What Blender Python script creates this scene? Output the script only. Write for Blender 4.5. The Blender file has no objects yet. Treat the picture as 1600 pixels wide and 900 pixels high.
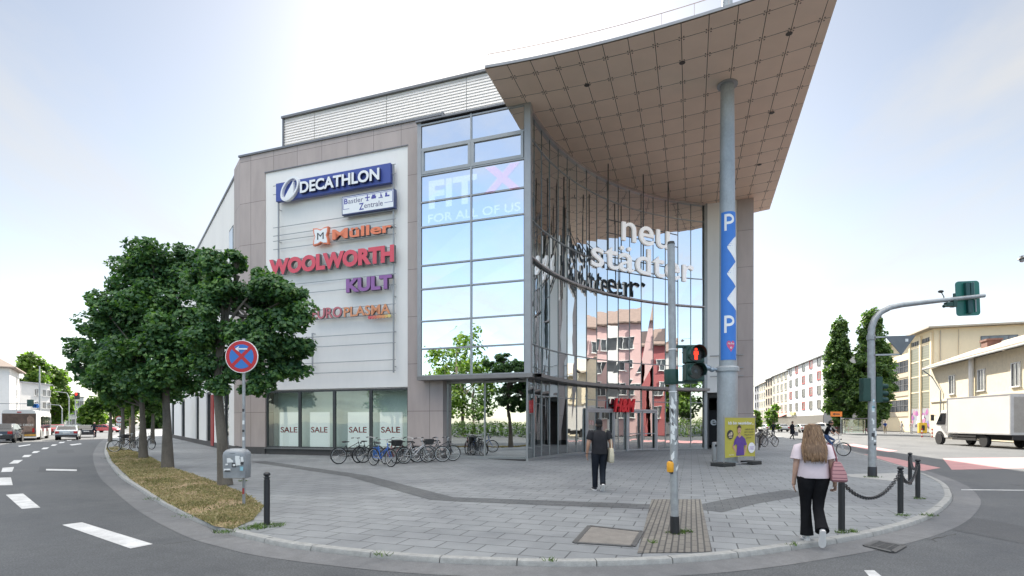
import bpy, bmesh, math, random
from mathutils import Vector, Matrix, noise as mnoise
R = math.radians
sc = bpy.context.scene
COL = sc.collection
random.seed(11)

# ------------------------------------------------------------------ camera, sky, sun, exposure
F, CX, HY, H = 820.0, 800.0, 660.0, 1.7      # focal length / principal column / horizon row of the photo (1600 px wide), eye height
cam_d = bpy.data.cameras.new('camera')
cam = bpy.data.objects.new('camera', cam_d); COL.objects.link(cam)
cam.location = (0, 0, H); cam.rotation_euler = (R(90), 0, 0)
cam_d.sensor_width = 36; cam_d.lens = 36 * F / 1600
cam_d.shift_x = 0.0; cam_d.shift_y = (HY - 450) / 1600
cam_d.clip_start = 0.1; cam_d.clip_end = 5000
sc.camera = cam
SUN_AZ, SUN_EL = -2.0, 37.0
world = bpy.data.worlds.new('World'); sc.world = world; world.use_nodes = True
sun_d = bpy.data.lights.new('sun', 'SUN'); sun = bpy.data.objects.new('sun', sun_d); COL.objects.link(sun)
sun_d.energy = 4.6; sun_d.angle = R(0.53); sun_d.color = (1.0, 0.93, 0.82)
_s = Vector((math.sin(R(SUN_AZ)) * math.cos(R(SUN_EL)), math.cos(R(SUN_AZ)) * math.cos(R(SUN_EL)), math.sin(R(SUN_EL))))
sun.rotation_euler = (-_s).to_track_quat('-Z', 'Y').to_euler(); sun.location = (0, 0, 60)
vs = sc.view_settings
vs.view_transform = 'Standard'; vs.look = 'None'; vs.gamma = 1.0; vs.use_curve_mapping = False
vs.exposure = 1.58
sc.cycles.max_bounces = 8; sc.cycles.transparent_max_bounces = 12; sc.cycles.use_denoising = True
sc.cycles.caustics_reflective = False; sc.cycles.caustics_refractive = False
sc.cycles.sample_clamp_indirect = 6.0

def node(nt, typ, props=None, ins=None):
    n = nt.nodes.new(typ)
    for k, v in (props or {}).items(): setattr(n, k, v)
    for k, v in (ins or {}).items():
        sk = n.inputs[k]
        if isinstance(v, bpy.types.NodeSocket): nt.links.new(v, sk)
        elif isinstance(v, (tuple, list)) and len(v) == 3 and sk.type == 'RGBA': sk.default_value = (*v, 1)
        else: sk.default_value = v
    return n
def mth(nt, op, a, b=0.5, c=0.5, clamp=False):
    n = node(nt, 'ShaderNodeMath', {'operation': op, 'use_clamp': clamp}, {0: a, 1: b, 2: c}); return n.outputs[0]
def ramp(nt, fac, stops):
    n = node(nt, 'ShaderNodeValToRGB', None, {0: fac}); el = n.color_ramp.elements
    while len(el) < len(stops): el.new(0.5)
    for e, (p, c) in zip(el, stops): e.position = p; e.color = (*c, 1) if len(c) == 3 else c
    return n.outputs[0]
def mixc(nt, fac, a, b, mode='MIX'):
    n = node(nt, 'ShaderNodeMix', {'data_type': 'RGBA', 'blend_type': mode}, {0: fac, 6: a, 7: b}); return n.outputs[2]
def noise(nt, vec, scale, detail=5, rough=0.55, dist=0.0):
    return node(nt, 'ShaderNodeTexNoise', None, {'Vector': vec, 'Scale': scale, 'Detail': detail, 'Roughness': rough, 'Distortion': dist}).outputs[0]

# sky: Nishita with thin drifting cloud mixed in by direction
wt = world.node_tree; wt.nodes.clear()
sky = node(wt, 'ShaderNodeTexSky', {'sky_type': 'NISHITA', 'sun_disc': False, 'sun_elevation': R(SUN_EL), 'sun_rotation': R(SUN_AZ),
                                    'air_density': 1.0, 'dust_density': 0.5, 'ozone_density': 1.3, 'altitude': 100})
wtc = node(wt, 'ShaderNodeTexCoord')
sep = node(wt, 'ShaderNodeSeparateXYZ', None, {0: wtc.outputs['Generated']})
zz = mth(wt, 'MAXIMUM', mth(wt, 'ADD', sep.outputs[2], 0.12), 0.05)
cv = node(wt, 'ShaderNodeCombineXYZ', None, {0: mth(wt, 'DIVIDE', sep.outputs[0], zz), 1: mth(wt, 'DIVIDE', sep.outputs[1], zz), 2: 0.0})
cmap = node(wt, 'ShaderNodeMapping', None, {'Vector': cv.outputs[0], 'Rotation': (0, 0, R(35)), 'Scale': (0.9, 0.42, 1), 'Location': (3.1, 1.4, 0)})
cn = noise(wt, cmap.outputs[0], 1.25, 9, 0.58, 0.4)
back = node(wt, 'ShaderNodeMapRange', {'interpolation_type': 'SMOOTHSTEP'}, {0: mth(wt, 'SUBTRACT', sep.outputs[2], mth(wt, 'MULTIPLY', sep.outputs[1], .12)), 1: .56, 2: .86, 3: 0., 4: 1.}).outputs[0]   # bright cloud bank added high overhead, out of view, to light ground and facades
thr = mth(wt, 'ADD', cn, mth(wt, 'MULTIPLY', back, .16))
cfac = ramp(wt, thr, [(0.47, (0, 0, 0)), (0.70, (1, 1, 1))])
ccol = mixc(wt, back, (2.25, 2.18, 2.06), (14.2, 13.6, 12.6))
rear = node(wt, 'ShaderNodeMapRange', {'interpolation_type': 'SMOOTHSTEP'}, {0: sep.outputs[1], 1: .55, 2: -.35, 3: 0., 4: 1.}).outputs[0]
dim = mixc(wt, rear, (.54, .535, .515), (.88, .88, .88))
skyd = mixc(wt, 1.0, sky.outputs[0], dim, 'MULTIPLY')
bw = node(wt, 'ShaderNodeRGBToBW', None, {0: skyd})
skyh = mixc(wt, mth(wt, 'SUBTRACT', .46, mth(wt, 'MULTIPLY', rear, .34)), skyd, mixc(wt, 1.0, bw.outputs[0], (1.05, 1.0, .92), 'MULTIPLY'))        # summer haze takes the colour out of the blue towards the sun
skyc = mixc(wt, mth(wt, 'MULTIPLY', cfac, mth(wt, 'ADD', mth(wt, 'MULTIPLY', back, .10), .66)), skyh, ccol)
bg = node(wt, 'ShaderNodeBackground', None, {'Color': skyc, 'Strength': 0.13})
node(wt, 'ShaderNodeOutputWorld', None, {0: bg.outputs[0]})

# ------------------------------------------------------------------ photo pixel -> world helpers
def gp(px, py, z=0.0):
    d = F * (H - z) / (py - HY); return Vector(((px - CX) / F * d, d, z))
def dp(px, d, z=0.0): return Vector(((px - CX) / F * d, d, z))
def zat(py, d): return H + (HY - py) / F * d

# ------------------------------------------------------------------ materials
MATS = {}
def newmat(name):
    m = bpy.data.materials.new(name); m.use_nodes = True; nt = m.node_tree; nt.nodes.clear()
    out = node(nt, 'ShaderNodeOutputMaterial'); return m, nt, out
def mul(c, k): return tuple(min(1, x * k) for x in c)
def mat(name, col=(.5, .5, .5), rough=.6, metal=0., var=.12, scale=3., bump=0., bscale=40., spec=.5, coat=0., emit=0., stretch=(1, 1, 1), rvar=.1):
    if name in MATS: return MATS[name]
    m, nt, out = newmat(name)
    tc = node(nt, 'ShaderNodeTexCoord')
    mp = node(nt, 'ShaderNodeMapping', None, {'Vector': tc.outputs['Object'], 'Scale': stretch})
    v = mp.outputs[0]
    n1 = noise(nt, v, scale, 6, .6); n2 = noise(nt, v, scale * 11, 3)
    f = mth(nt, 'ADD', mth(nt, 'MULTIPLY', n1, .7), mth(nt, 'MULTIPLY', n2, .3))
    c = ramp(nt, f, [(.33, mul(col, 1 - var)), (.67, mul(col, 1 + var))])
    b = node(nt, 'ShaderNodeBsdfPrincipled', None, {'Base Color': c, 'Metallic': metal, 'Specular IOR Level': spec, 'Coat Weight': coat, 'Coat Roughness': .08})
    r = mth(nt, 'ADD', rough - rvar * .5, mth(nt, 'MULTIPLY', n1, rvar), clamp=True)
    nt.links.new(r, b.inputs['Roughness'])
    if bump:
        bn = noise(nt, v, bscale, 4)
        bp = node(nt, 'ShaderNodeBump', None, {'Strength': bump, 'Distance': .01, 'Height': bn}); nt.links.new(bp.outputs[0], b.inputs['Normal'])
    if emit:
        b.inputs['Emission Color'].default_value = (*col, 1); b.inputs['Emission Strength'].default_value = emit
    nt.links.new(b.outputs[0], out.inputs[0]); MATS[name] = m; return m

def lines(nt, x, period, width, off=0.0):
    t = mth(nt, 'FRACT', mth(nt, 'DIVIDE', mth(nt, 'ADD', x, off), period))
    return mth(nt, 'LESS_THAN', t, width / period)
def mat_panel(name, col, jc, ax, periods, width, var=.06, rough=.5, offs=(0, 0), spec=.4):
    """cladding boards with open joints: grid in the object's own axes"""
    m, nt, out = newmat(name)
    tc = node(nt, 'ShaderNodeTexCoord'); s = node(nt, 'ShaderNodeSeparateXYZ', None, {0: tc.outputs['Object']})
    a = s.outputs[ax[0]]; b_ = s.outputs[ax[1]]
    l = mth(nt, 'MAXIMUM', lines(nt, a, periods[0], width, offs[0]), lines(nt, b_, periods[1], width, offs[1]))
    ia = mth(nt, 'FLOOR', mth(nt, 'DIVIDE', mth(nt, 'ADD', a, offs[0]), periods[0])); ib = mth(nt, 'FLOOR', mth(nt, 'DIVIDE', mth(nt, 'ADD', b_, offs[1]), periods[1]))
    wn = node(nt, 'ShaderNodeTexWhiteNoise', {'noise_dimensions': '2D'}, {0: node(nt, 'ShaderNodeCombineXYZ', None, {0: ia, 1: ib}).outputs[0]})
    cell = ramp(nt, wn.outputs[0], [(0, mul(col, 1 - var)), (1, mul(col, 1 + var))])
    dirt = noise(nt, node(nt, 'ShaderNodeMapping', None, {'Vector': tc.outputs['Object'], 'Scale': (1, 1, .25)}).outputs[0], 2.2, 6)
    cell = mixc(nt, 1.0, cell, ramp(nt, dirt, [(.3, (.84, .84, .84)), (.7, (1, 1, 1))]), 'MULTIPLY')
    c = mixc(nt, l, cell, jc)
    b = node(nt, 'ShaderNodeBsdfPrincipled', None, {'Base Color': c, 'Roughness': rough, 'Specular IOR Level': spec})
    bp = node(nt, 'ShaderNodeBump', {'invert': True}, {'Strength': .5, 'Distance': .01, 'Height': l}); nt.links.new(bp.outputs[0], b.inputs['Normal'])
    nt.links.new(b.outputs[0], out.inputs[0]); MATS[name] = m; return m

def mat_glass(name, refl=.45, tint=(.75, .82, .8), rcol=(.92, .96, 1.0), wob=.012, wscale=.5, fres=1.45):
    m, nt, out = newmat(name)
    tc = node(nt, 'ShaderNodeTexCoord')
    nz = noise(nt, tc.outputs['Object'], wscale, 2)
    bp = node(nt, 'ShaderNodeBump', None, {'Strength': 1.0, 'Distance': wob, 'Height': nz})
    gl = node(nt, 'ShaderNodeBsdfGlossy', None, {'Color': rcol, 'Roughness': 0.0, 'Normal': bp.outputs[0]})
    tr = node(nt, 'ShaderNodeBsdfTransparent', None, {'Color': tint})
    fr = node(nt, 'ShaderNodeFresnel', None, {'IOR': fres})
    fac = mth(nt, 'ADD', mth(nt, 'MULTIPLY', fr.outputs[0], 1 - refl), refl, clamp=True)
    mx = node(nt, 'ShaderNodeMixShader', None, {0: fac, 1: tr.outputs[0], 2: gl.outputs[0]})
    nt.links.new(mx.outputs[0], out.inputs[0]); MATS[name] = m; return m

def mat_leaf(name, cols, trans=.35):
    m, nt, out = newmat(name)
    g = node(nt, 'ShaderNodeNewGeometry')
    c = ramp(nt, g.outputs['Random Per Island'], [(i / (len(cols) - 1), c) for i, c in enumerate(cols)])
    tc = node(nt, 'ShaderNodeTexCoord'); nz = noise(nt, tc.outputs['Object'], .9, 3)
    c = mixc(nt, 1.0, c, ramp(nt, nz, [(.3, (.58, .64, .62)), (.7, (1.4, 1.3, 1.05))]), 'MULTIPLY')
    b = node(nt, 'ShaderNodeBsdfPrincipled', None, {'Base Color': c, 'Roughness': .5, 'Specular IOR Level': .35})
    t = node(nt, 'ShaderNodeBsdfTranslucent', None, {'Color': mixc(nt, 1.0, c, (1.5, 1.7, .6), 'MULTIPLY')})
    mx = node(nt, 'ShaderNodeMixShader', None, {0: trans, 1: b.outputs[0], 2: t.outputs[0]})
    nt.links.new(mx.outputs[0], out.inputs[0]); MATS[name] = m; return m

def mat_vinyl(name, col, k):          # translucent film: what is mirrored stays, plus a milky scatter
    m, nt, out = newmat(name)
    d = node(nt, 'ShaderNodeBsdfDiffuse', None, {'Color': mul(col, k)}); t = node(nt, 'ShaderNodeBsdfTransparent', None, {'Color': (1 - k * .35 * (1 - col[0]), 1 - k * .35 * (1 - col[1]), 1 - k * .35 * (1 - col[2]))})
    ad = node(nt, 'ShaderNodeAddShader', None, {0: d.outputs[0], 1: t.outputs[0]}); nt.links.new(ad.outputs[0], out.inputs[0]); return m

# ------------------------------------------------------------------ mesh builder
class MB:
    def __init__(s): s.v = []; s.f = []; s.mi = []; s.cur = 0
    def add(s, vs_, fs, M=None):
        o = len(s.v)
        s.v += [(M @ Vector(p)) if M is not None else Vector(p) for p in vs_]
        s.f += [tuple(i + o for i in f) for f in fs]; s.mi += [s.cur] * len(fs); return s
    def box(s, c, size, rz=0., M=None):
        x, y, z = size[0] / 2, size[1] / 2, size[2] / 2
        vv = [(-x, -y, -z), (x, -y, -z), (x, y, -z), (-x, y, -z), (-x, -y, z), (x, -y, z), (x, y, z), (-x, y, z)]
        ff = [(0, 3, 2, 1), (4, 5, 6, 7), (0, 1, 5, 4), (1, 2, 6, 5), (2, 3, 7, 6), (3, 0, 4, 7)]
        T = Matrix.Translation(c) @ Matrix.Rotation(rz, 4, 'Z')
        return s.add(vv, ff, (M @ T) if M is not None else T)
    def b2(s, x0, x1, y0, y1, z0, z1): return s.box(((x0 + x1) / 2, (y0 + y1) / 2, (z0 + z1) / 2), (abs(x1 - x0), abs(y1 - y0), abs(z1 - z0)))
    def beam(s, p0, p1, w, h, up=(0, 0, 1)):
        p0, p1 = Vector(p0), Vector(p1); d = p1 - p0; L = d.length
        if L < 1e-6: return s
        x = d / L; u = Vector(up)
        if abs(x.dot(u)) > .99: u = Vector((0, 1, 0))
        y = u.cross(x).normalized(); z = x.cross(y)
        M = Matrix(((x.x, y.x, z.x, (p0.x + p1.x) / 2), (x.y, y.y, z.y, (p0.y + p1.y) / 2), (x.z, y.z, z.z, (p0.z + p1.z) / 2), (0, 0, 0, 1)))
        return s.box((0, 0, 0), (L, w, h), 0, M)
    def tube(s, pts, r, n=8, caps=True):
        pts = [Vector(p) for p in pts]; rs = r if isinstance(r, (list, tuple)) else [r] * len(pts)
        t0 = (pts[1] - pts[0]).normalized(); u = Vector((0, 0, 1)) if abs(t0.z) < .9 else Vector((1, 0, 0))
        u = (u - t0 * u.dot(t0)).normalized(); o = len(s.v); k = len(pts)
        for i, p in enumerate(pts):
            t = (pts[min(i + 1, k - 1)] - pts[max(i - 1, 0)]).normalized()
            u = (u - t * u.dot(t)); u = u.normalized() if u.length > 1e-6 else t.orthogonal().normalized(); w = t.cross(u)
            for j in range(n):
                a = 2 * math.pi * j / n; s.v.append(p + (u * math.cos(a) + w * math.sin(a)) * rs[i])
        for i in range(k - 1):
            for j in range(n):
                a = o + i * n + j; b = o + i * n + (j + 1) % n; s.f.append((a, b, b + n, a + n)); s.mi.append(s.cur)
        if caps:
            s.f.append(tuple(o + j for j in reversed(range(n)))); s.f.append(tuple(o + (k - 1) * n + j for j in range(n))); s.mi += [s.cur] * 2
        return s
    def cyl(s, p0, p1, r0, r1=None, n=12): return s.tube([p0, p1], [r0, r0 if r1 is None else r1], n)
    def lathe(s, prof, n=16, org=(0, 0, 0), caps=True):
        o = len(s.v); org = Vector(org)
        for r, z in prof:
            for j in range(n):
                a = 2 * math.pi * j / n; s.v.append(org + Vector((r * math.cos(a), r * math.sin(a), z)))
        for i in range(len(prof) - 1):
            for j in range(n):
                a = o + i * n + j; b = o + i * n + (j + 1) % n; s.f.append((a, b, b + n, a + n)); s.mi.append(s.cur)
        if caps:
            s.f.append(tuple(o + j for j in reversed(range(n)))); s.f.append(tuple(o + (len(prof) - 1) * n + j for j in range(n))); s.mi += [s.cur] * 2
        return s
    def ball(s, c, rad, n=12, m=8, M=None):
        if not isinstance(rad, (tuple, list)): rad = (rad,) * 3
        prof = [(math.sin(math.pi * i / m), -math.cos(math.pi * i / m)) for i in range(m + 1)]; prof[0] = (.001, -1); prof[-1] = (.001, 1)
        t = MB(); t.lathe(prof, n)
        T = Matrix.Translation(c) @ (M if M is not None else Matrix()) @ Matrix.Diagonal((*rad, 1)); return s.add(t.v, t.f, T)
    def ring(s, c, ax, Rr, r, n=24, m=6):
        ax = Vector(ax).normalized(); u = ax.orthogonal().normalized(); w = ax.cross(u); c = Vector(c); o = len(s.v)
        for i in range(n):
            a = 2 * math.pi * i / n; d = u * math.cos(a) + w * math.sin(a)
            for j in range(m):
                b = 2 * math.pi * j / m; s.v.append(c + d * (Rr + r * math.cos(b)) + ax * (r * math.sin(b)))
        for i in range(n):
            for j in range(m):
                s.f.append((o + i * m + j, o + ((i + 1) % n) * m + j, o + ((i + 1) % n) * m + (j + 1) % m, o + i * m + (j + 1) % m)); s.mi.append(s.cur)
        return s
    def prism(s, poly, M, depth):
        """polygon in the XY of M, extruded along M's z by depth"""
        n = len(poly); a = sum(poly[i][0] * poly[(i + 1) % n][1] - poly[(i + 1) % n][0] * poly[i][1] for i in range(n))
        if a < 0: poly = poly[::-1]
        vv = [(x, y, 0) for x, y in poly] + [(x, y, depth) for x, y in poly]
        ff = [tuple(reversed(range(n))), tuple(range(n, 2 * n))] + [(i, (i + 1) % n, n + (i + 1) % n, n + i) for i in range(n)]
        return s.add(vv, ff, M)
    def loft(s, rings, caps=True):
        o = len(s.v); n = len(rings[0])
        for r in rings: s.v += [Vector(p) for p in r]
        for i in range(len(rings) - 1):
            for j in range(n):
                a = o + i * n + j; b = o + i * n + (j + 1) % n; s.f.append((a, b, b + n, a + n)); s.mi.append(s.cur)
        if caps:
            s.f.append(tuple(o + j for j in reversed(range(n)))); s.f.append(tuple(o + (len(rings) - 1) * n + j for j in range(n))); s.mi += [s.cur] * 2
        return s
    def poly(s, pts): return s.add(pts, [tuple(range(len(pts)))])
    def build(s, name, m, parent=None, smooth=None, bevel=0., loc=None):
        me = bpy.data.meshes.new(name); me.from_pydata([tuple(p) for p in s.v], [], s.f)
        for mm in (m if isinstance(m, (list, tuple)) else [m]): me.materials.append(mm)
        if isinstance(m, (list, tuple)): me.polygons.foreach_set('material_index', s.mi)
        me.validate(); me.update()
        if smooth is not None:
            me.polygons.foreach_set('use_smooth', [True] * len(me.polygons)); me.set_sharp_from_angle(angle=R(smooth))
        o = bpy.data.objects.new(name, me); COL.objects.link(o)
        if parent is not None: o.parent = parent
        if loc is not None: o.location = loc
        if bevel:
            b = o.modifiers.new('bevel', 'BEVEL'); b.width = bevel; b.segments = 2; b.limit_method = 'ANGLE'; b.angle_limit = R(40)
        return o

def tag(o, label=None, cat=None, group=None, kind=None):
    if label: o['label'] = label
    if cat: o['category'] = cat
    if group: o['group'] = group
    if kind: o['kind'] = kind
    return o
def thing(name, label, cat, loc=(0, 0, 0), rz=0., group=None):
    o = bpy.data.objects.new(name, None); o.empty_display_size = .2; COL.objects.link(o); o.location = loc; o.rotation_euler = (0, 0, rz)
    return tag(o, label, cat, group)
def dup(root, loc, rz=0., label=None, scale=None, swap=None):
    def rec(o, par):
        c = o.copy(); COL.objects.link(c); c.parent = par
        if swap and c.type == 'MESH':
            for sl in c.material_slots:
                if sl.material and sl.material.name in swap:
                    new = swap[sl.material.name]; sl.link = 'OBJECT'; sl.material = new
        for ch in KIDS.get(o.name, [x for x in o.children]): rec(ch, c)
        return c
    r = rec(root, None); r.location = loc; r.rotation_euler = (0, 0, rz)
    if scale: r.scale = scale if isinstance(scale, (tuple, list)) else (scale,) * 3
    if label: r['label'] = label
    return r
KIDS = {}
def axes(org, x, y):
    x = Vector(x).normalized(); y = Vector(y); y = (y - x * y.dot(x)).normalized(); z = x.cross(y); o = Vector(org)
    return Matrix(((x.x, y.x, z.x, o.x), (x.y, y.y, z.y, o.y), (x.z, y.z, z.z, o.z), (0, 0, 0, 1)))

_txt = {}
def text_raw(body, offset=0., extrude=.05, shear=0., spacing=1.0, bev=0.):
    key = (body, offset, extrude, shear, spacing, bev)
    if key in _txt: return _txt[key]
    cu = bpy.data.curves.new('t', 'FONT'); cu.body = body; cu.offset = offset; cu.extrude = extrude; cu.shear = shear; cu.space_character = spacing; cu.resolution_u = 4
    cu.bevel_depth = bev
    ob = bpy.data.objects.new('t', cu); COL.objects.link(ob)
    dg = bpy.context.evaluated_depsgraph_get(); me = ob.evaluated_get(dg).to_mesh()
    vv = [v.co.copy() for v in me.vertices]; ff = [tuple(p.vertices) for p in me.polygons]
    ob.evaluated_get(dg).to_mesh_clear(); bpy.data.objects.remove(ob); bpy.data.curves.remove(cu)
    _txt[key] = (vv, ff); return vv, ff
def text(mb, body, M, x0, x1, y0, y1, depth=.1, offset=0., shear=0., spacing=1.0, keep=False, warp=None):
    """letters fitted into the box x0..x1, y0..y1 of M's plane; extruded along M's z from 0 to depth"""
    vv, ff = text_raw(body, offset, .05, shear, spacing)
    a0 = min(v.x for v in vv); a1 = max(v.x for v in vv); b0 = min(v.y for v in vv); b1 = max(v.y for v in vv)
    sx = (x1 - x0) / (a1 - a0); sy = (y1 - y0) / (b1 - b0)
    if keep: sx = sy = min(sx, sy)
    out = [Vector((x0 + (v.x - a0) * sx, y0 + (v.y - b0) * sy, (v.z + .05) / .1 * depth)) for v in vv]
    if warp: out = [warp(p) for p in out]
    return mb.add(out, ff, M)
# ================================================================== SETTING: ground, road, kerb, plaza
def catmull(pts, step):
    P = [pts[0] * 2 - pts[1]] + pts + [pts[-1] * 2 - pts[-2]]; dense = []
    for i in range(1, len(P) - 2):
        a, b, c, d = P[i - 1], P[i], P[i + 1], P[i + 2]
        for k in range(24):
            t = k / 24; dense.append(.5 * (2 * b + (c - a) * t + (2 * a - 5 * b + 4 * c - d) * t * t + (3 * b - a - 3 * c + d) * t ** 3))
    dense.append(pts[-1]); out = [dense[0]]; acc = 0
    for p, q in zip(dense, dense[1:]):
        L = (q - p).length
        while acc + L >= step:
            k = (step - acc) / L; p = p.lerp(q, k); out.append(p.copy()); L = (q - p).length; acc = 0
        acc += L
    return out
ROADZ = -.065
def mat_asphalt(name, base, speck, crack=.0):
    m, nt, out = newmat(name)
    tc = node(nt, 'ShaderNodeTexCoord'); v = tc.outputs['Object']
    fine = noise(nt, v, 46, 3, .85); mid = noise(nt, v, 6, 5); big = noise(nt, v, .35, 6, .6, .6)
    c = ramp(nt, fine, [(.3, mul(base, 1 - speck)), (.52, base), (.72, mul(base, 1 + speck * 1.7))])
    c = mixc(nt, 1., c, ramp(nt, mid, [(.3, (.86, .86, .86)), (.7, (1.08, 1.08, 1.08))]), 'MULTIPLY')
    c = mixc(nt, 1., c, ramp(nt, big, [(.35, (.70, .71, .73)), (.65, (1.2, 1.18, 1.15))]), 'MULTIPLY')
    if crack:
        dv = node(nt, 'ShaderNodeVectorMath', {'operation': 'ADD'}, {0: v, 1: node(nt, 'ShaderNodeTexNoise', None, {'Vector': v, 'Scale': .9, 'Detail': 4}).outputs['Color']})
        vo = node(nt, 'ShaderNodeTexVoronoi', {'feature': 'DISTANCE_TO_EDGE'}, {'Vector': dv.outputs[0], 'Scale': .16})
        msk = mth(nt, 'MULTIPLY', mth(nt, 'LESS_THAN', vo.outputs[0], .0022), mth(nt, 'GREATER_THAN', noise(nt, v, .25, 2), .5))
        c = mixc(nt, mth(nt, 'MULTIPLY', msk, crack), c, (.02, .02, .02))
    b = node(nt, 'ShaderNodeBsdfPrincipled', None, {'Base Color': c, 'Roughness': ramp(nt, big, [(.3, (.62,) * 3), (.7, (.8,) * 3)]), 'Specular IOR Level': .5})
    bp = node(nt, 'ShaderNodeBump', None, {'Strength': .55, 'Distance': .006, 'Height': fine}); nt.links.new(bp.outputs[0], b.inputs['Normal'])
    nt.links.new(b.outputs[0], out.inputs[0]); return m
M_asph = mat_asphalt('asphalt', (.076, .082, .089), .62, .9)
M_gutter = mat_asphalt('gutter_concrete', (.135, .14, .148), .16, .3)
def mat_paving(name, c1, c2, mort, rz, bw, rh, ms, sc_off=(0, 0, 0), squash=1.0):
    m, nt, out = newmat(name)
    tc = node(nt, 'ShaderNodeTexCoord')
    mp = node(nt, 'ShaderNodeMapping', None, {'Vector': tc.outputs['Object'], 'Rotation': (0, 0, rz), 'Location': sc_off})
    br = node(nt, 'ShaderNodeTexBrick', {'offset': .5}, {'Vector': mp.outputs[0], 'Color1': c1, 'Color2': c2, 'Mortar': mort, 'Scale': 1.0, 'Mortar Size': ms, 'Mortar Smooth': .2, 'Bias': 0., 'Brick Width': bw, 'Row Height': rh})
    v = tc.outputs['Object']
    fine = noise(nt, v, 130, 2, .8); mid = noise(nt, v, 2.4, 5); big = noise(nt, v, .3, 5, .6, .5)
    c = mixc(nt, 1., br.outputs[0], ramp(nt, fine, [(.3, (.82, .82, .82)), (.7, (1.12, 1.12, 1.12))]), 'MULTIPLY')
    c = mixc(nt, 1., c, ramp(nt, mid, [(.3, (.86, .86, .86)), (.7, (1.08, 1.08, 1.08))]), 'MULTIPLY')
    c = mixc(nt, 1., c, ramp(nt, big, [(.35, (.78, .78, .79)), (.65, (1.12, 1.12, 1.1))]), 'MULTIPLY')
    spots = node(nt, 'ShaderNodeTexVoronoi', None, {'Vector': v, 'Scale': 4.2}).outputs[0]
    sm = mth(nt, 'MULTIPLY', mth(nt, 'LESS_THAN', spots, .055), mth(nt, 'GREATER_THAN', noise(nt, v, 1.1, 1), .52))
    c = mixc(nt, mth(nt, 'MULTIPLY', sm, .55), c, (.05, .05, .05))
    b = node(nt, 'ShaderNodeBsdfPrincipled', None, {'Base Color': c, 'Roughness': ramp(nt, mid, [(.3, (.55,) * 3), (.7, (.72,) * 3)]), 'Specular IOR Level': .4})
    hh = mth(nt, 'ADD', mth(nt, 'MULTIPLY', br.outputs[1], -1.0), mth(nt, 'MULTIPLY', fine, .15))
    bp = node(nt, 'ShaderNodeBump', None, {'Strength': .6, 'Distance': .008, 'Height': hh}); nt.links.new(bp.outputs[0], b.inputs['Normal'])
    nt.links.new(b.outputs[0], out.inputs[0]); return m
TH = math.atan2(.3232, .9463)          # the shopping centre's front runs this much off the picture plane
M_pave = mat_paving('plaza_slabs', (.225, .239, .252), (.197, .210, .222), (.075, .08, .085), TH, .6, .4, .010)
M_dark = mat_paving('dark_slabs', (.105, .112, .118), (.088, .094, .099), (.05, .05, .055), TH, .3, .2, .008)
M_tact = mat_paving('tactile_slabs', (.2, .188, .168), (.17, .16, .145), (.07, .068, .065), TH + R(90), .3, .085, .012)
M_kerb = mat('kerb_granite', (.27, .275, .27), .8, var=.22, scale=9, bump=.4, bscale=120)
M_soil = mat('dry_soil', (.27, .20, .12), .95, var=.35, scale=2.5, bump=.6, bscale=60)
M_white = mat('road_paint', (.50, .51, .515), .7, var=.26, scale=3.5, bump=.25, bscale=90)
M_pink = mat('cycle_lane_paint', (.42, .22, .22), .75, var=.16, scale=2.2, bump=.3, bscale=90)
M_land = mat('land', (.13, .13, .12), .95, var=.2, scale=.05)

tag(MB().poly([(-1500, -900, ROADZ - .05), (1500, -900, ROADZ - .05), (1500, 2500, ROADZ - .05), (-1500, 2500, ROADZ - .05)]).build('ground', M_land), kind='structure')
tag(MB().poly([(-190, -120, ROADZ), (260, -120, ROADZ), (260, 330, ROADZ), (-190, 330, ROADZ)]).build('road', M_asph), kind='structure')
kp = [(240, 672), (200, 676.5), (180, 682), (168, 690), (163, 702), (164.5, 715), (182, 741), (213, 764), (262, 795), (338, 829), (400, 846), (460, 858), (600, 874), (720, 882), (860, 886), (1000, 884), (1130, 875), (1250, 859), (1350, 842), (1420, 824), (1462, 806), (1485, 787), (1488, 774), (1475, 757), (1440, 741), (1390, 725), (1320, 704), (1250, 689), (1203, 680)]
kpts = [gp(x, y, ROADZ) for x, y in kp]; kpts = [Vector((p.x, p.y, 0)) for p in kpts]
kline = catmull(kpts, .14)
def offs(line, d):
    out = []
    for i, p in enumerate(line):
        t = (line[min(i + 1, len(line) - 1)] - line[max(i - 1, 0)]).normalized(); out.append(p + Vector((-t.y, t.x, 0)) * d)
    return out
KW = .15
kin = offs(kline, KW); kgut = offs(kline, -.48); kgut0 = offs(kline, -.004)
# kerb: separate stones about a metre long, with open joints and a rounded arris
mb = MB(); n = 7
for i in range(0, len(kline) - n, n):
    a = [kline[i + j] for j in range(n + 1)]; b = [kin[i + j] for j in range(n + 1)]
    a[0] = a[0].lerp(a[1], .045); a[-1] = a[-1].lerp(a[-2], .045); b[0] = b[0].lerp(b[1], .045); b[-1] = b[-1].lerp(b[-2], .045)
    dz = random.uniform(-.004, .004)
    rings = []
    for p, q in zip(a, b):
        w = (q - p)
        rings.append([p + Vector((0, 0, ROADZ - .03)), p + w * .08 + Vector((0, 0, -.022 + dz)), p + w * .17 + Vector((0, 0, .002 + dz)), p + w * .3 + Vector((0, 0, .006 + dz)), q + Vector((0, 0, .005 + dz)), q + Vector((0, 0, ROADZ - .03))])
    mb.loft([r[::-1] for r in rings])
tag(mb.build('kerb', M_kerb, smooth=35), kind='structure')
mb = MB()
for i in range(len(kline) - 1):
    mb.add([(kgut[i].x, kgut[i].y, ROADZ + .004), (kgut[i + 1].x, kgut[i + 1].y, ROADZ + .004), (kgut0[i + 1].x, kgut0[i + 1].y, ROADZ + .006), (kgut0[i].x, kgut0[i].y, ROADZ + .006)], [(0, 1, 2, 3)])
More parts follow.
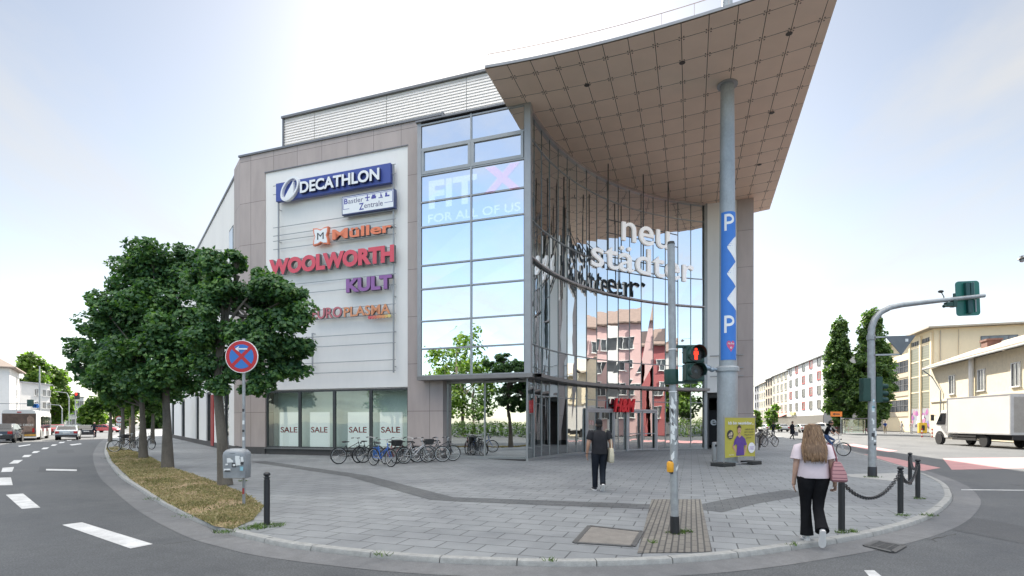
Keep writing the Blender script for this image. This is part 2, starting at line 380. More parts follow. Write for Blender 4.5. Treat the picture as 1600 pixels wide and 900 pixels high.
tag(mb.build('gutter', M_gutter), kind='structure')
kin2 = offs(kline, KW - .012)
tag(MB().poly([(p.x, p.y, 0) for p in kin2] + [(48, 140, 0), (30, 190, 0), (-60, 190, 0), (-88, 140, 0)]).build('pavement', M_pave), kind='structure')
# dark band and tactile strip laid into the slabs
def strip(name, pts, w, z, m):
    L = [gp(x, y) for x, y in pts]; l1 = offs(L, w / 2); l0 = offs(L, -w / 2); b = MB()
    for i in range(len(L) - 1): b.add([(l0[i].x, l0[i].y, z), (l0[i + 1].x, l0[i + 1].y, z), (l1[i + 1].x, l1[i + 1].y, z), (l1[i].x, l1[i].y, z)], [(0, 1, 2, 3)])
    return b.build(name, m)
tag(strip('paving_band', [(402, 721), (560, 744), (690, 779), (730, 781), (1020, 792)], .62, .004, M_dark), kind='structure')
tag(strip('paving_band', [(1098, 797), (1160, 783), (1252, 768)], .75, .004, M_dark), kind='structure')
tag(MB().poly([gp(1018, 780, .008), gp(996, 864, .008), gp(1113, 862, .008), gp(1095, 780, .008)]).build('tactile_paving', M_tact), kind='structure')
tag(MB().poly([gp(x, y, .006) for x, y in [(1330, 745), (1318, 741), (1405, 739), (1432, 744), (1400, 752)]]).build('crossing_paving', mat('light_slabs', (.36, .36, .35), .7, var=.15, scale=5)), kind='structure')
# road paint
def paint(name, quads, m, z=ROADZ + .005):
    b = MB()
    for q in quads: b.poly([gp(x, y, z) for x, y in q])
    return tag(b.build(name, m), kind='structure')
paint('road_marking', [[(97, 820), (128, 816), (239, 850), (204, 857)], [(9, 773), (36, 771), (63, 793), (34, 795)], [(-40, 747), (17, 746), (20, 758), (-40, 759)],
      [(4, 731), (22, 729.5), (19, 737), (2, 737.5)], [(22, 719), (36, 718.5), (28, 724), (14, 724.5)], [(38, 711), (50, 710.5), (45, 714), (34, 714.5)], [(53, 705), (63, 704.6), (58, 707.6), (49, 708)],
      [(68, 699.4), (77, 699), (73, 701.6), (64, 702)], [(82, 694.5), (90, 694.2), (86, 696.4), (79, 696.7)], [(94, 690.5), (102, 690.2), (99, 692.2), (91, 692.5)], [(106, 687.2), (113, 687), (111, 688.6), (104, 688.8)],
      [(28, 696.5), (48, 694), (47, 695.5), (30, 698)], [(72, 732.5), (120, 733.5), (120, 736), (72, 735)], [(108, 694.6), (126, 692.6), (128, 694), (112, 696)],
      [(1350, 891), (1366, 891), (1392, 912), (1368, 912)], [(1490, 764.6), (1600, 765.4), (1600, 766.4), (1490, 765.6)], [(1395, 745.2), (1412, 743.8), (1420, 745.4), (1402, 747.2)]], M_white)
paint('cycle_lane', [[(1318, 694.6), (1334, 693.5), (1403, 704.3), (1388, 706.2), (1352, 701.5)], [(1318, 714.5), (1350, 709.5), (1395, 715.5), (1470, 731), (1443, 735.5), (1372, 727)],
      [(1473, 716), (1600, 714.5), (1760, 713), (1760, 728), (1600, 732), (1487, 734)]], M_pink)
M_patch = mat_asphalt('asphalt_patch', (.06, .064, .07), .35, 0)
for q in ([(62, 729), (124, 729.5), (126, 736.5), (60, 737)], [(88, 703), (114, 702), (117, 707), (90, 708.5)], [(-20, 742), (14, 742), (12, 752), (-22, 752)], [(1508, 806), (1600, 822), (1600, 850), (1488, 828)]):
    tag(MB().poly([gp(x, y, ROADZ + .003) for x, y in q]).build('road_patch', M_patch), kind='structure')
# rectangular access cover set in the paving and the gutter grate
M_iron = mat('cast_iron', (.10, .10, .10), .6, metal=.4, var=.25, scale=12, bump=.4)
def quad_cover(name, label, cat, q, ribs, fill, z0):
    P = [gp(x, y, z0) for x, y in q]; c = sum(P, Vector()) / 4; t = thing(name, label, cat, c)
    b = MB(); L = [p - c for p in P]
    for i in range(4):
        a, d = L[i], L[(i + 1) % 4]; b.beam(a + Vector((0, 0, .004)), d + Vector((0, 0, .004)), .07, .014)
    if ribs:
        for i in range(1, 12):
            k = i / 12; b.beam(L[0].lerp(L[3], k) + Vector((0, 0, .003)), L[1].lerp(L[2], k) + Vector((0, 0, .003)), .022, .012)
        for k in (.33, .67): b.beam(L[0].lerp(L[1], k) + Vector((0, 0, .002)), L[3].lerp(L[2], k) + Vector((0, 0, .002)), .02, .01)
    b.build('cover_frame', M_iron, t)
    MB().poly([p.lerp(Vector(), .05) + Vector((0, 0, .0035)) for p in L]).build('cover_plate', fill, t); return t
quad_cover('access_cover', 'rectangular access cover with brownish grey infill in an iron frame', 'manhole cover', [(898, 848), (989, 854), (1003, 831), (921, 822)], False, mat('cover_infill', (.18, .168, .155), .9, var=.2, scale=5, bump=.5, bscale=90), .004)
quad_cover('drain_grate', 'iron slotted drain grate in the gutter beside the right curb', 'drain', [(1352, 853), (1395, 863), (1412, 853), (1372, 846)], True, mat('drain_dark', (.012, .012, .013), .9), ROADZ + .01)

# planting strip with sunburnt grass
gx = [(166, 700), (176, 722), (205, 749), (262, 786), (335, 822), (362, 826), (394, 812), (412, 790), (380, 770), (345, 756), (262, 728), (228, 711), (200, 702), (182, 697)]
gpoly = [gp(x, y, .012) for x, y in gx]
tag(MB().poly(gpoly).build('planting_bed', M_soil), kind='structure')
def inside(p, poly):
    c = False; n = len(poly)
    for i in range(n):
        a, b = poly[i], poly[(i + 1) % n]
        if (a.y > p[1]) != (b.y > p[1]) and p[0] < (b.x - a.x) * (p[1] - a.y) / (b.y - a.y) + a.x: c = not c
    return c
def mat_grass(name, cols):
    m, nt, out = newmat(name); g = node(nt, 'ShaderNodeNewGeometry'); tc = node(nt, 'ShaderNodeTexCoord')
    big = noise(nt, tc.outputs['Object'], .55, 4, .6, .4)
    f = mth(nt, 'ADD', mth(nt, 'MULTIPLY', g.outputs['Random Per Island'], .45), mth(nt, 'MULTIPLY', big, .62))
    c = ramp(nt, f, [(i / (len(cols) - 1) * .6 + .22, c) for i, c in enumerate(cols)])
    b = node(nt, 'ShaderNodeBsdfPrincipled', None, {'Base Color': c, 'Roughness': .7, 'Specular IOR Level': .2}); nt.links.new(b.outputs[0], out.inputs[0]); return m
M_grass = mat_grass('dry_grass', [(.08, .12, .035), (.19, .19, .07), (.36, .30, .15), (.47, .40, .24)])
rg = random.Random(5)
def blades(poly, N, h0, h1, m, name, wide=.006):
    b = MB(); xs = [p.x for p in poly]; ys = [p.y for p in poly]; k = 0; vv = []; ff = []
    while k < N:
        # denser towards the camera end, where single blades can be made out
        u = rg.random() ** 1.7; x = rg.uniform(min(xs), max(xs)); y = min(ys) + u * (max(ys) - min(ys))
        if not inside((x, y), poly): continue
        if mnoise.noise(Vector((x * 1.1, y * 1.1, 3))) < -.28 and rg.random() < .75: continue
        k += 1; a = rg.uniform(0, 6.28); h = rg.uniform(h0, h1) * (1 + .6 * mnoise.noise(Vector((x * .9, y * .9, 0)))); w = wide * (1 + y * .06); l = rg.uniform(.3, 1.5) * h; la = rg.uniform(0, 6.28)
        dx, dy = math.cos(a) * w, math.sin(a) * w; o = len(vv)
        vv += [(x - dx, y - dy, .012), (x + dx, y + dy, .012), (x + math.cos(la) * l * .4 + dx * .6, y + math.sin(la) * l * .4 + dy * .6, .012 + h * .7), (x + math.cos(la) * l, y + math.sin(la) * l, .012 + h)]
        ff += [(o, o + 1, o + 2), (o, o + 2, o + 3)]
    b.add(vv, ff); return tag(b.build(name, m), kind='stuff')
_c = sum(gpoly, Vector()) / len(gpoly); gpoly2 = [_c + (p - _c) * (1 + .07 / max(.5, (p - _c).length)) for p in gpoly]
blades(gpoly2, 42000, .015, .05, M_grass, 'dry_grass', .0038)
M_weed = mat_grass('weeds', [(.04, .09, .02), (.07, .13, .025), (.12, .17, .04)])
weeds = MB(); wf = []
for px, py, rad, n in [(418, 822, .2, 260), (395, 826, .16, 160), (1316, 833, .07, 50), (1332, 832, .07, 60), (1056, 834, .12, 70), (1070, 832, .1, 90), (1437, 780, .1, 60), (1363, 746, .25, 60), (350, 832, .12, 90), (1410, 806, .1, 60), (1020, 849, .05, 20), (300, 806, .25, 70), (250, 780, .25, 60), (205, 742, .3, 60), (178, 716, .4, 60), (600, 868, .1, 24), (860, 877, .06, 20), (1240, 852, .08, 24), (1452, 806, .12, 70), (380, 752, .1, 60)]:
    c = gp(px, py)
    for k in range(n):
        a = rg.uniform(0, 6.28); r = rad * rg.random() ** .6; x, y = c.x + math.cos(a) * r * 1.4, c.y + math.sin(a) * r; h = rg.uniform(.015, .07); la = rg.uniform(0, 6.28); w = .006; o = len(weeds.v)
        weeds.add([(x - w, y, .006), (x + w, y, .006), (x + math.cos(la) * h, y + math.sin(la) * h, h)], [(0, 1, 2)])
tag(weeds.build('weeds', M_weed), kind='stuff')

# ================================================================== THE SHOPPING CENTRE
C0 = Vector((.6575, 23.44, 0)); ct, st = math.cos(TH), math.sin(TH)
mall = thing('shopping_center', 'large glass fronted shopping center with brown cladding and a big overhanging canopy roof', 'shopping center', C0, -TH)
def toL(w): dx, dy = w.x - C0.x, w.y - C0.y; return Vector((dx * ct - dy * st, dx * st + dy * ct, w.z))
def toW(l): return Vector((C0.x + l.x * ct + l.y * st, C0.y - l.x * st + l.y * ct, l.z))
camL = toL(Vector((0, 0, H)))
def SD(px, y):
    d = ((px - CX) / F, 1.0); dl = (d[0] * ct - d[1] * st, d[0] * st + d[1] * ct); t = (y - camL.y) / dl[1]; return camL.x + dl[0] * t, t
def S(px, y): return SD(px, y)[0]
def Z(px, py, y): return zat(py, SD(px, y)[1])
def BP(px, py, y): s, t = SD(px, y); return Vector((s, y, zat(py, t)))

M_brown = mat_panel('brown_cladding', (.455, .385, .36), (.16, .14, .13), (0, 2), (1.55, 2.28), .022, offs=(.2, .05), rough=.55)
M_brownside = mat_panel('brown_cladding_side', (.455, .385, .36), (.16, .14, .13), (1, 2), (1.2, 2.28), .02, offs=(.2, .05), rough=.55)
M_render = mat('white_render', (.82, .80, .77), .85, var=.035, scale=.5, bump=.12, bscale=160, stretch=(1, 1, .3))
M_coping = mat('zinc_coping', (.2, .2, .205), .45, metal=.6, var=.1, scale=2)
M_steel = mat('grey_steel', (.34, .345, .35), .42, metal=.35, var=.07, scale=2.5)
M_mull = mat('mullion_aluminium', (.33, .34, .34), .4, metal=.4, var=.06, scale=2)
M_mulld = mat('mullion_greenish', (.17, .19, .18), .4, metal=.4, var=.06, scale=2)
M_louv = mat('louvre_metal', (.80, .76, .72), .5, metal=.2, var=.05, scale=1.5)
M_darkfr = mat('dark_window_frame', (.055, .06, .062), .45, var=.1)
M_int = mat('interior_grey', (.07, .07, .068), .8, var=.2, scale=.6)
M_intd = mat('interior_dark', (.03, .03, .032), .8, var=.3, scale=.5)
M_roof = mat('flat_roof_felt', (.12, .12, .12), .9, var=.2)
M_gl_tower = mat_glass('tower_glass', .94, (.35, .42, .45), (.97, .99, 1.0), .008, .45)
M_gl_curve = mat_glass('curtain_glass', .88, (.42, .48, .46), (.93, .97, .99), .003, .6)
M_gl_shop = mat_glass('shop_glass', .07, (.86, .95, .92), (.95, 1, 1), .004, .6)
M_gl_low = mat_glass('entrance_glass', .62, (.5, .56, .54), (.95, .98, .98), .003, .6)

EAVE = 16.2; SOF = 15.6
sl = S(375, 0); sa = S(414, 0); sb = S(637, 0); se = S(692, 0)
zt = 15.1; zb = 3.43
# --- sign facade
for q in ((sl, sa, .38), (sa, sb, zt), (sb, se, .38)): MB().b2(q[0], q[1], 0, .6, q[2], EAVE).build('brown_cladding', M_brown, mall)
b = MB(); b.b2(sa, sb, .05, .58, zb, zt); b.build('white_render_wall', M_render, mall)
b = MB(); b.b2(sl - .02, sa, -.03, .5, 0, .38); b.b2(sb, se, -.03, .5, 0, .38); b.b2(sa, sb, .06, .5, 0, .30); b.build('plinth', mat('plinth_stone', (.075, .07, .068), .7, var=.15, bump=.2), mall, bevel=.008)
b = MB(); b.b2(sl - .06, se + .03, -.07, .7, EAVE, EAVE + .1); b.b2(se - .02, se + .06, -.09, .7, EAVE - .25, EAVE + .11); b.b2(sa - .03, sb + .03, -.012, .06, zt, zt + .05); b.build('eave_coping', M_coping, mall)
# --- four shop windows with a shallow display space behind
b = MB(); b.b2(sa + .02, sb - .02, .9, 1.0, .3, zb); b.build('display_back_wall', mat('display_wall', (.70, .76, .72), .8, var=.06, scale=.7), mall)
b = MB(); b.b2(sa, sb, .25, 1.0, .22, .30); b.b2(sa, sa + .05, .6, .9, .3, zb); b.b2(sb - .05, sb, .6, .9, .3, zb); b.build('display_floor', mat('display_floor_pale', (.55, .55, .52), .7), mall)
wx = [sa] + [S(p, .1) for p in (468, 522, 579)] + [sb]
for i in range(4):
    x0, x1 = wx[i] + .035, wx[i + 1] - .035; z0, z1 = .36, zb - .05
    f = MB(); f.b2(x0 - .03, x0 + .04, .09, .2, z0, z1); f.b2(x1 - .04, x1 + .03, .09, .2, z0, z1); f.b2(x0 + .04, x1 - .04, .092, .19, z0, z0 + .07); f.b2(x0 + .04, x1 - .04, .092, .19, z1 - .09, z1)
    w = f.build('shop_window', M_darkfr, mall)
    MB().add([(x0 + .04, .14, z0), (x1 - .04, .14, z0), (x1 - .04, .141, z1), (x0 + .04, .14, z1)], [(0, 1, 2, 3)]).build('pane', M_gl_shop, w)
b = MB(); b.b2(sa, sb, -.05, .16, .30, .352); b.build('window_sill', M_coping, mall)
# --- side wall along the left street
wd = Vector((-.834, .552, 0)).normalized(); wn = Vector((-wd.y, wd.x, 0));  wn = wn if wn.x < 0 else -wn
def side(mbx, t0, t1, z0, z1, d0, d1):
    o = Vector((sl, 0, 0)); a = o + wd * t0; c = o + wd * t1
    vv = [a + wn * d0, c + wn * d0, c + wn * d1, a + wn * d1]
    mbx.add([(p.x, p.y, z0) for p in vv] + [(p.x, p.y, z1) for p in vv], [(0, 3, 2, 1), (4, 5, 6, 7), (0, 1, 5, 4), (1, 2, 6, 5), (2, 3, 7, 6), (3, 0, 4, 7)])
b = MB(); side(b, 0, 1.7, .38, EAVE, -.5, 0); b.build('corner_cladding', M_brownside, mall)
bays = [(3.4, 7.4), (10.2, 12.6), (16.4, 18.4), (26, 29), (36, 39)]
b = MB(); side(b, 1.7, 48, 3.9, 15.75, -.5, -.06)
for (a0, a1), (c0, c1) in zip([(0, 1.7)] + bays, bays + [(48, 49)]): side(b, a1, c0, .3, 3.9, -.45, -.02)
b.build('side_render_wall', M_render, mall)
b = MB(); side(b, 0, 48, 0, .34, -.5, .01); b.build('side_plinth', MATS['plinth_stone'], mall)
b = MB(); side(b, 1.7, 48, 15.75, 15.9, -.5, 0); b.build('side_coping', M_coping, mall)
for k, (a0, a1) in enumerate(bays):
    f = MB(); side(f, a0, a0 + .08, .34, 3.9, -.3, -.1); side(f, a1 - .08, a1, .34, 3.9, -.3, -.1); side(f, a0 + .08, a1 - .08, 3.75, 3.9, -.29, -.11); side(f, (a0 + a1) / 2 - .04, (a0 + a1) / 2 + .04, .34, 3.75, -.28, -.12)
    w = f.build('shop_window', M_darkfr, mall); p = MB(); side(p, a0 + .08, a1 - .08, .34, 3.75, -.22, -.2); p.build('pane', M_gl_low, w)
    if k == 1:
        d = MB(); side(d, a0 - 1.3, a0 - .3, .1, 3.6, -.2, .06); d.build('red_entrance_panel', mat('red_panel', (.33, .03, .03), .5), mall)
for t0 in (2.2, 12.4):                           # upper side windows
    f = MB(); side(f, t0, t0 + 1.3, 11.2, 13.2, -.3, -.04); w = f.build('upper_window', M_darkfr, mall); p = MB(); side(p, t0 + .1, t0 + 1.2, 11.3, 13.1, -.1, -.03); p.build('pane', M_gl_low, w)
# --- glazed corner box above the entrance (upper part), standing proud of the facade
yb = -.59; ybx = .35
px_c = [658, 736, 819]; cs = [S(p, yb) for p in px_c]; s_l = S(652, yb); s_r = S(829, yb)
ztop = Z(822, 158, yb)
rows_px = [590, 541.7, 497, 445, 407, 345, 305, 261.5, 219, 181.7]       # heights of the transoms on the middle mullion
rz = [Z(736, p, yb) for p in rows_px]; rz[-1] = ztop - .12; rz[0] = 3.86
b = MB()
b.b2(s_l, cs[0], yb, 2.2, rz[0] - .05, ztop); b.b2(cs[2], s_r, yb, yb + .3, rz[0] - .05, ztop)
b.build('corner_post', M_steel, mall)
b = MB(); b.b2(cs[1] - .035, cs[1] + .035, yb - .02, yb + .12, rz[0], ztop - .05)
for i, z in enumerate(rz): b.b2(cs[0], cs[2], yb - .012, yb + .1, z - .035, z + .035)
b.build('transom_frame', M_mull, mall)
b = MB(); b.b2(s_l - .05, s_r + .05, yb - .1, 2.4, ztop, ztop + .08); b.build('tower_coping', M_coping, mall)
rr = random.Random(3)
for i in range(len(rz) - 1):
    for j in range(2):
        x0, x1 = cs[j] + .03, cs[j + 1] - .03; z0, z1 = rz[i] + .035, rz[i + 1] - .035; y = yb + .04
        q = [rr.uniform(-.007, .007) for _ in range(4)]
        if i == 7:                              # the opening lights have a frame of their own
            f = MB(); f.b2(x0, x1, yb - .03, yb + .06, z0, z0 + .14); f.b2(x0, x1, yb - .03, yb + .06, z1 - .1, z1); f.b2(x0, x0 + .12, yb - .031, yb + .058, z0 + .14, z1 - .1); f.b2(x1 - .12, x1, yb - .031, yb + .058, z0 + .14, z1 - .1)
            fr = f.build('opening_light', M_mull, mall); MB().add([(x0 + .1, y, z0 + .1), (x1 - .1, y, z0 + .1), (x1 - .1, y + q[2], z1 - .08), (x0 + .1, y + q[3], z1 - .08)], [(0, 1, 2, 3)]).build('pane', M_gl_tower, fr)
        else: MB().add([(x0, y, z0), (x1, y + q[1], z0), (x1, y + q[2], z1), (x0, y + q[3], z1)], [(0, 1, 2, 3)]).build('glass_pane', M_gl_tower, mall)
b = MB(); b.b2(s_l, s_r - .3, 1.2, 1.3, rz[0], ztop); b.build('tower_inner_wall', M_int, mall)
# faint lettering on the inside of the glass
def plane_text(bmx, body, p0, p1, y, depth, **k):
    """fit lettering between lower-left pixel p0 and upper-right pixel p1 on the facade plane y"""
    a, c = BP(*p0, y), BP(*p1, y); M = Matrix(((1, 0, 0, 0), (0, 0, -1, y), (0, 1, 0, 0), (0, 0, 0, 1))); text(bmx, body, M, a.x, c.x, a.z, c.z, depth, **k)
M_vin = mat_vinyl('white_vinyl', (.9, .9, .9), .11); M_vinp = mat_vinyl('pink_vinyl', (.85, .3, .5), .15)
t = thing('window_lettering', 'faint white gym lettering with a pink X on the corner glass', 'sign', toW(Vector((cs[1], yb, 11))), -TH)
def rel(bmx, org):
    bmx.v = [v - Vector(org) for v in bmx.v]; return bmx
og = (cs[1], yb, 11)
b = MB(); plane_text(b, 'FIT', (670, 327), (745, 271), yb - .012, .004, offset=.035); plane_text(b, 'FOR ALL OF US', (669, 349), (813, 315), yb - .012, .004, offset=.012); rel(b, og).build('white_letters', M_vin, t)
b = MB(); plane_text(b, 'X', (756, 303), (814, 252), yb - .012, .004, offset=.05); rel(b, og).build('pink_letter', M_vinp, t)
# --- the entrance curve: facets of a 16 m circle
Rc = 16.0; cxs, cys = .15 + Rc, -.4; NF = 17
a1 = math.asin((13.2 + .4) / Rc)
cur = [Vector((cxs - Rc * math.cos(a1 * i / NF), cys + Rc * math.sin(a1 * i / NF), 0)) for i in range(NF + 1)]
def off_c(i, d):       # point d metres in front of the curve's corner i
    p = cur[i]; c = Vector((cxs, cys, 0)); return p + (c - p).normalized() * d
SHELF = 3.75
zl = [SHELF + .12, 5.24, 9.04, 10.8, 14.46, SOF - .1]
b = MB()
for i in range(NF + 1):
    p = off_c(i, 0); b.beam((p.x, p.y, SHELF), (p.x, p.y, SOF), .035, .04, up=(cxs - p.x, cys - p.y, 0))
b.build('curve_mullion', M_mulld, mall)
for z in zl:
    b = MB()
    for i in range(NF): b.beam(off_c(i, .015) + Vector((0, 0, z)), off_c(i + 1, .015) + Vector((0, 0, z)), .07 if z in zl[1:4] else .05, .045)
    b.build('curve_transom', M_mull, mall)
for z, d_, w_ in ((SOF - .06, .09, .12), (9.04, .12, .08)):
    b = MB()
    for i in range(NF): b.beam(off_c(i, d_) + Vector((0, 0, z)), off_c(i + 1, d_) + Vector((0, 0, z)), w_, w_)
    b.build('curve_rail', mat('rose_steel', (.42, .37, .35), .4, metal=.3), mall)
for i in range(NF):
    g = MB()
    for k in range(len(zl) - 1):
        q = [rr.uniform(-.008, .008) for _ in range(4)]; a, c = off_c(i, 0), off_c(i + 1, 0)
        g.add([off_c(i, q[0]) + Vector((0, 0, zl[k])), off_c(i + 1, q[1]) + Vector((0, 0, zl[k])), off_c(i + 1, q[2]) + Vector((0, 0, zl[k + 1])), off_c(i, q[3]) + Vector((0, 0, zl[k + 1]))], [(0, 1, 2, 3)])
    g.build('glazing_panel', M_gl_curve, mall)
# shelf running round the box and along the curve
b = MB(); b.b2(s_l, s_r + .1, yb - .05, 1.6, SHELF - .08, SHELF + .09)
for i in range(NF):
    A, B_, Cc, D = off_c(i, .65), off_c(i + 1, .65), off_c(i + 1, -.4), off_c(i, -.4)
    b.add([(p.x, p.y, SHELF - .07) for p in (A, B_, Cc, D)] + [(p.x, p.y, SHELF + .08) for p in (A, B_, Cc, D)], [(0, 1, 2, 3), (7, 6, 5, 4), (0, 4, 5, 1), (2, 6, 7, 3)])
b.build('entrance_shelf', mat('shelf_metal', (.25, .235, .225), .45, metal=.4, var=.08), mall)
# lower glazing: straight part under the box, then the curve with doors
yl = .42; sx0 = S(699, yl); sx1 = S(824, yl)
b = MB(); b.b2(sx1 - .02, sx1 + .26, yl - .14, yl + .14, 0, SHELF - .08); b.b2(sx0 - .16, sx0, yl - .02, yl + .2, 0, SHELF - .08); b.build('entrance_post', M_steel, mall)
xm = S(757, yl)
b = MB(); b.b2(xm - .03, xm + .03, yl, yl + .1, .12, SHELF - .08); b.b2(sx0, sx1, yl - .02, yl + .12, .0, .12); b.b2(sx0, sx1, yl, yl + .1, SHELF - .2, SHELF - .09); b.build('entrance_frame', M_mull, mall)
for x0, x1 in ((sx0, xm - .03), (xm + .03, sx1)):
    MB().add([(x0, yl + .05, .12), (x1, yl + .05, .12), (x1, yl + .053, SHELF - .2), (x0, yl + .05, SHELF - .2)], [(0, 1, 2, 3)]).build('glass_pane', M_gl_low, mall)
def curve_at(px):                       # where the view ray through column px meets the curve: (facet index, fraction)
    for i in range(NF):
        f0 = toW(cur[i]); f1 = toW(cur[i + 1]); x0 = f0.x / f0.y * F + CX; x1 = f1.x / f1.y * F + CX
        if i and x0 <= px <= x1: return i, (px - x0) / (x1 - x0)
    return NF - 1, 1.0
def cpt(px, d=0.):
    i, k = curve_at(px); return off_c(i, d).lerp(off_c(i + 1, d), k)
doors = [(914, 957), (978, 1024)]
b = MB()
for i in range(NF + 1):
    w = toW(cur[i]); px = w.x / w.y * F + CX
    if any(a < px < c for a, c in doors): p = off_c(i, 0); b.beam((p.x, p.y, 2.5), (p.x, p.y, SHELF), .05, .1, up=(cxs - p.x, cys - p.y, 0)); continue
    p = off_c(i, 0); b.beam((p.x, p.y, 0), (p.x, p.y, SHELF - .07), .04, .05, up=(cxs - p.x, cys - p.y, 0))
for i in range(NF):
    b.beam(off_c(i, 0) + Vector((0, 0, .05)), off_c(i + 1, 0) + Vector((0, 0, .05)), .12, .1)
    if i % 3: b.beam(off_c(i, 0) + Vector((0, 0, 2.95)), off_c(i + 1, 0) + Vector((0, 0, 2.95)), .07, .05)
b.build('entrance_mullion', M_mull, mall)
for i in range(NF):
    q = [rr.uniform(-.006, .006) for _ in range(4)]
    MB().add([off_c(i, q[0]) + Vector((0, 0, .1)), off_c(i + 1, q[1]) + Vector((0, 0, .1)), off_c(i + 1, q[2]) + Vector((0, 0, SHELF - .1)), off_c(i, q[3]) + Vector((0, 0, SHELF - .1))], [(0, 1, 2, 3)]).build('entrance_pane', M_gl_low, mall)
M_door = mat('door_aluminium', (.42, .43, .44), .4, metal=.35)
for a, c in doors:
    A, B_ = cpt(a, .09), cpt(c, .09); mid = A.lerp(B_, .5); u = (B_ - A).normalized()
    f = MB(); up = (0, 0, 1); h = 2.42
    for P in (A, B_): f.beam(P, P + Vector((0, 0, h)), .1, .12, up=u)
    f.beam(A + Vector((0, 0, h)), B_ + Vector((0, 0, h)), .12, .12)
    d = f.build('entrance_door', M_door, mall)
    for P0, P1 in ((A + u * .07, mid - u * .02), (mid + u * .02, B_ - u * .07)):
        l = MB()
        for P in (P0 + u * .035, P1 - u * .035): l.beam(P + Vector((0, 0, .02)), P + Vector((0, 0, h - .07)), .07, .06, up=u)
        for z in (.08, 1.02, h - .11): l.beam(P0 + Vector((0, 0, z)), P1 + Vector((0, 0, z)), .055, .09 if z != 1.02 else .05)
        l.build('door_leaf', M_door, d)
    hn = MB()
    for sg in (-1, 1): hn.tube([mid + u * .12 * sg + Vector((cxs - mid.x, cys - mid.y, 0)).normalized() * .07 + Vector((0, 0, z)) for z in (.7, 1.5)], .016, 8)
    hn.build('door_handle', M_steel, d)
# --- pier that closes the curve on the right, with the passage below
ps = cur[-1].x; py_ = cur[-1].y; pm = S(1152, py_); pe = S(1177.5, py_)
b = MB(); b.b2(ps + .02, ps + .2, py_ - .12, py_ + .5, 0, SOF); b.build('end_post', M_steel, mall)
b = MB(); b.b2(ps + .2, pm, py_, py_ + .5, 3.6, SOF); b.build('pier_render_wall', M_render, mall)
b = MB(); b.b2(pm, pe, py_ - .05, py_ + .6, .36, SOF); b.build('pier_cladding', M_brown, mall)
b = MB(); b.b2(pm - .02, pe + .03, py_ - .08, py_ + .6, 0, .36); b.build('pier_plinth', MATS['plinth_stone'], mall)
b = MB(); b.b2(pe - .5, pe, py_ + .6, 62, .0, EAVE); b.build('right_wall', M_brownside, mall)
b = MB(); b.b2(ps + .2, pm, py_ + .5, py_ + 7, 3.3, 3.6); b.b2(ps + .2, pe - .5, py_ + 6.9, py_ + 7, 0, 3.6); b.b2(ps + .25, ps + .32, py_ + .6, py_ + 7, 0, 3.3); b.build('passage_wall', M_int, mall)
b = MB(); b.b2(ps + .5, ps + 1.1, py_ + 2.6, py_ + 2.66, 0, 2.3); b.b2(ps + 1.2, ps + 2.2, py_ + 3.2, py_ + 3.26, .0, 2.6); b.build('passage_door', M_darkfr, mall)
for z in (5.9, 5.1, 4.6):
    b = MB(); b.tube([(ps + .35, py_ - .12, z), (pm + .35, py_ - .12, z)], .03, 6); b.build('sign_rail', M_steel, mall)
# --- interior of the hall, seen through the glass
def inn(i): p = off_c(i, -6.5); return Vector((max(p.x, sx0 - 1), max(p.y, 1.6), 0))
b = MB()
for i in range(NF):
    A, B_ = inn(i), inn(i + 1); b.add([(A.x, A.y, 0), (B_.x, B_.y, 0), (B_.x, B_.y, SOF), (A.x, A.y, SOF)], [(0, 1, 2, 3)])
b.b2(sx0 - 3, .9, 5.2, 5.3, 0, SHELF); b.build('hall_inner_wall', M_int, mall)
b = MB()
for z0, z1, d0 in ((SHELF - .1, SHELF + .3, -.5), (9.0, 9.4, -2.5), (.002, .02, -.15)):
    for i in range(NF):
        A, B_, Cc, D = off_c(i, d0), off_c(i + 1, d0), inn(i + 1), inn(i)
        b.add([(p.x, p.y, z0) for p in (A, B_, Cc, D)] + [(p.x, p.y, z1) for p in (A, B_, Cc, D)], [(0, 1, 2, 3), (7, 6, 5, 4), (0, 4, 5, 1)])
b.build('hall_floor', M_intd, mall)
# --- roofs and the louvred plant storey
fp = [(sl, .3), (sl - .834 * 48, .552 * 48), (-10, 62), (pe - .3, 62), (pe - .3, py_ + .3)] + [(cur[i].x - .1, cur[i].y) for i in range(NF, -1, -1)] + [(s_r - .35, yb + .35), (s_l, .3)]
b = MB(); b.prism(fp, Matrix.Translation((0, 0, SOF + .07)), .12); b.build('flat_roof', M_roof, mall)
b = MB(); b.b2(-36, pe - .4, 61.6, 62, 0, EAVE); b.add([(sl - .834 * 48, .552 * 48, 0), (-36, 62, 0), (-36, 62, EAVE), (sl - .834 * 48, .552 * 48, EAVE)], [(0, 1, 2, 3)]); b.build('rear_wall', M_render, mall)
b = MB(); b.b2(se, s_l + .2, .3, .6, EAVE - .9, EAVE); b.build('parapet_return', M_brown, mall)
ly = 2.0; lx0 = S(442, ly); lx1 = 5.0; LT = Z(600, 146, ly)
b = MB(); b.b2(lx0 + .1, lx1, ly + .08, ly + 30, SOF + .25, LT - .1); b.build('plant_storey', M_louv, mall)
b = MB(); z = EAVE - .3
while z < LT - .2:
    for a, c in zip([lx0] + [S(p, ly) for p in (491, 604, 729)], [S(p, ly) - .03 for p in (491, 604, 729)] + [lx1]):
        b.add([(a, ly + .045, z), (c, ly + .045, z), (c, ly + .015, z + .025), (a, ly + .015, z + .025), (a, ly + .045, z + .148), (c, ly + .045, z + .148)], [(0, 1, 2, 3), (3, 2, 5, 4)])
    z += .15
b.build('louvre_slats', M_louv, mall)
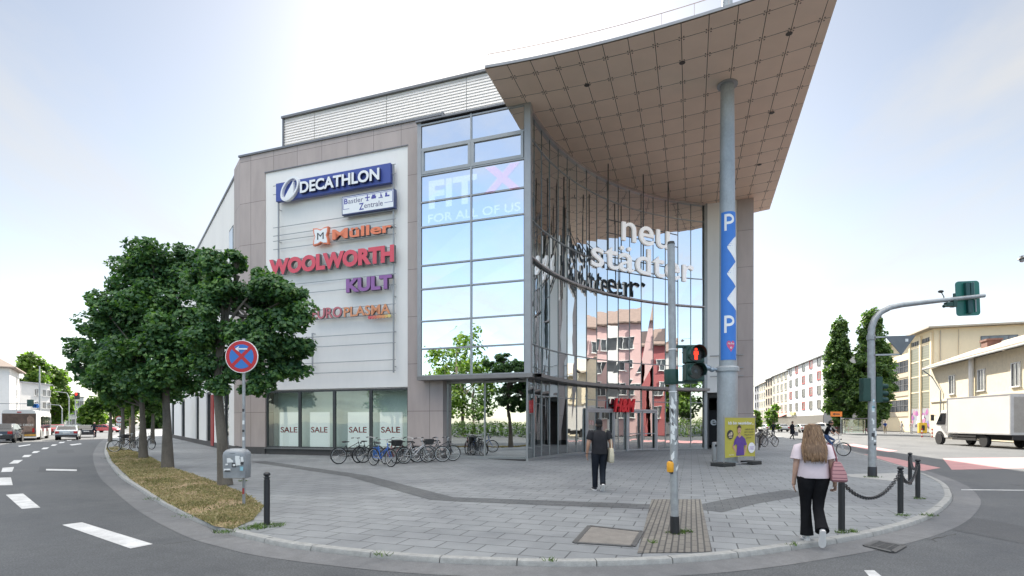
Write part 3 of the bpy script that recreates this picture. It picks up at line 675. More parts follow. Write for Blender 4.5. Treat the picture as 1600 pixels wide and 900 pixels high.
b = MB(); b.b2(lx0 - .05, lx1, ly - .1, ly + 30, LT - .12, LT); b.b2(lx0 - .02, lx0 + .08, ly - .04, ly + .1, SOF, LT - .12); b.build('plant_coping', M_coping, mall)
# --- the canopy
fe = [(757, 107), (814, 100), (924, 74), (1085, 29.5), (1174.5, 3), (1324, -50)]
cw = [toL(gp(x, y, SOF)) for x, y in fe]; rback = toL(gp(1202.5, 327, SOF))
# quadratic through the measured front edge, in the building's own axes
sx_ = [p.x for p in cw]; A3 = [[sum(x ** (i + j) for x in sx_) for j in range(3)] for i in range(3)]; B3 = [sum(p.y * p.x ** i for p in cw) for i in range(3)]
co3 = Matrix(A3).inverted() @ Vector(B3)
def fedge(x): return co3[0] + co3[1] * x + co3[2] * x * x
cl = [Vector((cw[0].x + (cw[-1].x - cw[0].x) * k / 20, 0, SOF)) for k in range(21)]
for p in cl: p.y = fedge(p.x)
cl.append(rback)
back = [Vector((pe + .05, 15.8, SOF)), Vector((pe - 1, 20, SOF)), Vector((cl[0].x + .6, 20, SOF))]
out2 = [(p.x, p.y) for p in cl + back]
b = MB(); inner = [(x, y) for x, y in out2]
b.prism(inner, Matrix.Translation((0, 0, SOF + .055)), .10); b.build('canopy_roof', mat('canopy_edge_metal', (.26, .265, .275), .4, metal=.5, var=.07), mall)
# soffit: square boards with open joints, clipped to the outline
bm = bmesh.new(); tw, tl, gap = .92, 1.29, .022
x = cl[0].x
while x < 18:
    for k in range(24):
        y0 = -.0 + (k - 1) * tl + .75
        q = [(x, max(y0, 0)), (x + tw - gap, max(y0, 0)), (x + tw - gap, y0 + tl - gap), (x, y0 + tl - gap)]
        bm.faces.new([bm.verts.new((xx, yy + fedge(min(xx, cl[20].x)), SOF + rr.uniform(-.003, .003))) for xx, yy in q][::-1])
    x += tw
for p, q in ((cl[20], rback), (Vector((18, 20, 0)), Vector((-5, 20, 0))), (rback, back[0])):
    d = q - p; nn = Vector((d.y, -d.x, 0)).normalized()
    bmesh.ops.bisect_plane(bm, geom=bm.verts[:] + bm.edges[:] + bm.faces[:], dist=1e-5, plane_co=p, plane_no=nn, clear_outer=True)
me = bpy.data.meshes.new('soffit_boards'); bm.to_mesh(me); bm.free()
m, nt, out = newmat('soffit_board'); g = node(nt, 'ShaderNodeNewGeometry'); tc = node(nt, 'ShaderNodeTexCoord')
c = ramp(nt, g.outputs['Random Per Island'], [(0, (.80, .635, .50)), (1, (.84, .675, .54))]); c = mixc(nt, 1., c, ramp(nt, noise(nt, tc.outputs['Object'], 1.1, 6), [(.3, (.95, .95, .95)), (.7, (1.03, 1.03, 1.03))]), 'MULTIPLY')
bs = node(nt, 'ShaderNodeBsdfPrincipled', None, {'Base Color': c, 'Roughness': .45, 'Specular IOR Level': .35}); nt.links.new(bs.outputs[0], out.inputs[0])
me.materials.append(m); so = bpy.data.objects.new('soffit_boards', me); COL.objects.link(so); so.parent = mall
b = MB(); b.prism(inner, Matrix.Translation((0, 0, SOF + .03)), .02); b.build('soffit_backing', mat('soffit_joint', (.06, .045, .03), .8), mall)
b = MB(); x = cl[0].x + tw
hull = [Vector((p.x, p.y, 0)) for p in cl] + [Vector((back[0].x, back[0].y - .2, 0)), Vector((cl[0].x, 15.6, 0))]
while x < 18:
    for k in range(20):
        y = k * tl + .75 + fedge(min(x, cl[20].x))
        if inside((x - gap / 2, y - gap / 2), hull):
            for dx, dy in ((.07, .07), (-.085, .07), (.07, -.085), (-.085, -.085)): b.lathe([(.012, -.012), (.03, -.006), (.03, .0)], 6, (x + dx, y + dy, SOF - .003))
    x += tw
tag(b.build('soffit_clamps', mat('soffit_fixing', (.16, .13, .11), .5, metal=.5), mall), kind='stuff')
for px, py in [(917, 133), (1066, 98), (1233, 52.5), (1206, 176), (1186.5, 257), (1172, 313.5)]:
    p = toL(gp(px, py, SOF)); MB().lathe([(.02, -.01), (.10, -.012), (.115, -.004), (.115, .0)], 16, (p.x, p.y, SOF - .004)).build('soffit_downlight', mat('downlight_dark', (.05, .04, .035), .5), mall)
# rail along the canopy's front edge
b = MB(); fr = [p for p in cl[:21]]
for p, q in zip(fr, fr[1:]): b.tube([p + Vector((.02, .25, .75)), q + Vector((.02, .25, .75))], .014, 6)
for k in range(12):
    t_ = k / 11 * (len(fr) - 1); i = min(int(t_), len(fr) - 2); p = fr[i].lerp(fr[i + 1], t_ - i); b.cyl(p + Vector((.02, .25, .3)), p + Vector((.02, .25, .75)), .008, n=6)
b.build('canopy_rail', mat('rail_pink', (.5, .38, .34), .4, metal=.3), mall)
# --- the big column that carries the canopy
cc = dp(1136.5, 21.6); ccl = toL(cc); M_col = mat('galvanised_column', (.36, .385, .40), .5, metal=.3, var=.18, scale=1.6, bump=.15, bscale=30, stretch=(1, 1, .6))
b = MB(); b.lathe([(.52, 0), (.52, .05), (.40, .051), (.395, 3.86), (.33, 3.93), (.325, 4.2), (.30, 10.5), (.262, SOF)], 40, (ccl.x, ccl.y, 0)); b.lathe([(.2, SOF + .35), (.2, 21.5)], 20, (ccl.x, ccl.y, 0))
co = b.build('canopy_column', M_col, mall, smooth=40)
b = MB(); b.lathe([(.40, 3.78), (.455, 3.79), (.46, 3.93), (.40, 4.0)], 32, (ccl.x, ccl.y, 0)); b.build('collar', M_col, co, smooth=40)
b = MB(); b.lathe([(.26, SOF - .06), (.40, SOF - .05), (.40, SOF)], 28, (ccl.x, ccl.y, 0)); b.build('ceiling_ring', M_steel, co, smooth=40)
b = MB(); p = Vector((ccl.x - .40, ccl.y - .18, 3.88)); b.cyl(p, p + Vector((-.16, -.02, 0)), .05, n=10)
for k, (dx, dz) in enumerate([(-.2, 0), (-.34, .06), (-.46, .12)]): b.ball(p + Vector((dx, -.05 * k, dz)), (.12, .1, .11), 12, 8)
b.cyl(p + Vector((-.3, -.1, .04)), p + Vector((-.62, -.2, .12)), .085, .11, 14); b.build('camera_cluster', mat('camera_metal', (.28, .34, .40), .4, metal=.5), co, smooth=40)  # cluster of surveillance cameras beside the column collar

# ================================================================== SIGNS ON THE FACADE
YS = -.34
def sign_root(name, label, px, py, y=YS): o = BP(px, py, y); return thing(name, label, 'sign', toW(o), -TH, 'shop signs on the white wall'), o
def panel(bmx, x0, x1, z0, z1, y0, y1): bmx.b2(x0, x1, y0, y1, z0, z1)
Mf = lambda y: Matrix(((1, 0, 0, 0), (0, 0, -1, y), (0, 1, 0, 0), (0, 0, 0, 1)))
M_sw = mat('sign_white', (.82, .83, .84), .4, var=.02); M_sblue = mat('sign_blue', (.055, .085, .32), .4, var=.05); M_sdk = mat('sign_side_grey', (.17, .165, .17), .5)
def letters(parent, og, body, p0, p1, front, ret, y, depth, **k):
    """channel letters: dark returns behind a coloured face"""
    a, c = BP(*p0, y), BP(*p1, y); b_ = MB(); text(b_, body, Mf(y + depth), a.x, c.x, a.z, c.z, depth - .012, **k); o1 = rel(b_, og).build('letter_returns', ret, parent)
    b_ = MB(); text(b_, body, Mf(y + .012), a.x, c.x, a.z, c.z, .014, **k); return rel(b_, og).build('letters', front, parent)
# sports shop
t, og = sign_root('shop_sign', 'long blue sign with white raised DECATHLON letters and oval emblem', 520, 284)
x0, x1 = S(431, YS), S(610, YS); z0, z1 = Z(431, 315.5, YS), Z(610, 253, YS); z1 = (Z(431, 288, YS) + z1) / 2; z0 = (z0 + Z(610, 284.5, YS)) / 2
rel(MB().b2(x0, x1, YS, YS + .2, z0, z1), og).build('panel', M_sblue, t, bevel=.01)
letters(t, og, 'DECATHLON', (468.5, 302), (592.5, 261.5), M_sw, mat('deep_navy', (.03, .04, .12), .5), YS - .16, .16, offset=.03)
cx_, cz_ = S(452, YS - .16), Z(452, 294.5, YS - .16); b = MB(); ow = .70; oh = .45; rt = R(48)
def ell(a, k=1.0): X, Y = ow * k * math.cos(a), oh * k * math.sin(a); return (cx_ + X * math.cos(rt) - Y * math.sin(rt), cz_ + X * math.sin(rt) + Y * math.cos(rt))
ro = [ell(2 * math.pi * i / 40) for i in range(40)]; ri = [ell(2 * math.pi * i / 40, .82) for i in range(40)]
for i in range(40): j = (i + 1) % 40; b.prism([ro[i], ro[j], ri[j], ri[i]], Mf(YS), .16)
b.prism([ell(R(188), .9), ell(R(215), .93), ell(R(245), .93), ell(R(262), .93), ell(R(10), .62)], Mf(YS), .165)
rel(b, og).build('emblem', M_sw, t)
# hobby shop
t, og = sign_root('shop_sign', 'white framed Bastler Zentrale sign with small hobby icons under the long blue sign', 575, 315)
x0, x1 = S(534, YS), S(616, YS); z0, z1 = (Z(534, 336, YS) + Z(616, 325, YS)) / 2, (Z(534, 308, YS) + Z(616, 294, YS)) / 2
rel(MB().b2(x0, x1, YS, YS + .24, z0, z1), og).build('case', mat('case_blue', (.06, .08, .2), .4), t, bevel=.01)
rel(MB().b2(x0 + .05, x1 - .05, YS - .008, YS, z0 + .05, z1 - .05), og).build('face', M_sw, t)
M_ink = mat('sign_ink', (.13, .12, .22), .5, var=.03); M_inkb = mat('sign_ink_blue', (.07, .07, .33), .5, var=.03)
W_, Hh = x1 - x0, z1 - z0; y_ = YS - .008
def fx(u, v): return x0 + W_ * u, z0 + Hh * v
def ft(bmx, body, u0, v0, u1, v1, **k): a, c = fx(u0, v0), fx(u1, v1); text(bmx, body, Mf(y_), a[0], c[0], a[1], c[1], .006, **k)
b = MB(); ft(b, 'astler', .13, .57, .42, .83); ft(b, 'entrale', .44, .2, .79, .48); rel(b, og).build('letters', M_ink, t)
for q in (('B', .05, .57, .12, .85), ('Z', .34, .14, .43, .5)): b = MB(); ft(b, *q, offset=.018); rel(b, og).build('initial', M_inkb, t)
b = MB()
for u0, u1, v in ((.03, .03, 0), (.97, .97, 0)): a = fx(u0, .3); c = fx(u1, .9); b.b2(a[0] - .012, a[0] + .012, y_ - .005, y_, a[1], c[1])
for v, u0, u1 in ((.9, .03, .97), (.3, .03, .15), (.33, .82, .97)): a = fx(u0, v); c = fx(u1, v); b.b2(a[0], c[0], y_ - .005, y_, a[1] - .01, a[1] + .01)
for k, u in enumerate((.5, .62, .75, .87)):
    a = fx(u, .74); w = .13
    if k == 0: b.b2(a[0] - .14, a[0] + .14, y_ - .006, y_, a[1] - .02, a[1] + .03); b.b2(a[0] - .025, a[0] + .025, y_ - .007, y_, a[1] - .16, a[1] + .16); b.b2(a[0] - .07, a[0] + .07, y_ - .006, y_, a[1] - .16, a[1] - .13)
    if k == 1: b.b2(a[0] - .13, a[0] + .13, y_ - .006, y_, a[1] - .1, a[1] + .02); b.b2(a[0] - .09, a[0] + .09, y_ - .006, y_, a[1] + .02, a[1] + .1)
    if k == 2: b.prism([(a[0], a[1] + .16), (a[0] + .09, a[1] - .06), (a[0] - .02, a[1] - .06)], Mf(y_), .006); b.b2(a[0] - .12, a[0] + .12, y_ - .006, y_, a[1] - .12, a[1] - .08)
    if k == 3: b.b2(a[0] - .12, a[0] + .13, y_ - .006, y_, a[1] - .1, a[1] - .03); b.b2(a[0] - .1, a[0], y_ - .006, y_, a[1] - .03, a[1] + .1)
rel(b, og).build('icons', M_inkb, t)
# drugstore
M_or = mat('sign_orange', (.78, .22, .11), .45, var=.04); M_red = mat('sign_red', (.66, .085, .12), .45, var=.04)
t, og = sign_root('shop_sign', 'orange Müller letters with a white M emblem, third sign down on the wall', 550, 365)
letters(t, og, 'Müller', (519, 375), (612, 346), M_or, M_sdk, YS, .16, offset=.028)
a, c = BP(489, 384, YS), BP(513, 353.5, YS); cx2, cz2 = (a.x + c.x) / 2, (a.z + c.z) / 2; hw, hh = (c.x - a.x) / 2, (c.z - a.z) / 2
bow = lambda k: [(cx2 + hw * k * u, cz2 + hh * k * v) for u, v in ((-1, -1), (-.45, -.95), (0, -.72), (.45, -.95), (1, -1), (.95, -.45), (.78, 0), (.95, .45), (1, 1), (.45, .95), (0, .72), (-.45, .95), (-1, 1), (-.95, .45), (-.78, 0), (-.95, -.45))]
rel(MB().prism(bow(1), Mf(YS + .16), .16), og).build('emblem_back', M_or, t); rel(MB().prism(bow(.84), Mf(YS), .012), og).build('emblem_face', M_sw, t)
b = MB(); text(b, 'M', Mf(YS - .012), cx2 - hw * .42, cx2 + hw * .42, cz2 - hh * .38, cz2 + hh * .38, .01, offset=.0); rel(b, og).build('emblem_letter', mat('sign_black', (.03, .03, .035), .5), t)
t, og = sign_root('shop_sign', 'big red WOOLWORTH letters in the middle of the white wall, partly behind the tree', 520, 404)
letters(t, og, 'WOOLWORTH', (420.5, 431), (615.5, 381.5), M_red, M_sdk, YS, .2, offset=.055)
t, og = sign_root('shop_sign', 'purple KULT letters on rails, second lowest sign on the white wall', 575, 445)
letters(t, og, 'KULT', (540.5, 457.5), (612, 428.5), mat('sign_purple', (.28, .12, .33), .45, var=.04), mat('dark_plum', (.05, .03, .07), .5), YS, .16, offset=.05)
t, og = sign_root('shop_sign', 'small red and orange EUROPLASMA letters with a row of dots underneath', 545, 486)
letters(t, og, 'EURO', (487, 499), (534, 478.5), mat('sign_rose', (.5, .15, .17), .5, var=.04), M_sdk, YS, .1, offset=.018)
letters(t, og, 'PLASMA', (537, 495.5), (609.5, 474), mat('sign_peach', (.66, .28, .14), .5, var=.04), M_sdk, YS, .1, offset=.018)
for k in range(8):
    f = k / 7; p = BP(577 + 31 * f, 496 - 2.6 * f, YS); c3 = [(.6, .1, .12), (.62, .14, .12), (.62, .18, .12), (.65, .24, .12), (.66, .28, .13), (.68, .33, .13), (.68, .42, .14), (.68, .55, .2)][k]
    b = MB(); b.tube([p + Vector((0, .06, 0)), p], .085, 12); rel(b, og).build('dot', mat('sign_dot_%d' % k, c3, .5), t)
# rails that carry the signs
for right, left in ((257, 290), (270, 305), (331, 353), (345, 366), (353, 375), (366, 389), (388, 407), (402, 421), (430, 445), (446, 461), (476, 489), (491, 503), (520, 529), (536, 545), (563, 569), (579, 585)):
    z = (Z(616, right, -.2) + Z(431, left, -.2)) / 2
    MB().tube([(S(427, -.2), -.2, z), (S(618, -.2), -.2, z)], .02, 6).build('sign_rail', M_steel, mall)
b = MB()
for p in (434, 487, 614):
    x = S(p, -.22); zlo = Z(p, 582 if p != 434 else 588, -.22); zhi = Z(p, 256 if p == 614 else 300 if p == 434 else 520, -.22); b.b2(x - .03, x + .03, -.19, -.13, zlo, zhi)
    z = zlo + .3
    while z < zhi: b.b2(x - .02, x + .02, -.13, .06, z, z + .03); z += 1.7
b.build('sign_bracket', M_steel, mall)
# sale posters standing in the shop windows
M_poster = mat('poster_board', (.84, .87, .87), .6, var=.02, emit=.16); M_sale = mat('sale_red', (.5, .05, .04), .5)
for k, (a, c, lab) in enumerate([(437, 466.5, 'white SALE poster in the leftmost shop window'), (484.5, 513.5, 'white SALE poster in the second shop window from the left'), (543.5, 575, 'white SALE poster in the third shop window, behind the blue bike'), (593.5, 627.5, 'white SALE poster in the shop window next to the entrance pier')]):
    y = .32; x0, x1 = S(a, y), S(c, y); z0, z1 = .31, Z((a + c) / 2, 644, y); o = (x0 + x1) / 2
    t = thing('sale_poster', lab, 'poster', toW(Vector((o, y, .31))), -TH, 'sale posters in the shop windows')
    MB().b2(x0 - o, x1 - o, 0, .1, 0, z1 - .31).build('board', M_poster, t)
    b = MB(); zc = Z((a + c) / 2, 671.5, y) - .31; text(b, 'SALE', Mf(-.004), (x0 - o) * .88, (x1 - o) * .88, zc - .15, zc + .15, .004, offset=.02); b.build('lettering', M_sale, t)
# the hanging name of the centre
A = dp(921, 27.4); B_ = dp(1084, 30.9); u = (B_ - A).normalized(); nrm = Vector((u.y, -u.x, 0))
t = thing('hanging_sign', 'white rounded neu städter letters hanging on rods in front of the curved glass', 'sign', (A.x, A.y, 0), math.atan2(u.y, u.x))
Lw = (B_ - A).length
def tpx(px):     # distance along the sign for an image column
    k = (px - CX) / F; return (k * A.y - A.x) / (u.x - k * u.y)
def tz(px, py): q = A + u * tpx(px); return zat(py, q.y)
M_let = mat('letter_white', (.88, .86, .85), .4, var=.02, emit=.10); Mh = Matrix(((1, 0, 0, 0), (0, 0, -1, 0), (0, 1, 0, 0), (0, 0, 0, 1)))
M_letb = mat('letter_back', (.06, .07, .07), .5)
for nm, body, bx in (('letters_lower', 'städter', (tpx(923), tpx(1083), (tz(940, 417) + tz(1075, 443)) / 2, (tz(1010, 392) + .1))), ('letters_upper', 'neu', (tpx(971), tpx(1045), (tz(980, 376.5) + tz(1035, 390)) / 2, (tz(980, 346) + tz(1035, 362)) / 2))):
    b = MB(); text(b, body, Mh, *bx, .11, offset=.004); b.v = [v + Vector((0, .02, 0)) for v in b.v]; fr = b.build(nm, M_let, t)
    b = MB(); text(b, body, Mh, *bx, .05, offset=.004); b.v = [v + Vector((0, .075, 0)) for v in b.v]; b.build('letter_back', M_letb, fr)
b = MB()
for px, yy in ((954, .2), (1010, .25), (1050, .3)): b.cyl((tpx(px), yy, tz(px, 420)), (tpx(px), yy, SOF), .035, n=8)
for z in (tz(1000, 352), tz(1000, 372), tz(1000, 408), tz(1000, 428)): b.tube([(tpx(950), .16, z), (tpx(1062), .16, z)], .03, 6)
b.build('rods', mat('rod_dark', (.12, .115, .11), .4, metal=.5), t)
# red fashion shop sign over the doors
P0, P1 = cpt(953, .24), cpt(986, .24); uu = (toW(P1) - toW(P0)); an = math.atan2(uu.y, uu.x); wpos = toW(P0); dpt = wpos.y
t = thing('fashion_shop_sign', 'red slanted H&M letters mounted on the curved glass above the doors', 'sign', (wpos.x, wpos.y, 0), an)
b = MB(); text(b, 'H&M', Mh, 0, uu.length, zat(644, dpt), zat(622, dpt), .12, offset=.04, shear=.25); b.build('letters', mat('fashion_red', (.72, .02, .03), .4), t)
b = MB(); b.tube([(0, .1, zat(634, dpt)), (uu.length, .1, zat(634, dpt))], .025, 6)
for k in (.15, .85): b.tube([(uu.length * k, .1, zat(634, dpt)), (uu.length * k, .22, zat(634, dpt))], .025, 6)
b.build('mounting_rail', M_darkfr, t)
# lettering inside the passage
b = MB(); q = Vector((ps + .45, py_ + 2.0, 0)); t = thing('passage_lettering', 'white er lettering in the dark passage beside the column', 'sign', toW(q), -TH)
text(b, 'er', Mh, 0, .75, 1.5, 1.9, .02, offset=.02); b.build('letters', M_sw, t)
MB().b2(-.3, 1.2, .03, .08, .2, 2.5).build('backboard', M_intd, t)
# parking banner wrapped round the column
t = thing('parking_banner', 'blue parking banner with white P letters and zigzag wrapped round the column', 'banner', cc)
Fa = math.atan2(-cc.y, -cc.x)                  # angle that faces the camera
def rad_at(z): return .325 - (.025) * (z - 4.2) / 6.3 if z < 10.5 else .3
def cylp(a, z, d=0.): r = rad_at(z) + d; th = Fa + a; return Vector((r * math.cos(th), r * math.sin(th), z))
def zc(py): return zat(py, cc.y - .3)
def wrap(bmx, f, z0, z1, n, d, m=14):
    """f(z) -> (a0, a1) angles, filled in slices on the column's surface; angles grow to the right of the picture"""
    for i in range(n):
        za, zb_ = z0 + (z1 - z0) * i / n, z0 + (z1 - z0) * (i + 1) / n; A0, A1 = f(za), f(zb_)
        for k in range(m):
            g = lambda q, kk: q[0] + (q[1] - q[0]) * kk / m
            bmx.add([cylp(g(A0, k), za, d), cylp(g(A0, k + 1), za, d), cylp(g(A1, k + 1), zb_, d), cylp(g(A1, k), zb_, d)], [(0, 1, 2, 3)])
b = MB(); wrap(b, lambda z: (-.85, 1.9), zc(562), zc(330), 12, .012, 20); b.build('blue_sheet', mat('banner_blue', (.04, .19, .60), .5, var=.04), t, smooth=40)
for yt, ym, ybt in ((368, 386, 408), (408, 428, 447), (447, 467, 484)):
    def f(z, yt=yt, ym=ym, ybt=ybt):
        py = HY - (z - H) * F / (cc.y - .3); k = (py - yt) / (ym - yt) if py < ym else (ybt - py) / (ybt - ym); return (1.25 - 1.32 * max(0, min(1, k)) ** .8, 1.9)
    b = MB(); wrap(b, f, zc(ybt), zc(yt), 14, .016, 8); b.build('white_wedge', M_sw, t)
for y0, y1 in ((360, 334), (520, 493)):
    b = MB(); za, zb_ = zc(y0), zc(y1); hh = zb_ - za; wrap(b, lambda z: (-.36, -.08), za, zb_, 6, .017, 4)
    for i in range(16):                       # bowl of the P
        a0, a1_ = R(90 - 180 * i / 16), R(90 - 180 * (i + 1) / 16); q = lambda a, ro, rz_: (.12 + ro * math.cos(a), zb_ - hh * .31 + rz_ * math.sin(a))
        pts = [q(a0, .78, hh * .31), q(a1_, .78, hh * .31), q(a1_, .46, hh * .155), q(a0, .46, hh * .155)]; b.add([cylp(x, z, .017) for x, z in pts], [(0, 1, 2, 3)])
    for zz0, zz1 in ((zb_ - hh * .155, zb_), (zb_ - hh * .62, zb_ - hh * .465)): wrap(b, lambda z: (-.08, .13), zz0, zz1, 2, .017, 3)
    b.build('parking_letter', M_sw, t)
b = MB(); hz = zc(540); pts = []
hp = [(math.sin(a) ** 3 * 16, 13 * math.cos(a) - 5 * math.cos(2 * a) - 2 * math.cos(3 * a) - math.cos(4 * a)) for a in [2 * math.pi * i / 48 for i in range(48)]]
cen = (.42, hz)
for i in range(48):
    p, q = hp[i], hp[(i + 1) % 48]; P = lambda h, k: cylp(cen[0] + h[0] / 16 * .5 * k, cen[1] + h[1] / 16 * .26 * k, .017)
    for k0, k1 in ((0, .5), (.5, 1)): b.add([P(p, k0), P(q, k0), P(q, k1), P(p, k1)], [(0, 1, 2, 3)])
b.build('pink_heart', mat('heart_pink', (.62, .09, .22), .5), t)
b = MB(); text(b, 'Ha & my', Matrix(), cen[0] - .38, cen[0] + .42, hz + .02, hz + .13, .003, offset=.01, shear=.3, warp=lambda p: cylp(p.x, p.y, .021 + p.z))
text(b, 'o', Matrix(), cen[0] - .1, cen[0] + .12, hz - .13, hz - .05, .003, offset=.04, warp=lambda p: cylp(p.x, p.y, .021 + p.z)); b.build('heart_writing', M_sw, t)
# ================================================================== TREES
M_bark = mat('bark', (.13, .115, .095), .95, var=.35, scale=4, bump=.8, bscale=22, stretch=(1, 1, .35))
M_barkl = mat('bark_grey', (.2, .18, .15), .95, var=.3, scale=5, bump=.7, bscale=25, stretch=(1, 1, .35))
M_maple = mat_leaf('maple_leaves', [(.038, .10, .058), (.055, .135, .064), (.08, .175, .068), (.13, .24, .075)], .36)
M_fresh = mat_leaf('fresh_leaves', [(.05, .11, .02), (.08, .16, .028), (.12, .2, .035), (.16, .24, .05)], .45)
M_mid = mat_leaf('mid_leaves', [(.03, .07, .018), (.045, .1, .025), (.065, .13, .03), (.09, .16, .04)], .4)
M_poplar = mat_leaf('hornbeam_leaves', [(.035, .08, .025), (.055, .115, .032), (.08, .15, .042), (.13, .21, .055)], .35)
def leaves(vv, ff, rng, c, rad, n, size, droop=.5):
    c = Vector(c)
    for _ in range(n):
        while True:
            d = Vector((rng.uniform(-1, 1), rng.uniform(-1, 1), rng.uniform(-1, 1)))
            if .05 < d.length < 1: break
        k = d.length ** .45 / d.length; p = c + Vector((d.x * k * rad[0], d.y * k * rad[1], d.z * k * rad[2]))
        nrm = (Vector((d.x, d.y, abs(d.z) * .8 + .5)) + Vector((rng.gauss(0, .5), rng.gauss(0, .5), rng.gauss(0, .4)))).normalized()
        t = nrm.orthogonal().normalized(); a = rng.uniform(0, 6.28); w = nrm.cross(t); u = t * math.cos(a) + w * math.sin(a); u.z -= droop * .6; u.normalize(); w = nrm.cross(u).normalized()
        s = size * rng.uniform(.6, 1.35); o = len(vv); f = nrm * s * .16
        vv += [p, p + u * s * .45 + w * s * .48 - f, p + u * s * 1.05, p + u * s * .45 - w * s * .48 - f]
        ff += [(o, o + 1, o + 2), (o, o + 2, o + 3)]
def tree(name, label, base, trunk, tr, blobs, nleaf, size, ml, mb_=None, group=None, clumps=9, seed=1, flat=.68, spread=1.0, csize=.54):
    """base: world point; trunk: local points; blobs: [(local centre, radius)]"""
    rng = random.Random(seed); t = thing(name, label, 'tree', base, 0, group)
    tb = MB(); n = len(trunk); tb.tube(trunk, [tr * (1.35 if i == 0 else 1 - .62 * i / (n - 1)) for i in range(n)], 10)
    trunk = [Vector(p) for p in trunk]; vv, ff = [], []; tot = sum(r ** 2.2 for c, r in blobs)
    for c, r in blobs:
        c = Vector(c); k = rng.uniform(.45, .95); i = min(int(k * (n - 1)), n - 2); s = trunk[i].lerp(trunk[i + 1], k * (n - 1) - i)
        mid = s.lerp(c, .5) + Vector((rng.gauss(0, .1) * r, rng.gauss(0, .1) * r, -.12 * r)); br = tr * .36
        tb.tube([s, mid, c], [br, br * .6, br * .25], 6)
        nl = int(nleaf * r ** 2.2 / tot); m = max(3, int(clumps * rng.uniform(.8, 1.2)))
        for j in range(m):
            d = Vector((rng.gauss(0, 1), rng.gauss(0, 1), rng.gauss(0, 1))).normalized() * r * rng.uniform(.35, .95) * spread; cc_ = c + Vector((d.x, d.y, d.z * .85)); cr = r * rng.uniform(.65, 1.25) * csize
            if rng.random() < .5: tb.tube([c.lerp(mid, .3), cc_], [br * .3, br * .1], 4)
            leaves(vv, ff, rng, cc_, (cr, cr, cr * flat), nl // m, size)
    tb.build('trunk', mb_ or M_bark, t, smooth=60)
    b = MB(); b.v = vv; b.f = ff; b.mi = [0] * len(ff); b.build('crown', ml, t); return t
def pxblobs(base, L, depth, rng):
    out = []
    for px, py, r in L:
        d = depth + rng.uniform(-.7, .7) * r * depth / F; q = dp(px, d, zat(py, d)); out.append((q - base, r * depth / F))
    return out
rt = random.Random(8)
def at(px, py, y_world): return dp(px, y_world, zat(py, y_world))
b1 = gp(352, 758); d1 = b1.y; tk = [at(x, y, d1 + o) - b1 for x, y, o in ((352, 758, 0), (347, 690, 0), (340, 610, 0), (344, 540, .1), (352, 480, .15), (372, 430, .1))]
tree('maple_tree', 'nearest maple with a slanting trunk, its branches reaching over the shop signs', b1, tk, .145,
     pxblobs(b1, [(440, 452, 36), (398, 462, 36), (462, 492, 26), (455, 548, 28), (418, 540, 34), (425, 588, 20), (472, 578, 13), (375, 520, 30), (382, 575, 28), (345, 410, 30), (372, 400, 16), (350, 455, 34), (318, 520, 34), (330, 570, 30), (465, 458, 18), (410, 436, 18), (440, 500, 28), (345, 600, 20), (400, 600, 22), (445, 575, 28), (470, 540, 22), (320, 470, 30), (410, 510, 30), (310, 440, 26)], d1, rt), 27000, .115, M_maple, group='maples in the grass strip', seed=2, clumps=10, spread=.95)
b2_ = gp(262, 731); d2 = b2_.y; tk = [at(x, y, d2) - b2_ for x, y in ((262, 731), (261, 660), (258, 600), (250, 520), (245, 440))]
tree('maple_tree', 'middle maple of the grass strip with a straight trunk and tall dense dark crown', b2_, tk, .16,
     pxblobs(b2_, [(238, 392, 26), (255, 420, 38), (215, 430, 34), (195, 470, 36), (245, 470, 42), (295, 430, 38), (320, 405, 24), (170, 515, 34), (225, 520, 46), (285, 500, 46), (265, 560, 44), (205, 565, 40), (155, 555, 26), (310, 560, 32), (235, 600, 30), (300, 600, 24), (280, 395, 18), (180, 445, 18), (205, 405, 16), (330, 450, 28), (180, 560, 34), (255, 600, 26), (160, 480, 24), (230, 430, 34), (270, 520, 40), (210, 510, 40), (190, 540, 34)], d2, rt), 36000, .14, M_maple, group='maples in the grass strip', seed=3, clumps=10)
b3 = gp(224, 716); d3 = b3.y; tk = [at(x, y, d3) - b3 for x, y in ((224, 716), (223, 660), (220, 600), (205, 540))]
tree('maple_tree', 'farther maple of the grass strip whose low branches stretch left over the road', b3, tk, .15,
     pxblobs(b3, [(190, 540, 34), (150, 555, 28), (128, 545, 20), (118, 575, 14), (165, 590, 26), (215, 590, 30), (250, 610, 22), (195, 612, 20), (142, 522, 18), (215, 520, 34), (170, 565, 26), (175, 615, 16), (235, 580, 30), (265, 612, 20), (140, 590, 16)], d3, rt), 15000, .16, M_maple, group='maples in the grass strip', seed=4, clumps=10)
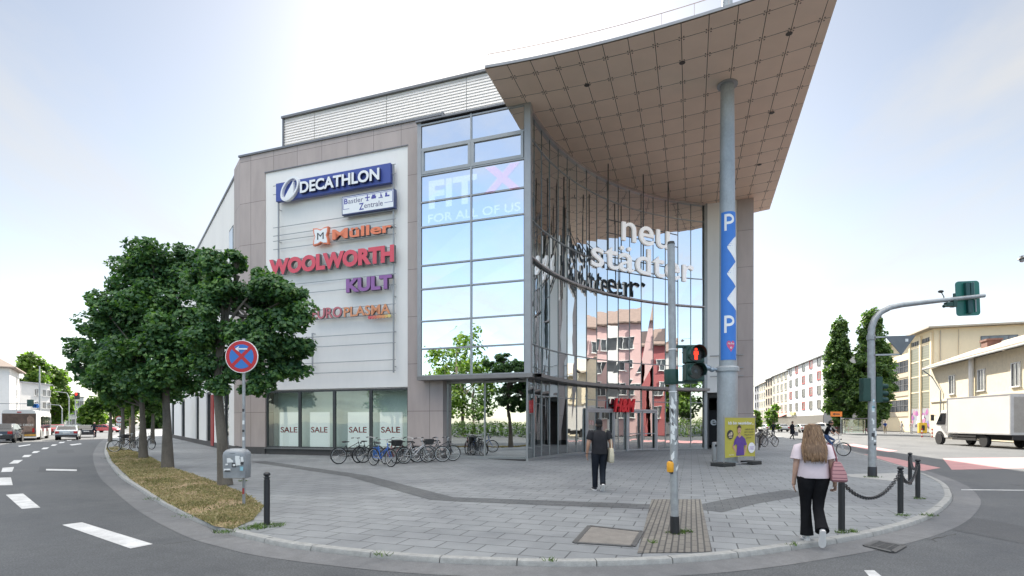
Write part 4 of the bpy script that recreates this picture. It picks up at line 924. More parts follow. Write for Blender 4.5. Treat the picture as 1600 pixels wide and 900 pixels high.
for k, (px, py, y0, top, rad, lab) in enumerate([(207, 700, 600, 588, 20, 'lighter green street tree behind the parked bikes on the left'), (191, 695, 598, 590, 20, 'light green street tree with a stake close to the left curb'), (172, 690, 610, 600, 17, 'light green street tree leaning out over the left road'), (238, 693, 612, 598, 17, 'small street tree between the bikes and the side shop windows')]):
    b = gp(px, py); d = b.y
    tree('street_tree', lab, b, [at(px + o, y, d) - b for o, y in ((0, py), (1, 655), (0, 630), (-1, 605))], .13,
         pxblobs(b, [(px, top + 8, rad), (px - rad * .9, top + 22, rad * .8), (px + rad * .8, top + 20, rad * .8), (px - 4, top + 32, rad * .8), (px + rad * .3, top + 40, rad * .5), (px - rad * 1.3, top + 36, rad * .45)], d, rt), 3600, .22, M_mid if k != 1 else M_fresh, group='lighter trees along the left street', seed=20 + k, clumps=7)
    if k < 2:
        t = thing('tree_stake', 'wooden stake beside the light green street tree at ' + ('the curb' if k else 'the parked bikes'), 'stake', b + Vector((.5, .1, 0)))
        MB().cyl((0, 0, 0), (0, 0, 2.1), .05, n=8).box((-.25, -.05, 1.9), (.5, .03, .06)).build('post', mat('stake_wood', (.3, .22, .13), .8, var=.2), t)
def far_tree(name, label, px, d, ytop, ybot, halfw, n, size, ml, seed, group, flat=.75, nb=16):
    base = dp(px, d, 0); rng = random.Random(seed); zt_, zb_ = zat(ytop, d), zat(ybot, d); w = halfw * d / F; blobs = []
    for i in range(nb):
        v = (i + .5) / nb; prof = math.sin(math.pi * min(1, .12 + v * .86)) ** .6; a = rng.uniform(0, 6.28); r = w * .42 * (.6 + .5 * prof); rr_ = max(0, w * prof - r * .8) * rng.uniform(.5, 1)
        blobs.append((Vector((math.cos(a) * rr_, math.sin(a) * rr_ * .8, zb_ + (zt_ - zb_) * v * .92)), r))
    return tree(name, label, base, [Vector((0, 0, 0)), Vector((0, 0, zb_ * .8)), Vector((0, 0, zb_ + (zt_ - zb_) * .4)), Vector((0, 0, zb_ + (zt_ - zb_) * .8))], max(.18, w * .06), blobs, n, size, ml, seed=seed, group=group, flat=flat, clumps=7)
G_l = 'far trees along the left street'
far_tree('broad_tree', 'huge yellow green tree towering behind the white houses on the left', 48, 118, 548, 640, 34, 6500, .75, M_fresh, 31, G_l)
far_tree('broad_tree', 'big yellow green tree right of the white houses, above the red traffic light', 86, 125, 566, 655, 28, 5200, .75, M_fresh, 32, G_l)
far_tree('broad_tree', 'bright far tree behind the red car at the crossing', 150, 150, 622, 664, 26, 3000, .8, M_fresh, 33, G_l)
far_tree('broad_tree', 'sunlit green tree filling the gap beneath the dark maple crowns', 195, 140, 612, 660, 30, 3200, .75, M_fresh, 34, G_l)
far_tree('broad_tree', 'dull green tree at the end of the left street near the shop wall', 245, 150, 618, 668, 30, 3200, .8, M_mid, 35, G_l)
G_p = 'tall columnar trees by the yellow building'
def columnar(px, d, ytop, ybase, hw, n, seed, label):
    base = dp(px, d, 0); rng = random.Random(seed); zt_ = zat(ytop, d); w = hw * d / F; blobs = []
    for i in range(46):
        v = (i + .5) / 46; pr = min(1, (v + .10) / .28) ** .6 * (1 - max(0, v - .5) / .58) ** .7; r = w * (.36 + .22 * pr); rr_ = max(0, w * pr - r * .75); a = i * 2.4 + rng.uniform(0, .8)
        blobs.append((Vector((math.cos(a) * rr_, math.sin(a) * rr_, 1.8 + (zt_ - 2.6) * v)), r))
    return tree('columnar_tree', label, base, [Vector((0, 0, 0)), Vector((0, 0, 2)), Vector((0, 0, zt_ * .5)), Vector((0, 0, zt_ * .9))], .35, blobs, n, .36, M_poplar, seed=seed, group=G_p, flat=.95, clumps=8, csize=.42)
columnar(1312, 82, 496, 675, 22, 24000, 41, 'dense columnar tree on the left of the pair by the yellow building')
columnar(1362, 78, 481, 677, 29, 30000, 42, 'taller columnar tree on the right of the pair, touching the yellow building')
G_r = 'small sunlit trees along the right street'
far_tree('young_tree', 'small yellow green tree right beside the brown pier edge', 1181, 92, 640, 668, 12, 900, .4, M_fresh, 45, G_r, nb=8)
far_tree('young_tree', 'yellow green tree in front of the red shop awnings', 1208, 96, 630, 668, 15, 1200, .4, M_fresh, 46, G_r, nb=8)

# ================================================================== STREET FURNITURE
M_galv = mat('galvanised_steel', (.33, .345, .355), .5, metal=.35, var=.24, scale=7, bump=.12, bscale=60)
M_black = mat('black_iron', (.018, .019, .022), .42, var=.2, scale=6, bump=.12)
M_blackp = mat('black_plastic', (.02, .02, .021), .5, var=.15)
M_sgreen = mat('signal_green', (.008, .045, .035), .42, var=.15, scale=3)
M_red = mat('traffic_red', (.48, .022, .03), .38, var=.05); M_tblue = mat('traffic_blue', (.035, .17, .52), .38, var=.05); M_twhite = mat('traffic_white', (.80, .80, .80), .4, var=.03)
STK = [mat('sticker_white', (.7, .72, .72), .6), mat('sticker_black', (.04, .04, .045), .6), mat('sticker_cyan', (.25, .5, .6), .6), mat('sticker_red', (.5, .06, .06), .6)]
def disc(bm_, c, r, y, n=40, th=.003):      # disc facing -Y
    bm_.tube([Vector((c[0], y + th, c[1])), Vector((c[0], y, c[1]))], r, n)
def patch(bm_, c, w, h, y, ang=0., th=.003):
    ca, sa_ = math.cos(ang), math.sin(ang); q = [(c[0] + x * ca - z * sa_, c[1] + x * sa_ + z * ca) for x, z in ((-w / 2, -h / 2), (w / 2, -h / 2), (w / 2, h / 2), (-w / 2, h / 2))]
    bm_.prism(q, Mf(y + th), th)
# no stopping sign with litter bin
b = gp(381, 789); t = thing('no_stopping_sign', 'round red and blue no stopping sign with a small white arrow on a steel post', 'traffic sign', b)
MB().cyl((0, 0, 0), (0, 0, 3.42), .03, n=12).build('post', M_galv, t, smooth=50)
zs = zat(557.5, b.y); r0 = 25.5 * b.y / F; ys = -.05
s = MB(); disc(s, (-.02, zs), r0, ys, th=.02); s.build('rim', M_twhite, t); s = MB(); disc(s, (-.02, zs), r0 * .955, ys - .003); s.build('red_ring', M_red, t)
s = MB(); disc(s, (-.02, zs), r0 * .74, ys - .006); s.build('blue_field', M_tblue, t)
s = MB(); patch(s, (-.02, zs), r0 * 1.5, r0 * .2, ys - .009, R(45)); patch(s, (-.02, zs), r0 * 1.5, r0 * .2, ys - .0095, R(-45)); s.build('red_cross', M_red, t)
s = MB(); za = zs + r0 * .46; xa = -.02
s.prism([(xa - .13, za), (xa - .05, za + .055), (xa - .05, za + .032), (xa - .075, za + .014), (xa + .12, za + .014), (xa + .12, za - .014), (xa - .075, za - .014), (xa - .05, za - .032), (xa - .05, za - .055)], Mf(ys - .0105), .003); s.build('white_arrow', M_twhite, t)
s = MB(); s.box((-.02, 0, zs + .12), (.1, .09, .03)); s.box((-.02, 0, zs - .12), (.1, .09, .03)); s.build('clamp', M_galv, t)
for k, (z, h_, m_) in enumerate([(1.92, .06, 1), (1.66, .08, 0), (1.5, .05, 1), (1.33, .07, 0), (.23, .12, 3)]):
    s = MB(); s.add([(.031 * math.sin(a), -.0315 * math.cos(a), zz_) for zz_ in (z, z + h_) for a in (-.8, -.4, 0, .4, .8)], [(i, i + 1, i + 6, i + 5) for i in range(4)]); s.build('sticker', STK[m_], t)
t = thing('litter_bin', 'grey metal litter bin covered with stickers, hung on the no stopping sign post', 'litter bin', b)
zb0, zb1 = zat(745, b.y), zat(700, b.y); w_ = 18.6 * b.y / F; hb = zb1 - zb0; rings = []
for k, (f, ww, dd) in enumerate([(0, .93, .15), (.02, .97, .165), (.45, 1., .175), (.78, 1., .18), (.88, .93, .175), (.955, .75, .15), (1., .45, .1)]):
    rings.append([(-.035 + w_ * ww * math.copysign(abs(math.cos(a)) ** .55, math.cos(a)), -.2 + dd * math.copysign(abs(math.sin(a)) ** .6, math.sin(a)), zb0 + hb * f) for a in [2 * math.pi * i / 28 for i in range(28)]])
MB().loft(rings).build('body', mat('bin_grey', (.27, .29, .31), .5, metal=.2, var=.16, scale=7, bump=.1), t, smooth=45)
s = MB(); s.loft([[(-.035 + .15 * k * math.cos(a), -.345 + (.07 if k == 1 else .075), zb0 + hb * .905 + .032 * k * math.sin(a)) if False else (-.035 + .155 * k * math.cos(a), -.38 + .06 * (math.sin(a) + 1) * .9, zb0 + hb * (.90 + .055 * math.sin(a) * k)) for a in [2 * math.pi * i / 20 for i in range(20)]] for k in (1, .9)]); s.build('opening', M_blackp, t)
for k, (u, v, w, h_, m_, an) in enumerate([(-.05, .52, .12, .09, 0, .05), (.1, .6, .09, .08, 0, -.05), (.03, .36, .08, .09, 1, 0), (.035, .36, .045, .04, 0, .1), (-.105, .2, .13, .045, 0, .03), (-.10, .165, .11, .025, 1, 0), (.19, .24, .06, .08, 2, -.05), (.2, .55, .05, .1, 0, .15), (-.11, .38, .05, .03, 0, .2), (.12, .45, .1, .12, 0, .1), (.2, .42, .06, .05, 1, -.1)]):
    s = MB(); patch(s, (-.035 + u * w_ / .25, zb0 + hb * (v + .1)), w, h_, -.3775 - .0012 * k, an, .002); s.build('sticker', STK[m_], t)
s = MB(); s.box((0, -.03, zb0 + .45), (.08, .08, .04)); s.box((0, -.03, zb0 + .1), (.08, .08, .04)); s.build('bracket', M_galv, t)
# bollards and chains
def make_bollard():
    t = thing('bollard', 'x', 'bollard', (0, 0, 0), 0, 'black bollards on the plaza edge')
    MB().lathe([(.047, 0), (.047, .76), (.040, .765), (.040, .785), (.052, .79), (.052, .80), (.030, .806), (.027, .82)], 18).build('post', M_black, t, smooth=40)
    s = MB(); s.ball((0, 0, .85), (.055, .055, .038), 16, 10); s.build('knob', M_black, t, smooth=60)
    MB().lathe([(.085, 0), (.085, .012), (.05, .016)], 18).build('base_plate', M_galv, t); return t
bol = make_bollard(); KIDS[bol.name] = list(bol.children)
BOL = [(417, 822, 'black bollard standing alone at the end of the grass strip'), (1315, 831, 'black bollard right beside the woman with the pink bag'), (1407, 803, 'black bollard where the long chain from the woman side ends'), (1434, 779, 'black bollard nearest the right curb corner'), (1422, 758, 'black bollard farthest back of the chained ones')]
for k, (px, py, lab) in enumerate(BOL):
    p = gp(px, py)
    if k == 0: bol.location = p; bol['label'] = lab
    else: dup(bol, p, rt.uniform(0, 3), lab)
def chain(p, q, sag, label):
    n = max(8, int((q - p).length * 1.15 / .062)); t = thing('chain', label, 'chain', p, 0, 'chains between the black bollards'); s = MB(); pts = []
    for i in range(n + 1): k = i / n; v = (q - p) * k; v.z -= sag * 4 * k * (1 - k); pts.append(v)
    for i in range(n):
        c = pts[i].lerp(pts[i + 1], .5); d = (pts[i + 1] - pts[i]).normalized(); u = d.orthogonal().normalized() if i % 2 else d.cross(d.orthogonal()).normalized()
        w = d.cross(u); o = []; 
        for j in range(10): a = 2 * math.pi * j / 10; o.append(c + d * math.cos(a) * .046 + u * math.sin(a) * .026)
        s.tube(o + [o[0]], .009, 5, False)
    s.build('links', M_black, t, smooth=60); return t
hk = Vector((0, 0, .775)); bp_ = [gp(x, y) for x, y, _ in BOL]
chain(bp_[1] + hk, bp_[2] + hk, .36, 'long sagging chain between the bollard by the woman and the next one')
chain(bp_[2] + hk, bp_[3] + hk, .30, 'chain between the middle bollard and the one at the curb corner')
chain(bp_[3] + hk, bp_[4] + hk, .22, 'short chain between the two rear bollards')
# pedestrian signal on its steel pole in the foreground
b = gp(1054.5, 834); d = b.y; t = thing('pedestrian_signal_pole', 'tall galvanised pole in the foreground with red pedestrian signal, request button and stickers', 'traffic light', b)
sc_ = d / F; zt_ = zat(381, d); tilt = (1048.5 - 1054.5) * sc_
def tp(z, dx=0, dy=0): return Vector((tilt * z / zt_ + dx, dy, z))
MB().tube([tp(0), tp(2), tp(zt_)], [.06, .058, .055], 18).build('pole', M_galv, t, smooth=50)
MB().tube([tp(zt_ - .012), tp(zt_ + .03)], [.058, .05], 18).build('pole_cap', M_blackp, t, smooth=50)
MB().tube([tp(.0), tp(.27)], [.07, .068], 18).build('base_sleeve', M_black, t, smooth=50)
def rzp(py): return zat(py, d)
hx0, hx1 = (1069.5 - 1054.5) * sc_, (1097.5 - 1054.5) * sc_; z0, z1 = rzp(596), rzp(540); hm = (hx0 + hx1) / 2; hw_ = (hx1 - hx0)
s = MB(); s.b2(hx0, hx1, -.10, .12, z0, (z0 + z1) / 2 - .004); s.b2(hx0, hx1, -.10, .12, (z0 + z1) / 2 + .004, z1); hs = s.build('signal_housing', M_sgreen, t, bevel=.018)
for k, zc_ in enumerate((z0 + (z1 - z0) * .74, z0 + (z1 - z0) * .26)):
    s = MB(); s.tube([Vector((hm, -.10, zc_)), Vector((hm, -.112, zc_))], .112, 28); ln = s.build('lens', mat('lens_black', (.012, .008, .008), .25), hs, smooth=40)
    v = MB(); n_ = 20
    for i in range(n_):
        a0, a1_ = R(-30 + 240 * i / n_), R(-30 + 240 * (i + 1) / n_)
        P = lambda a, r, y: (hm + r * math.cos(a), y, zc_ + r * math.sin(a))
        v.add([P(a0, .118, -.1), P(a1_, .118, -.1), P(a1_, .118, -.27 + .03 * abs(math.cos(a1_))), P(a0, .118, -.27 + .03 * abs(math.cos(a0))), P(a0, .124, -.1), P(a1_, .124, -.1), P(a1_, .124, -.27 + .03 * abs(math.cos(a1_))), P(a0, .124, -.27 + .03 * abs(math.cos(a0)))], [(0, 1, 2, 3), (7, 6, 5, 4), (3, 2, 6, 7)])
    v.build('visor', M_sgreen, hs, smooth=50)
    if k == 0:
        g_ = MB(); yv = -.118
        g_.tube([Vector((hm, yv + .004, zc_ + .07)), Vector((hm, yv, zc_ + .07))], .02, 14)
        g_.prism([(hm - .032, zc_ + .045), (hm + .032, zc_ + .045), (hm + .036, zc_ - .012), (hm + .024, zc_ - .014), (hm + .022, zc_ - .085), (hm - .022, zc_ - .085), (hm - .024, zc_ - .014), (hm - .036, zc_ - .012)], Mf(yv + .004), .004)
        g_.build('red_man', mat('signal_red_glow', (1.0, .035, .012), .5, emit=.75, var=.0), hs)
    else:
        g_ = MB(); g_.ball((hm, -.113, zc_), (.03, .006, .03), 12, 6); g_.build('painted_lens_gleam', mat('lens_gleam_grey', (.12, .13, .14), .3), hs)  # grey disc stands in for a gleam on the unlit lens, put into its colour
s = MB(); zc_ = (z0 + z1) / 2
for zz_ in (rzp(541.5), rzp(597.5)): s.b2(tilt * .6 - .05, hx1 - .08, -.02, .04, zz_ - .02, zz_ + .02)
s.build('bracket_arm', M_sgreen, t)
s = MB(); s.lathe([(.02, rzp(601)), (.1, rzp(600.5)), (.105, rzp(598)), (.105, rzp(579)), (.1, rzp(577.5)), (.05, rzp(577))], 20, (-.055, -.0, 0)); s.build('acoustic_box', M_sgreen, t, smooth=40)
s = MB(); s.lathe([(.02, rzp(738)), (.05, rzp(737)), (.055, rzp(733)), (.055, rzp(724)), (.04, rzp(721)), (.02, rzp(720.5))], 16, (-.075, -.02, 0)); s.build('request_button', mat('button_yellow', (.72, .34, .02), .4, var=.05), t, smooth=40)
MB().b2(-.075, -.03, -.05, .05, rzp(740), rzp(719)).build('button_back', M_blackp, t, bevel=.006)
rs = random.Random(4)
for k in range(26):
    py = rs.choice([rs.uniform(610, 720), rs.uniform(640, 760), rs.uniform(600, 680)]); z = rzp(py); h_ = rs.uniform(.03, .11); a0 = rs.uniform(-1.2, .4); a1_ = a0 + rs.uniform(.4, .9); o = tp(z)
    zz2 = [z, z + h_]; s = MB(); sk = rs.uniform(-.02, .02)
    s.add([(o.x + .0605 * math.sin(a0 + (a1_ - a0) * i / 4), -.0605 * math.cos(a0 + (a1_ - a0) * i / 4), zq + sk * i) for zq in zz2 for i in range(5)], [(i, i + 1, i + 6, i + 5) for i in range(4)]); s.build('sticker', STK[rs.choice([0, 0, 0, 1, 0, 0])], t)
for zz_ in (rzp(546), rzp(612)): MB().tube([tp(zz_ - .008), tp(zz_ + .008)], .062, 18).build('pole_band', M_twhite if zz_ > 2 else M_galv, t)

# traffic light mast on the right
b = gp(1363, 745); d = b.y; sc_ = d / F; t = thing('traffic_light_mast', 'curved grey mast arching over the right road, carrying a green backed signal board', 'traffic light', b)
P = lambda px, py, dy=0: Vector(((px - 1363) * sc_, dy, zat(py, d)))
bz = [P(1363, 745), P(1362.5, 640), P(1361.5, 560), P(1361, 528), P(1362, 512), P(1366.5, 499), P(1376, 488), P(1391, 480.5), P(1410, 476.5), P(1440, 473), P(1480, 468.5), P(1538, 462)]
MB().tube(bz, [.115, .112, .108, .102, .098, .094, .088, .082, .078, .072, .066, .058], 16).build('mast', M_galv, t, smooth=60)
MB().lathe([(.13, 0), (.125, .3), (.115, .32)], 16).build('base_sleeve', M_black, t, smooth=40)
MB().lathe([(.125, zat(531, d)), (.125, zat(524, d))], 16, (P(1361, 528).x, 0, 0)).build('mast_joint', M_galv, t)
c = P(1518.5, 464.5, .16); w2, h2 = .375, .545; rc = .1; pts = []
for cx0, cy0, a0 in ((w2 - rc, h2 - rc, 0), (-w2 + rc, h2 - rc, 90), (-w2 + rc, -h2 + rc, 180), (w2 - rc, -h2 + rc, 270)):
    for k in range(6): a = R(a0 + 18 * k); pts.append((cx0 + rc * math.cos(a), cy0 + rc * math.sin(a)))
rotm = Matrix.Translation(c) @ Matrix.Rotation(R(-2.5), 4, 'Y'); Mq = rotm @ Matrix(((1, 0, 0, 0), (0, 0, -1, 0), (0, 1, 0, 0), (0, 0, 0, 1)))
bd = MB().prism(pts, Mq, .02).build('signal_board', mat('board_green', (.012, .13, .105), .35, var=.08), t)
s = MB(); s.box((-.06, -.06, .27), (.13, .1, .42), 0, rotm); s.box((.09, -.06, .27), (.1, .08, .4), 0, rotm); s.box((0, -.06, -.27), (.15, .1, .4), 0, rotm); s.build('signal_back', mat('signal_back_green', (.01, .06, .06), .45), bd)
s = MB(); s.box((.17, -.05, .22), (.022, .02, .56), 0, rotm); s.box((.21, -.05, -.24), (.03, .02, .4), 0, rotm); s.box((.13, -.05, .46), (.09, .02, .05), 0, rotm); s.build('board_rail', M_galv, bd)
s = MB(); s.ball(P(1470, 455.5), (.085, .06, .045), 12, 8); s.tube([P(1471, 457), P(1475, 464), P(1474, 469)], .014, 6); s.build('antenna', M_black, t)
MB().box(P(1491, 461.5), (.05, .05, .12)).build('detector_stub', M_sgreen, t)
s = MB(); s.box(P(1482, 476), (.2, .14, .14)); s.box(P(1490, 475), (.12, .16, .2)); s.cyl(P(1478, 477.5, -.02), P(1473, 479, -.02), .045, .05, 10); s.build('detector', M_sgreen, t, bevel=.01)
s = MB(); s.b2(P(1352, 0).x - .12, P(1352, 0).x + .11, -.1, .12, zat(627, d), zat(591, d)); s.b2(P(1359, 0).x - .06, P(1363, 0).x, -.02, .03, zat(622, d), zat(620, d)); s.b2(P(1359, 0).x - .06, P(1363, 0).x, -.02, .03, zat(598, d), zat(596, d)); s.build('signal_head', M_sgreen, t, bevel=.015)
s = MB(); s.b2(P(1366, 0).x, P(1376, 0).x, -.1, .12, zat(629, d), zat(589, d))
for py in (605, 616, 626): s.tube([P(1375, py - 2), P(1386, py - 1)], [.09, .08], 12)
s.build('signal_head', M_sgreen, t, bevel=.01)
rs = random.Random(9)
for k in range(14):
    z = rs.uniform(.9, 2.5); a0 = rs.uniform(-1.1, .4); a1_ = a0 + rs.uniform(.3, .8); h_ = rs.uniform(.04, .16); s = MB()
    s.add([(.1165 * math.sin(a0 + (a1_ - a0) * i / 4), -.1165 * math.cos(a0 + (a1_ - a0) * i / 4), zq) for zq in (z, z + h_) for i in range(5)], [(i, i + 1, i + 6, i + 5) for i in range(4)]); s.build('sticker', STK[rs.choice([0, 0, 1, 2])], t)
t = thing('give_way_sign', 'grey back of a triangular give way sign bracketed to the right traffic mast', 'traffic sign', b + Vector((0, -.16, 0)))
q = [P(1376.5, 527), P(1424.5, 525), P(1402, 556)]
s = MB(); s.prism([(v.x, v.z) for v in q], Mf(0), .02); s.build('plate', mat('sign_back_grey', (.13, .145, .16), .5, var=.1), t, bevel=.004)
s = MB(); s.beam(P(1363, 528, .02), P(1420, 526.5, .02), .03, .05); s.beam(P(1363, 555.5, .02), P(1404, 554.5, .02), .03, .05); s.build('bracket', M_galv, t)
s = MB(); patch(s, (P(1410, 0).x, zat(533, d)), .09, .09, -.024); s.build('sticker', STK[0], t)
# banner stand beside the column
pl, pr = dp(1131, 20.4), dp(1179, 21.4); u = (pr - pl); W = u.length; t = thing('banner_stand', 'yellow banner of a man in a purple shirt on a stand by the column', 'banner', pl, math.atan2(u.y, u.x))
zl0, zl1 = zat(722, 20.4), zat(651, 20.4); Hb = zl1 - zl0
s = MB()
for x in (0, W): s.b2(x - .02, x + .02, -.02, .02, 0, zl1 + .06)
s.b2(0, W, -.018, .018, zl0 - .1, zl0 - .06); s.b2(0, W, -.018, .018, zl1 - .03, zl1); s.build('frame', M_steel, t)
s = None
for q in ((-.42, .35, -.28, .3), (W - .5, W + .12, -.25, .3)): MB().b2(*q, 0, .14).build('foot', mat('rubber_foot', (.03, .032, .032), .8), t, bevel=.02)
s = MB(); nx, nz = 14, 10; zz0 = zl0 + .16
wav = lambda a, c: -.03 - .012 * math.sin(a * 5) * (1 - c) - .05 * max(0, .25 - c) * (1 + .6 * math.sin(a * 9))
gr = [(W * (.01 + .98 * i / nx), wav(i / nx, j / nz), zz0 + (zl1 - .04 - zz0) * j / nz + (.03 * math.sin(3.1 * i / nx) if j == 0 else 0)) for j in range(nz + 1) for i in range(nx + 1)]
s.add(gr, [(j * (nx + 1) + i, j * (nx + 1) + i + 1, (j + 1) * (nx + 1) + i + 1, (j + 1) * (nx + 1) + i) for j in range(nz) for i in range(nx)]); ba = s.build('banner', mat('banner_yellow', (.44, .40, .065), .6, var=.06, scale=1.5), t, smooth=60)
def U(x, v): return (W * x, zz0 + (zl1 - .04 - zz0) * v)
def flat(name, polys, m, k): 
    s = MB()
    for pg in polys: s.prism([U(*q) for q in pg], Mf(-.052 - .002 * k), .002)
    return s.build(name, m, ba)
ev = lambda cx, cy, rx, ry, n=20: [(cx + rx * math.cos(2 * math.pi * i / n), cy + ry * math.sin(2 * math.pi * i / n)) for i in range(n)]
M_skinp = mat('printed_skin', (.52, .30, .22), .6); M_pur = mat('printed_purple', (.10, .05, .26), .6)
flat('printed_man', [ev(.455, .68, .055, .085), [(.42, .58), (.5, .58), (.52, .5), (.4, .5)], [(.30, .34), (.25, .32), (.235, .27), (.37, .08), (.40, .10), (.30, .28)], [(.66, .36), (.71, .33), (.72, .27), (.62, .05), (.575, .08), (.655, .26)]], M_skinp, 0)
flat('printed_shirt', [[(.39, .55), (.46, .49), (.53, .55), (.64, .47), (.70, .32), (.63, .29), (.60, .33), (.61, .05), (.35, .04), (.385, .31), (.35, .34), (.26, .28), (.30, .44)]], M_pur, 1)
flat('printed_hair', [[(.39, .72), (.395, .78), (.43, .815), (.48, .81), (.515, .77), (.515, .72), (.49, .75), (.42, .75)], ev(.435, .69, .008, .008, 8), ev(.477, .69, .008, .008, 8), [(.435, .635), (.475, .635), (.465, .625), (.445, .625)]], mat('printed_dark', (.06, .04, .03), .6), 2)
flat('printed_badge', [ev(.17, .58, .1, .115)], STK[1], 0); flat('printed_oval', [ev(.86, .23, .115, .135)], mat('printed_white', (.8, .8, .82), .6), 0)
flat('badge_picture', [[(.10, .55), (.14, .62), (.18, .55)], ev(.2, .60, .035, .05, 12), [(.12, .5), (.22, .5), (.22, .53), (.12, .53)]], mat('printed_tan', (.5, .42, .3), .6), 1)
s = MB(); x0, z0_ = U(.10, .83); x1, z1_ = U(.93, .905); text(s, 'Ich bin neustädter...', Mf(-.054), x0, x1, z0_, z1_, .002, offset=.03)
x0, z0_ = U(.12, .06); x1, z1_ = U(.28, .085); text(s, 'neustädter', Mf(-.06), x0, x1, z0_, z1_, .002); s.build('banner_title', STK[0], ba)
s = MB()
for k, ln in enumerate(['...weil ich nicht', 'will, in meinem', 'Ding bin sonst', 'gerne oft']):
    x0, z0_ = U(.62 + .02 * (k == 3) * 3, .69 - .075 * k); x1, z1_ = U(.93 - .08 * (k == 3), .735 - .075 * k); text(s, ln, Mf(-.054), x0, x1, z0_, z1_, .002, shear=.25)
s.build('banner_text', STK[1], ba)
s = MB()
for k, ln in enumerate(['neu', 'städter', 'mitte']): x0, z0_ = U(.79, .245 - .03 * k); x1, z1_ = U(.93, .268 - .03 * k); text(s, ln, Mf(-.056), x0, x1, z0_, z1_, .002)
s.build('oval_text', mat('printed_lilac', (.35, .2, .5), .6), ba)
# steel bin behind the column
b = gp(1118.5, 721); t = thing('steel_bin', 'slim brushed steel litter bin left of the big column', 'litter bin', b)
MB().lathe([(.15, 0), (.15, .04), (.16, .05), (.16, .82), (.15, .84), (.1, .85)], 20).build('body', M_steel, t, smooth=40); MB().box((0, -.15, .7), (.18, .04, .09)).build('opening', M_blackp, t)
# hanging street lamp at the right edge
b = dp(1597, 24, zat(405, 24)); t = thing('hanging_street_lamp', 'small dark street lamp hanging on a wire at the right edge of the sky', 'street lamp', b)
s = MB(); s.lathe([(.02, .14), (.06, .1), (.16, .02), (.17, 0)], 16); s.build('lamp_shade', M_black, t, smooth=40); s = MB(); s.ball((0, 0, -.05), (.1, .1, .09), 12, 8); s.build('bulb_cover', mat('lamp_glass', (.3, .31, .32), .3), t, smooth=60)
s = MB(); s.tube([(-.12, 0, .1), (0, 0, .16), (9, 2, .9)], .012, 5); s.build('wire', M_black, t)

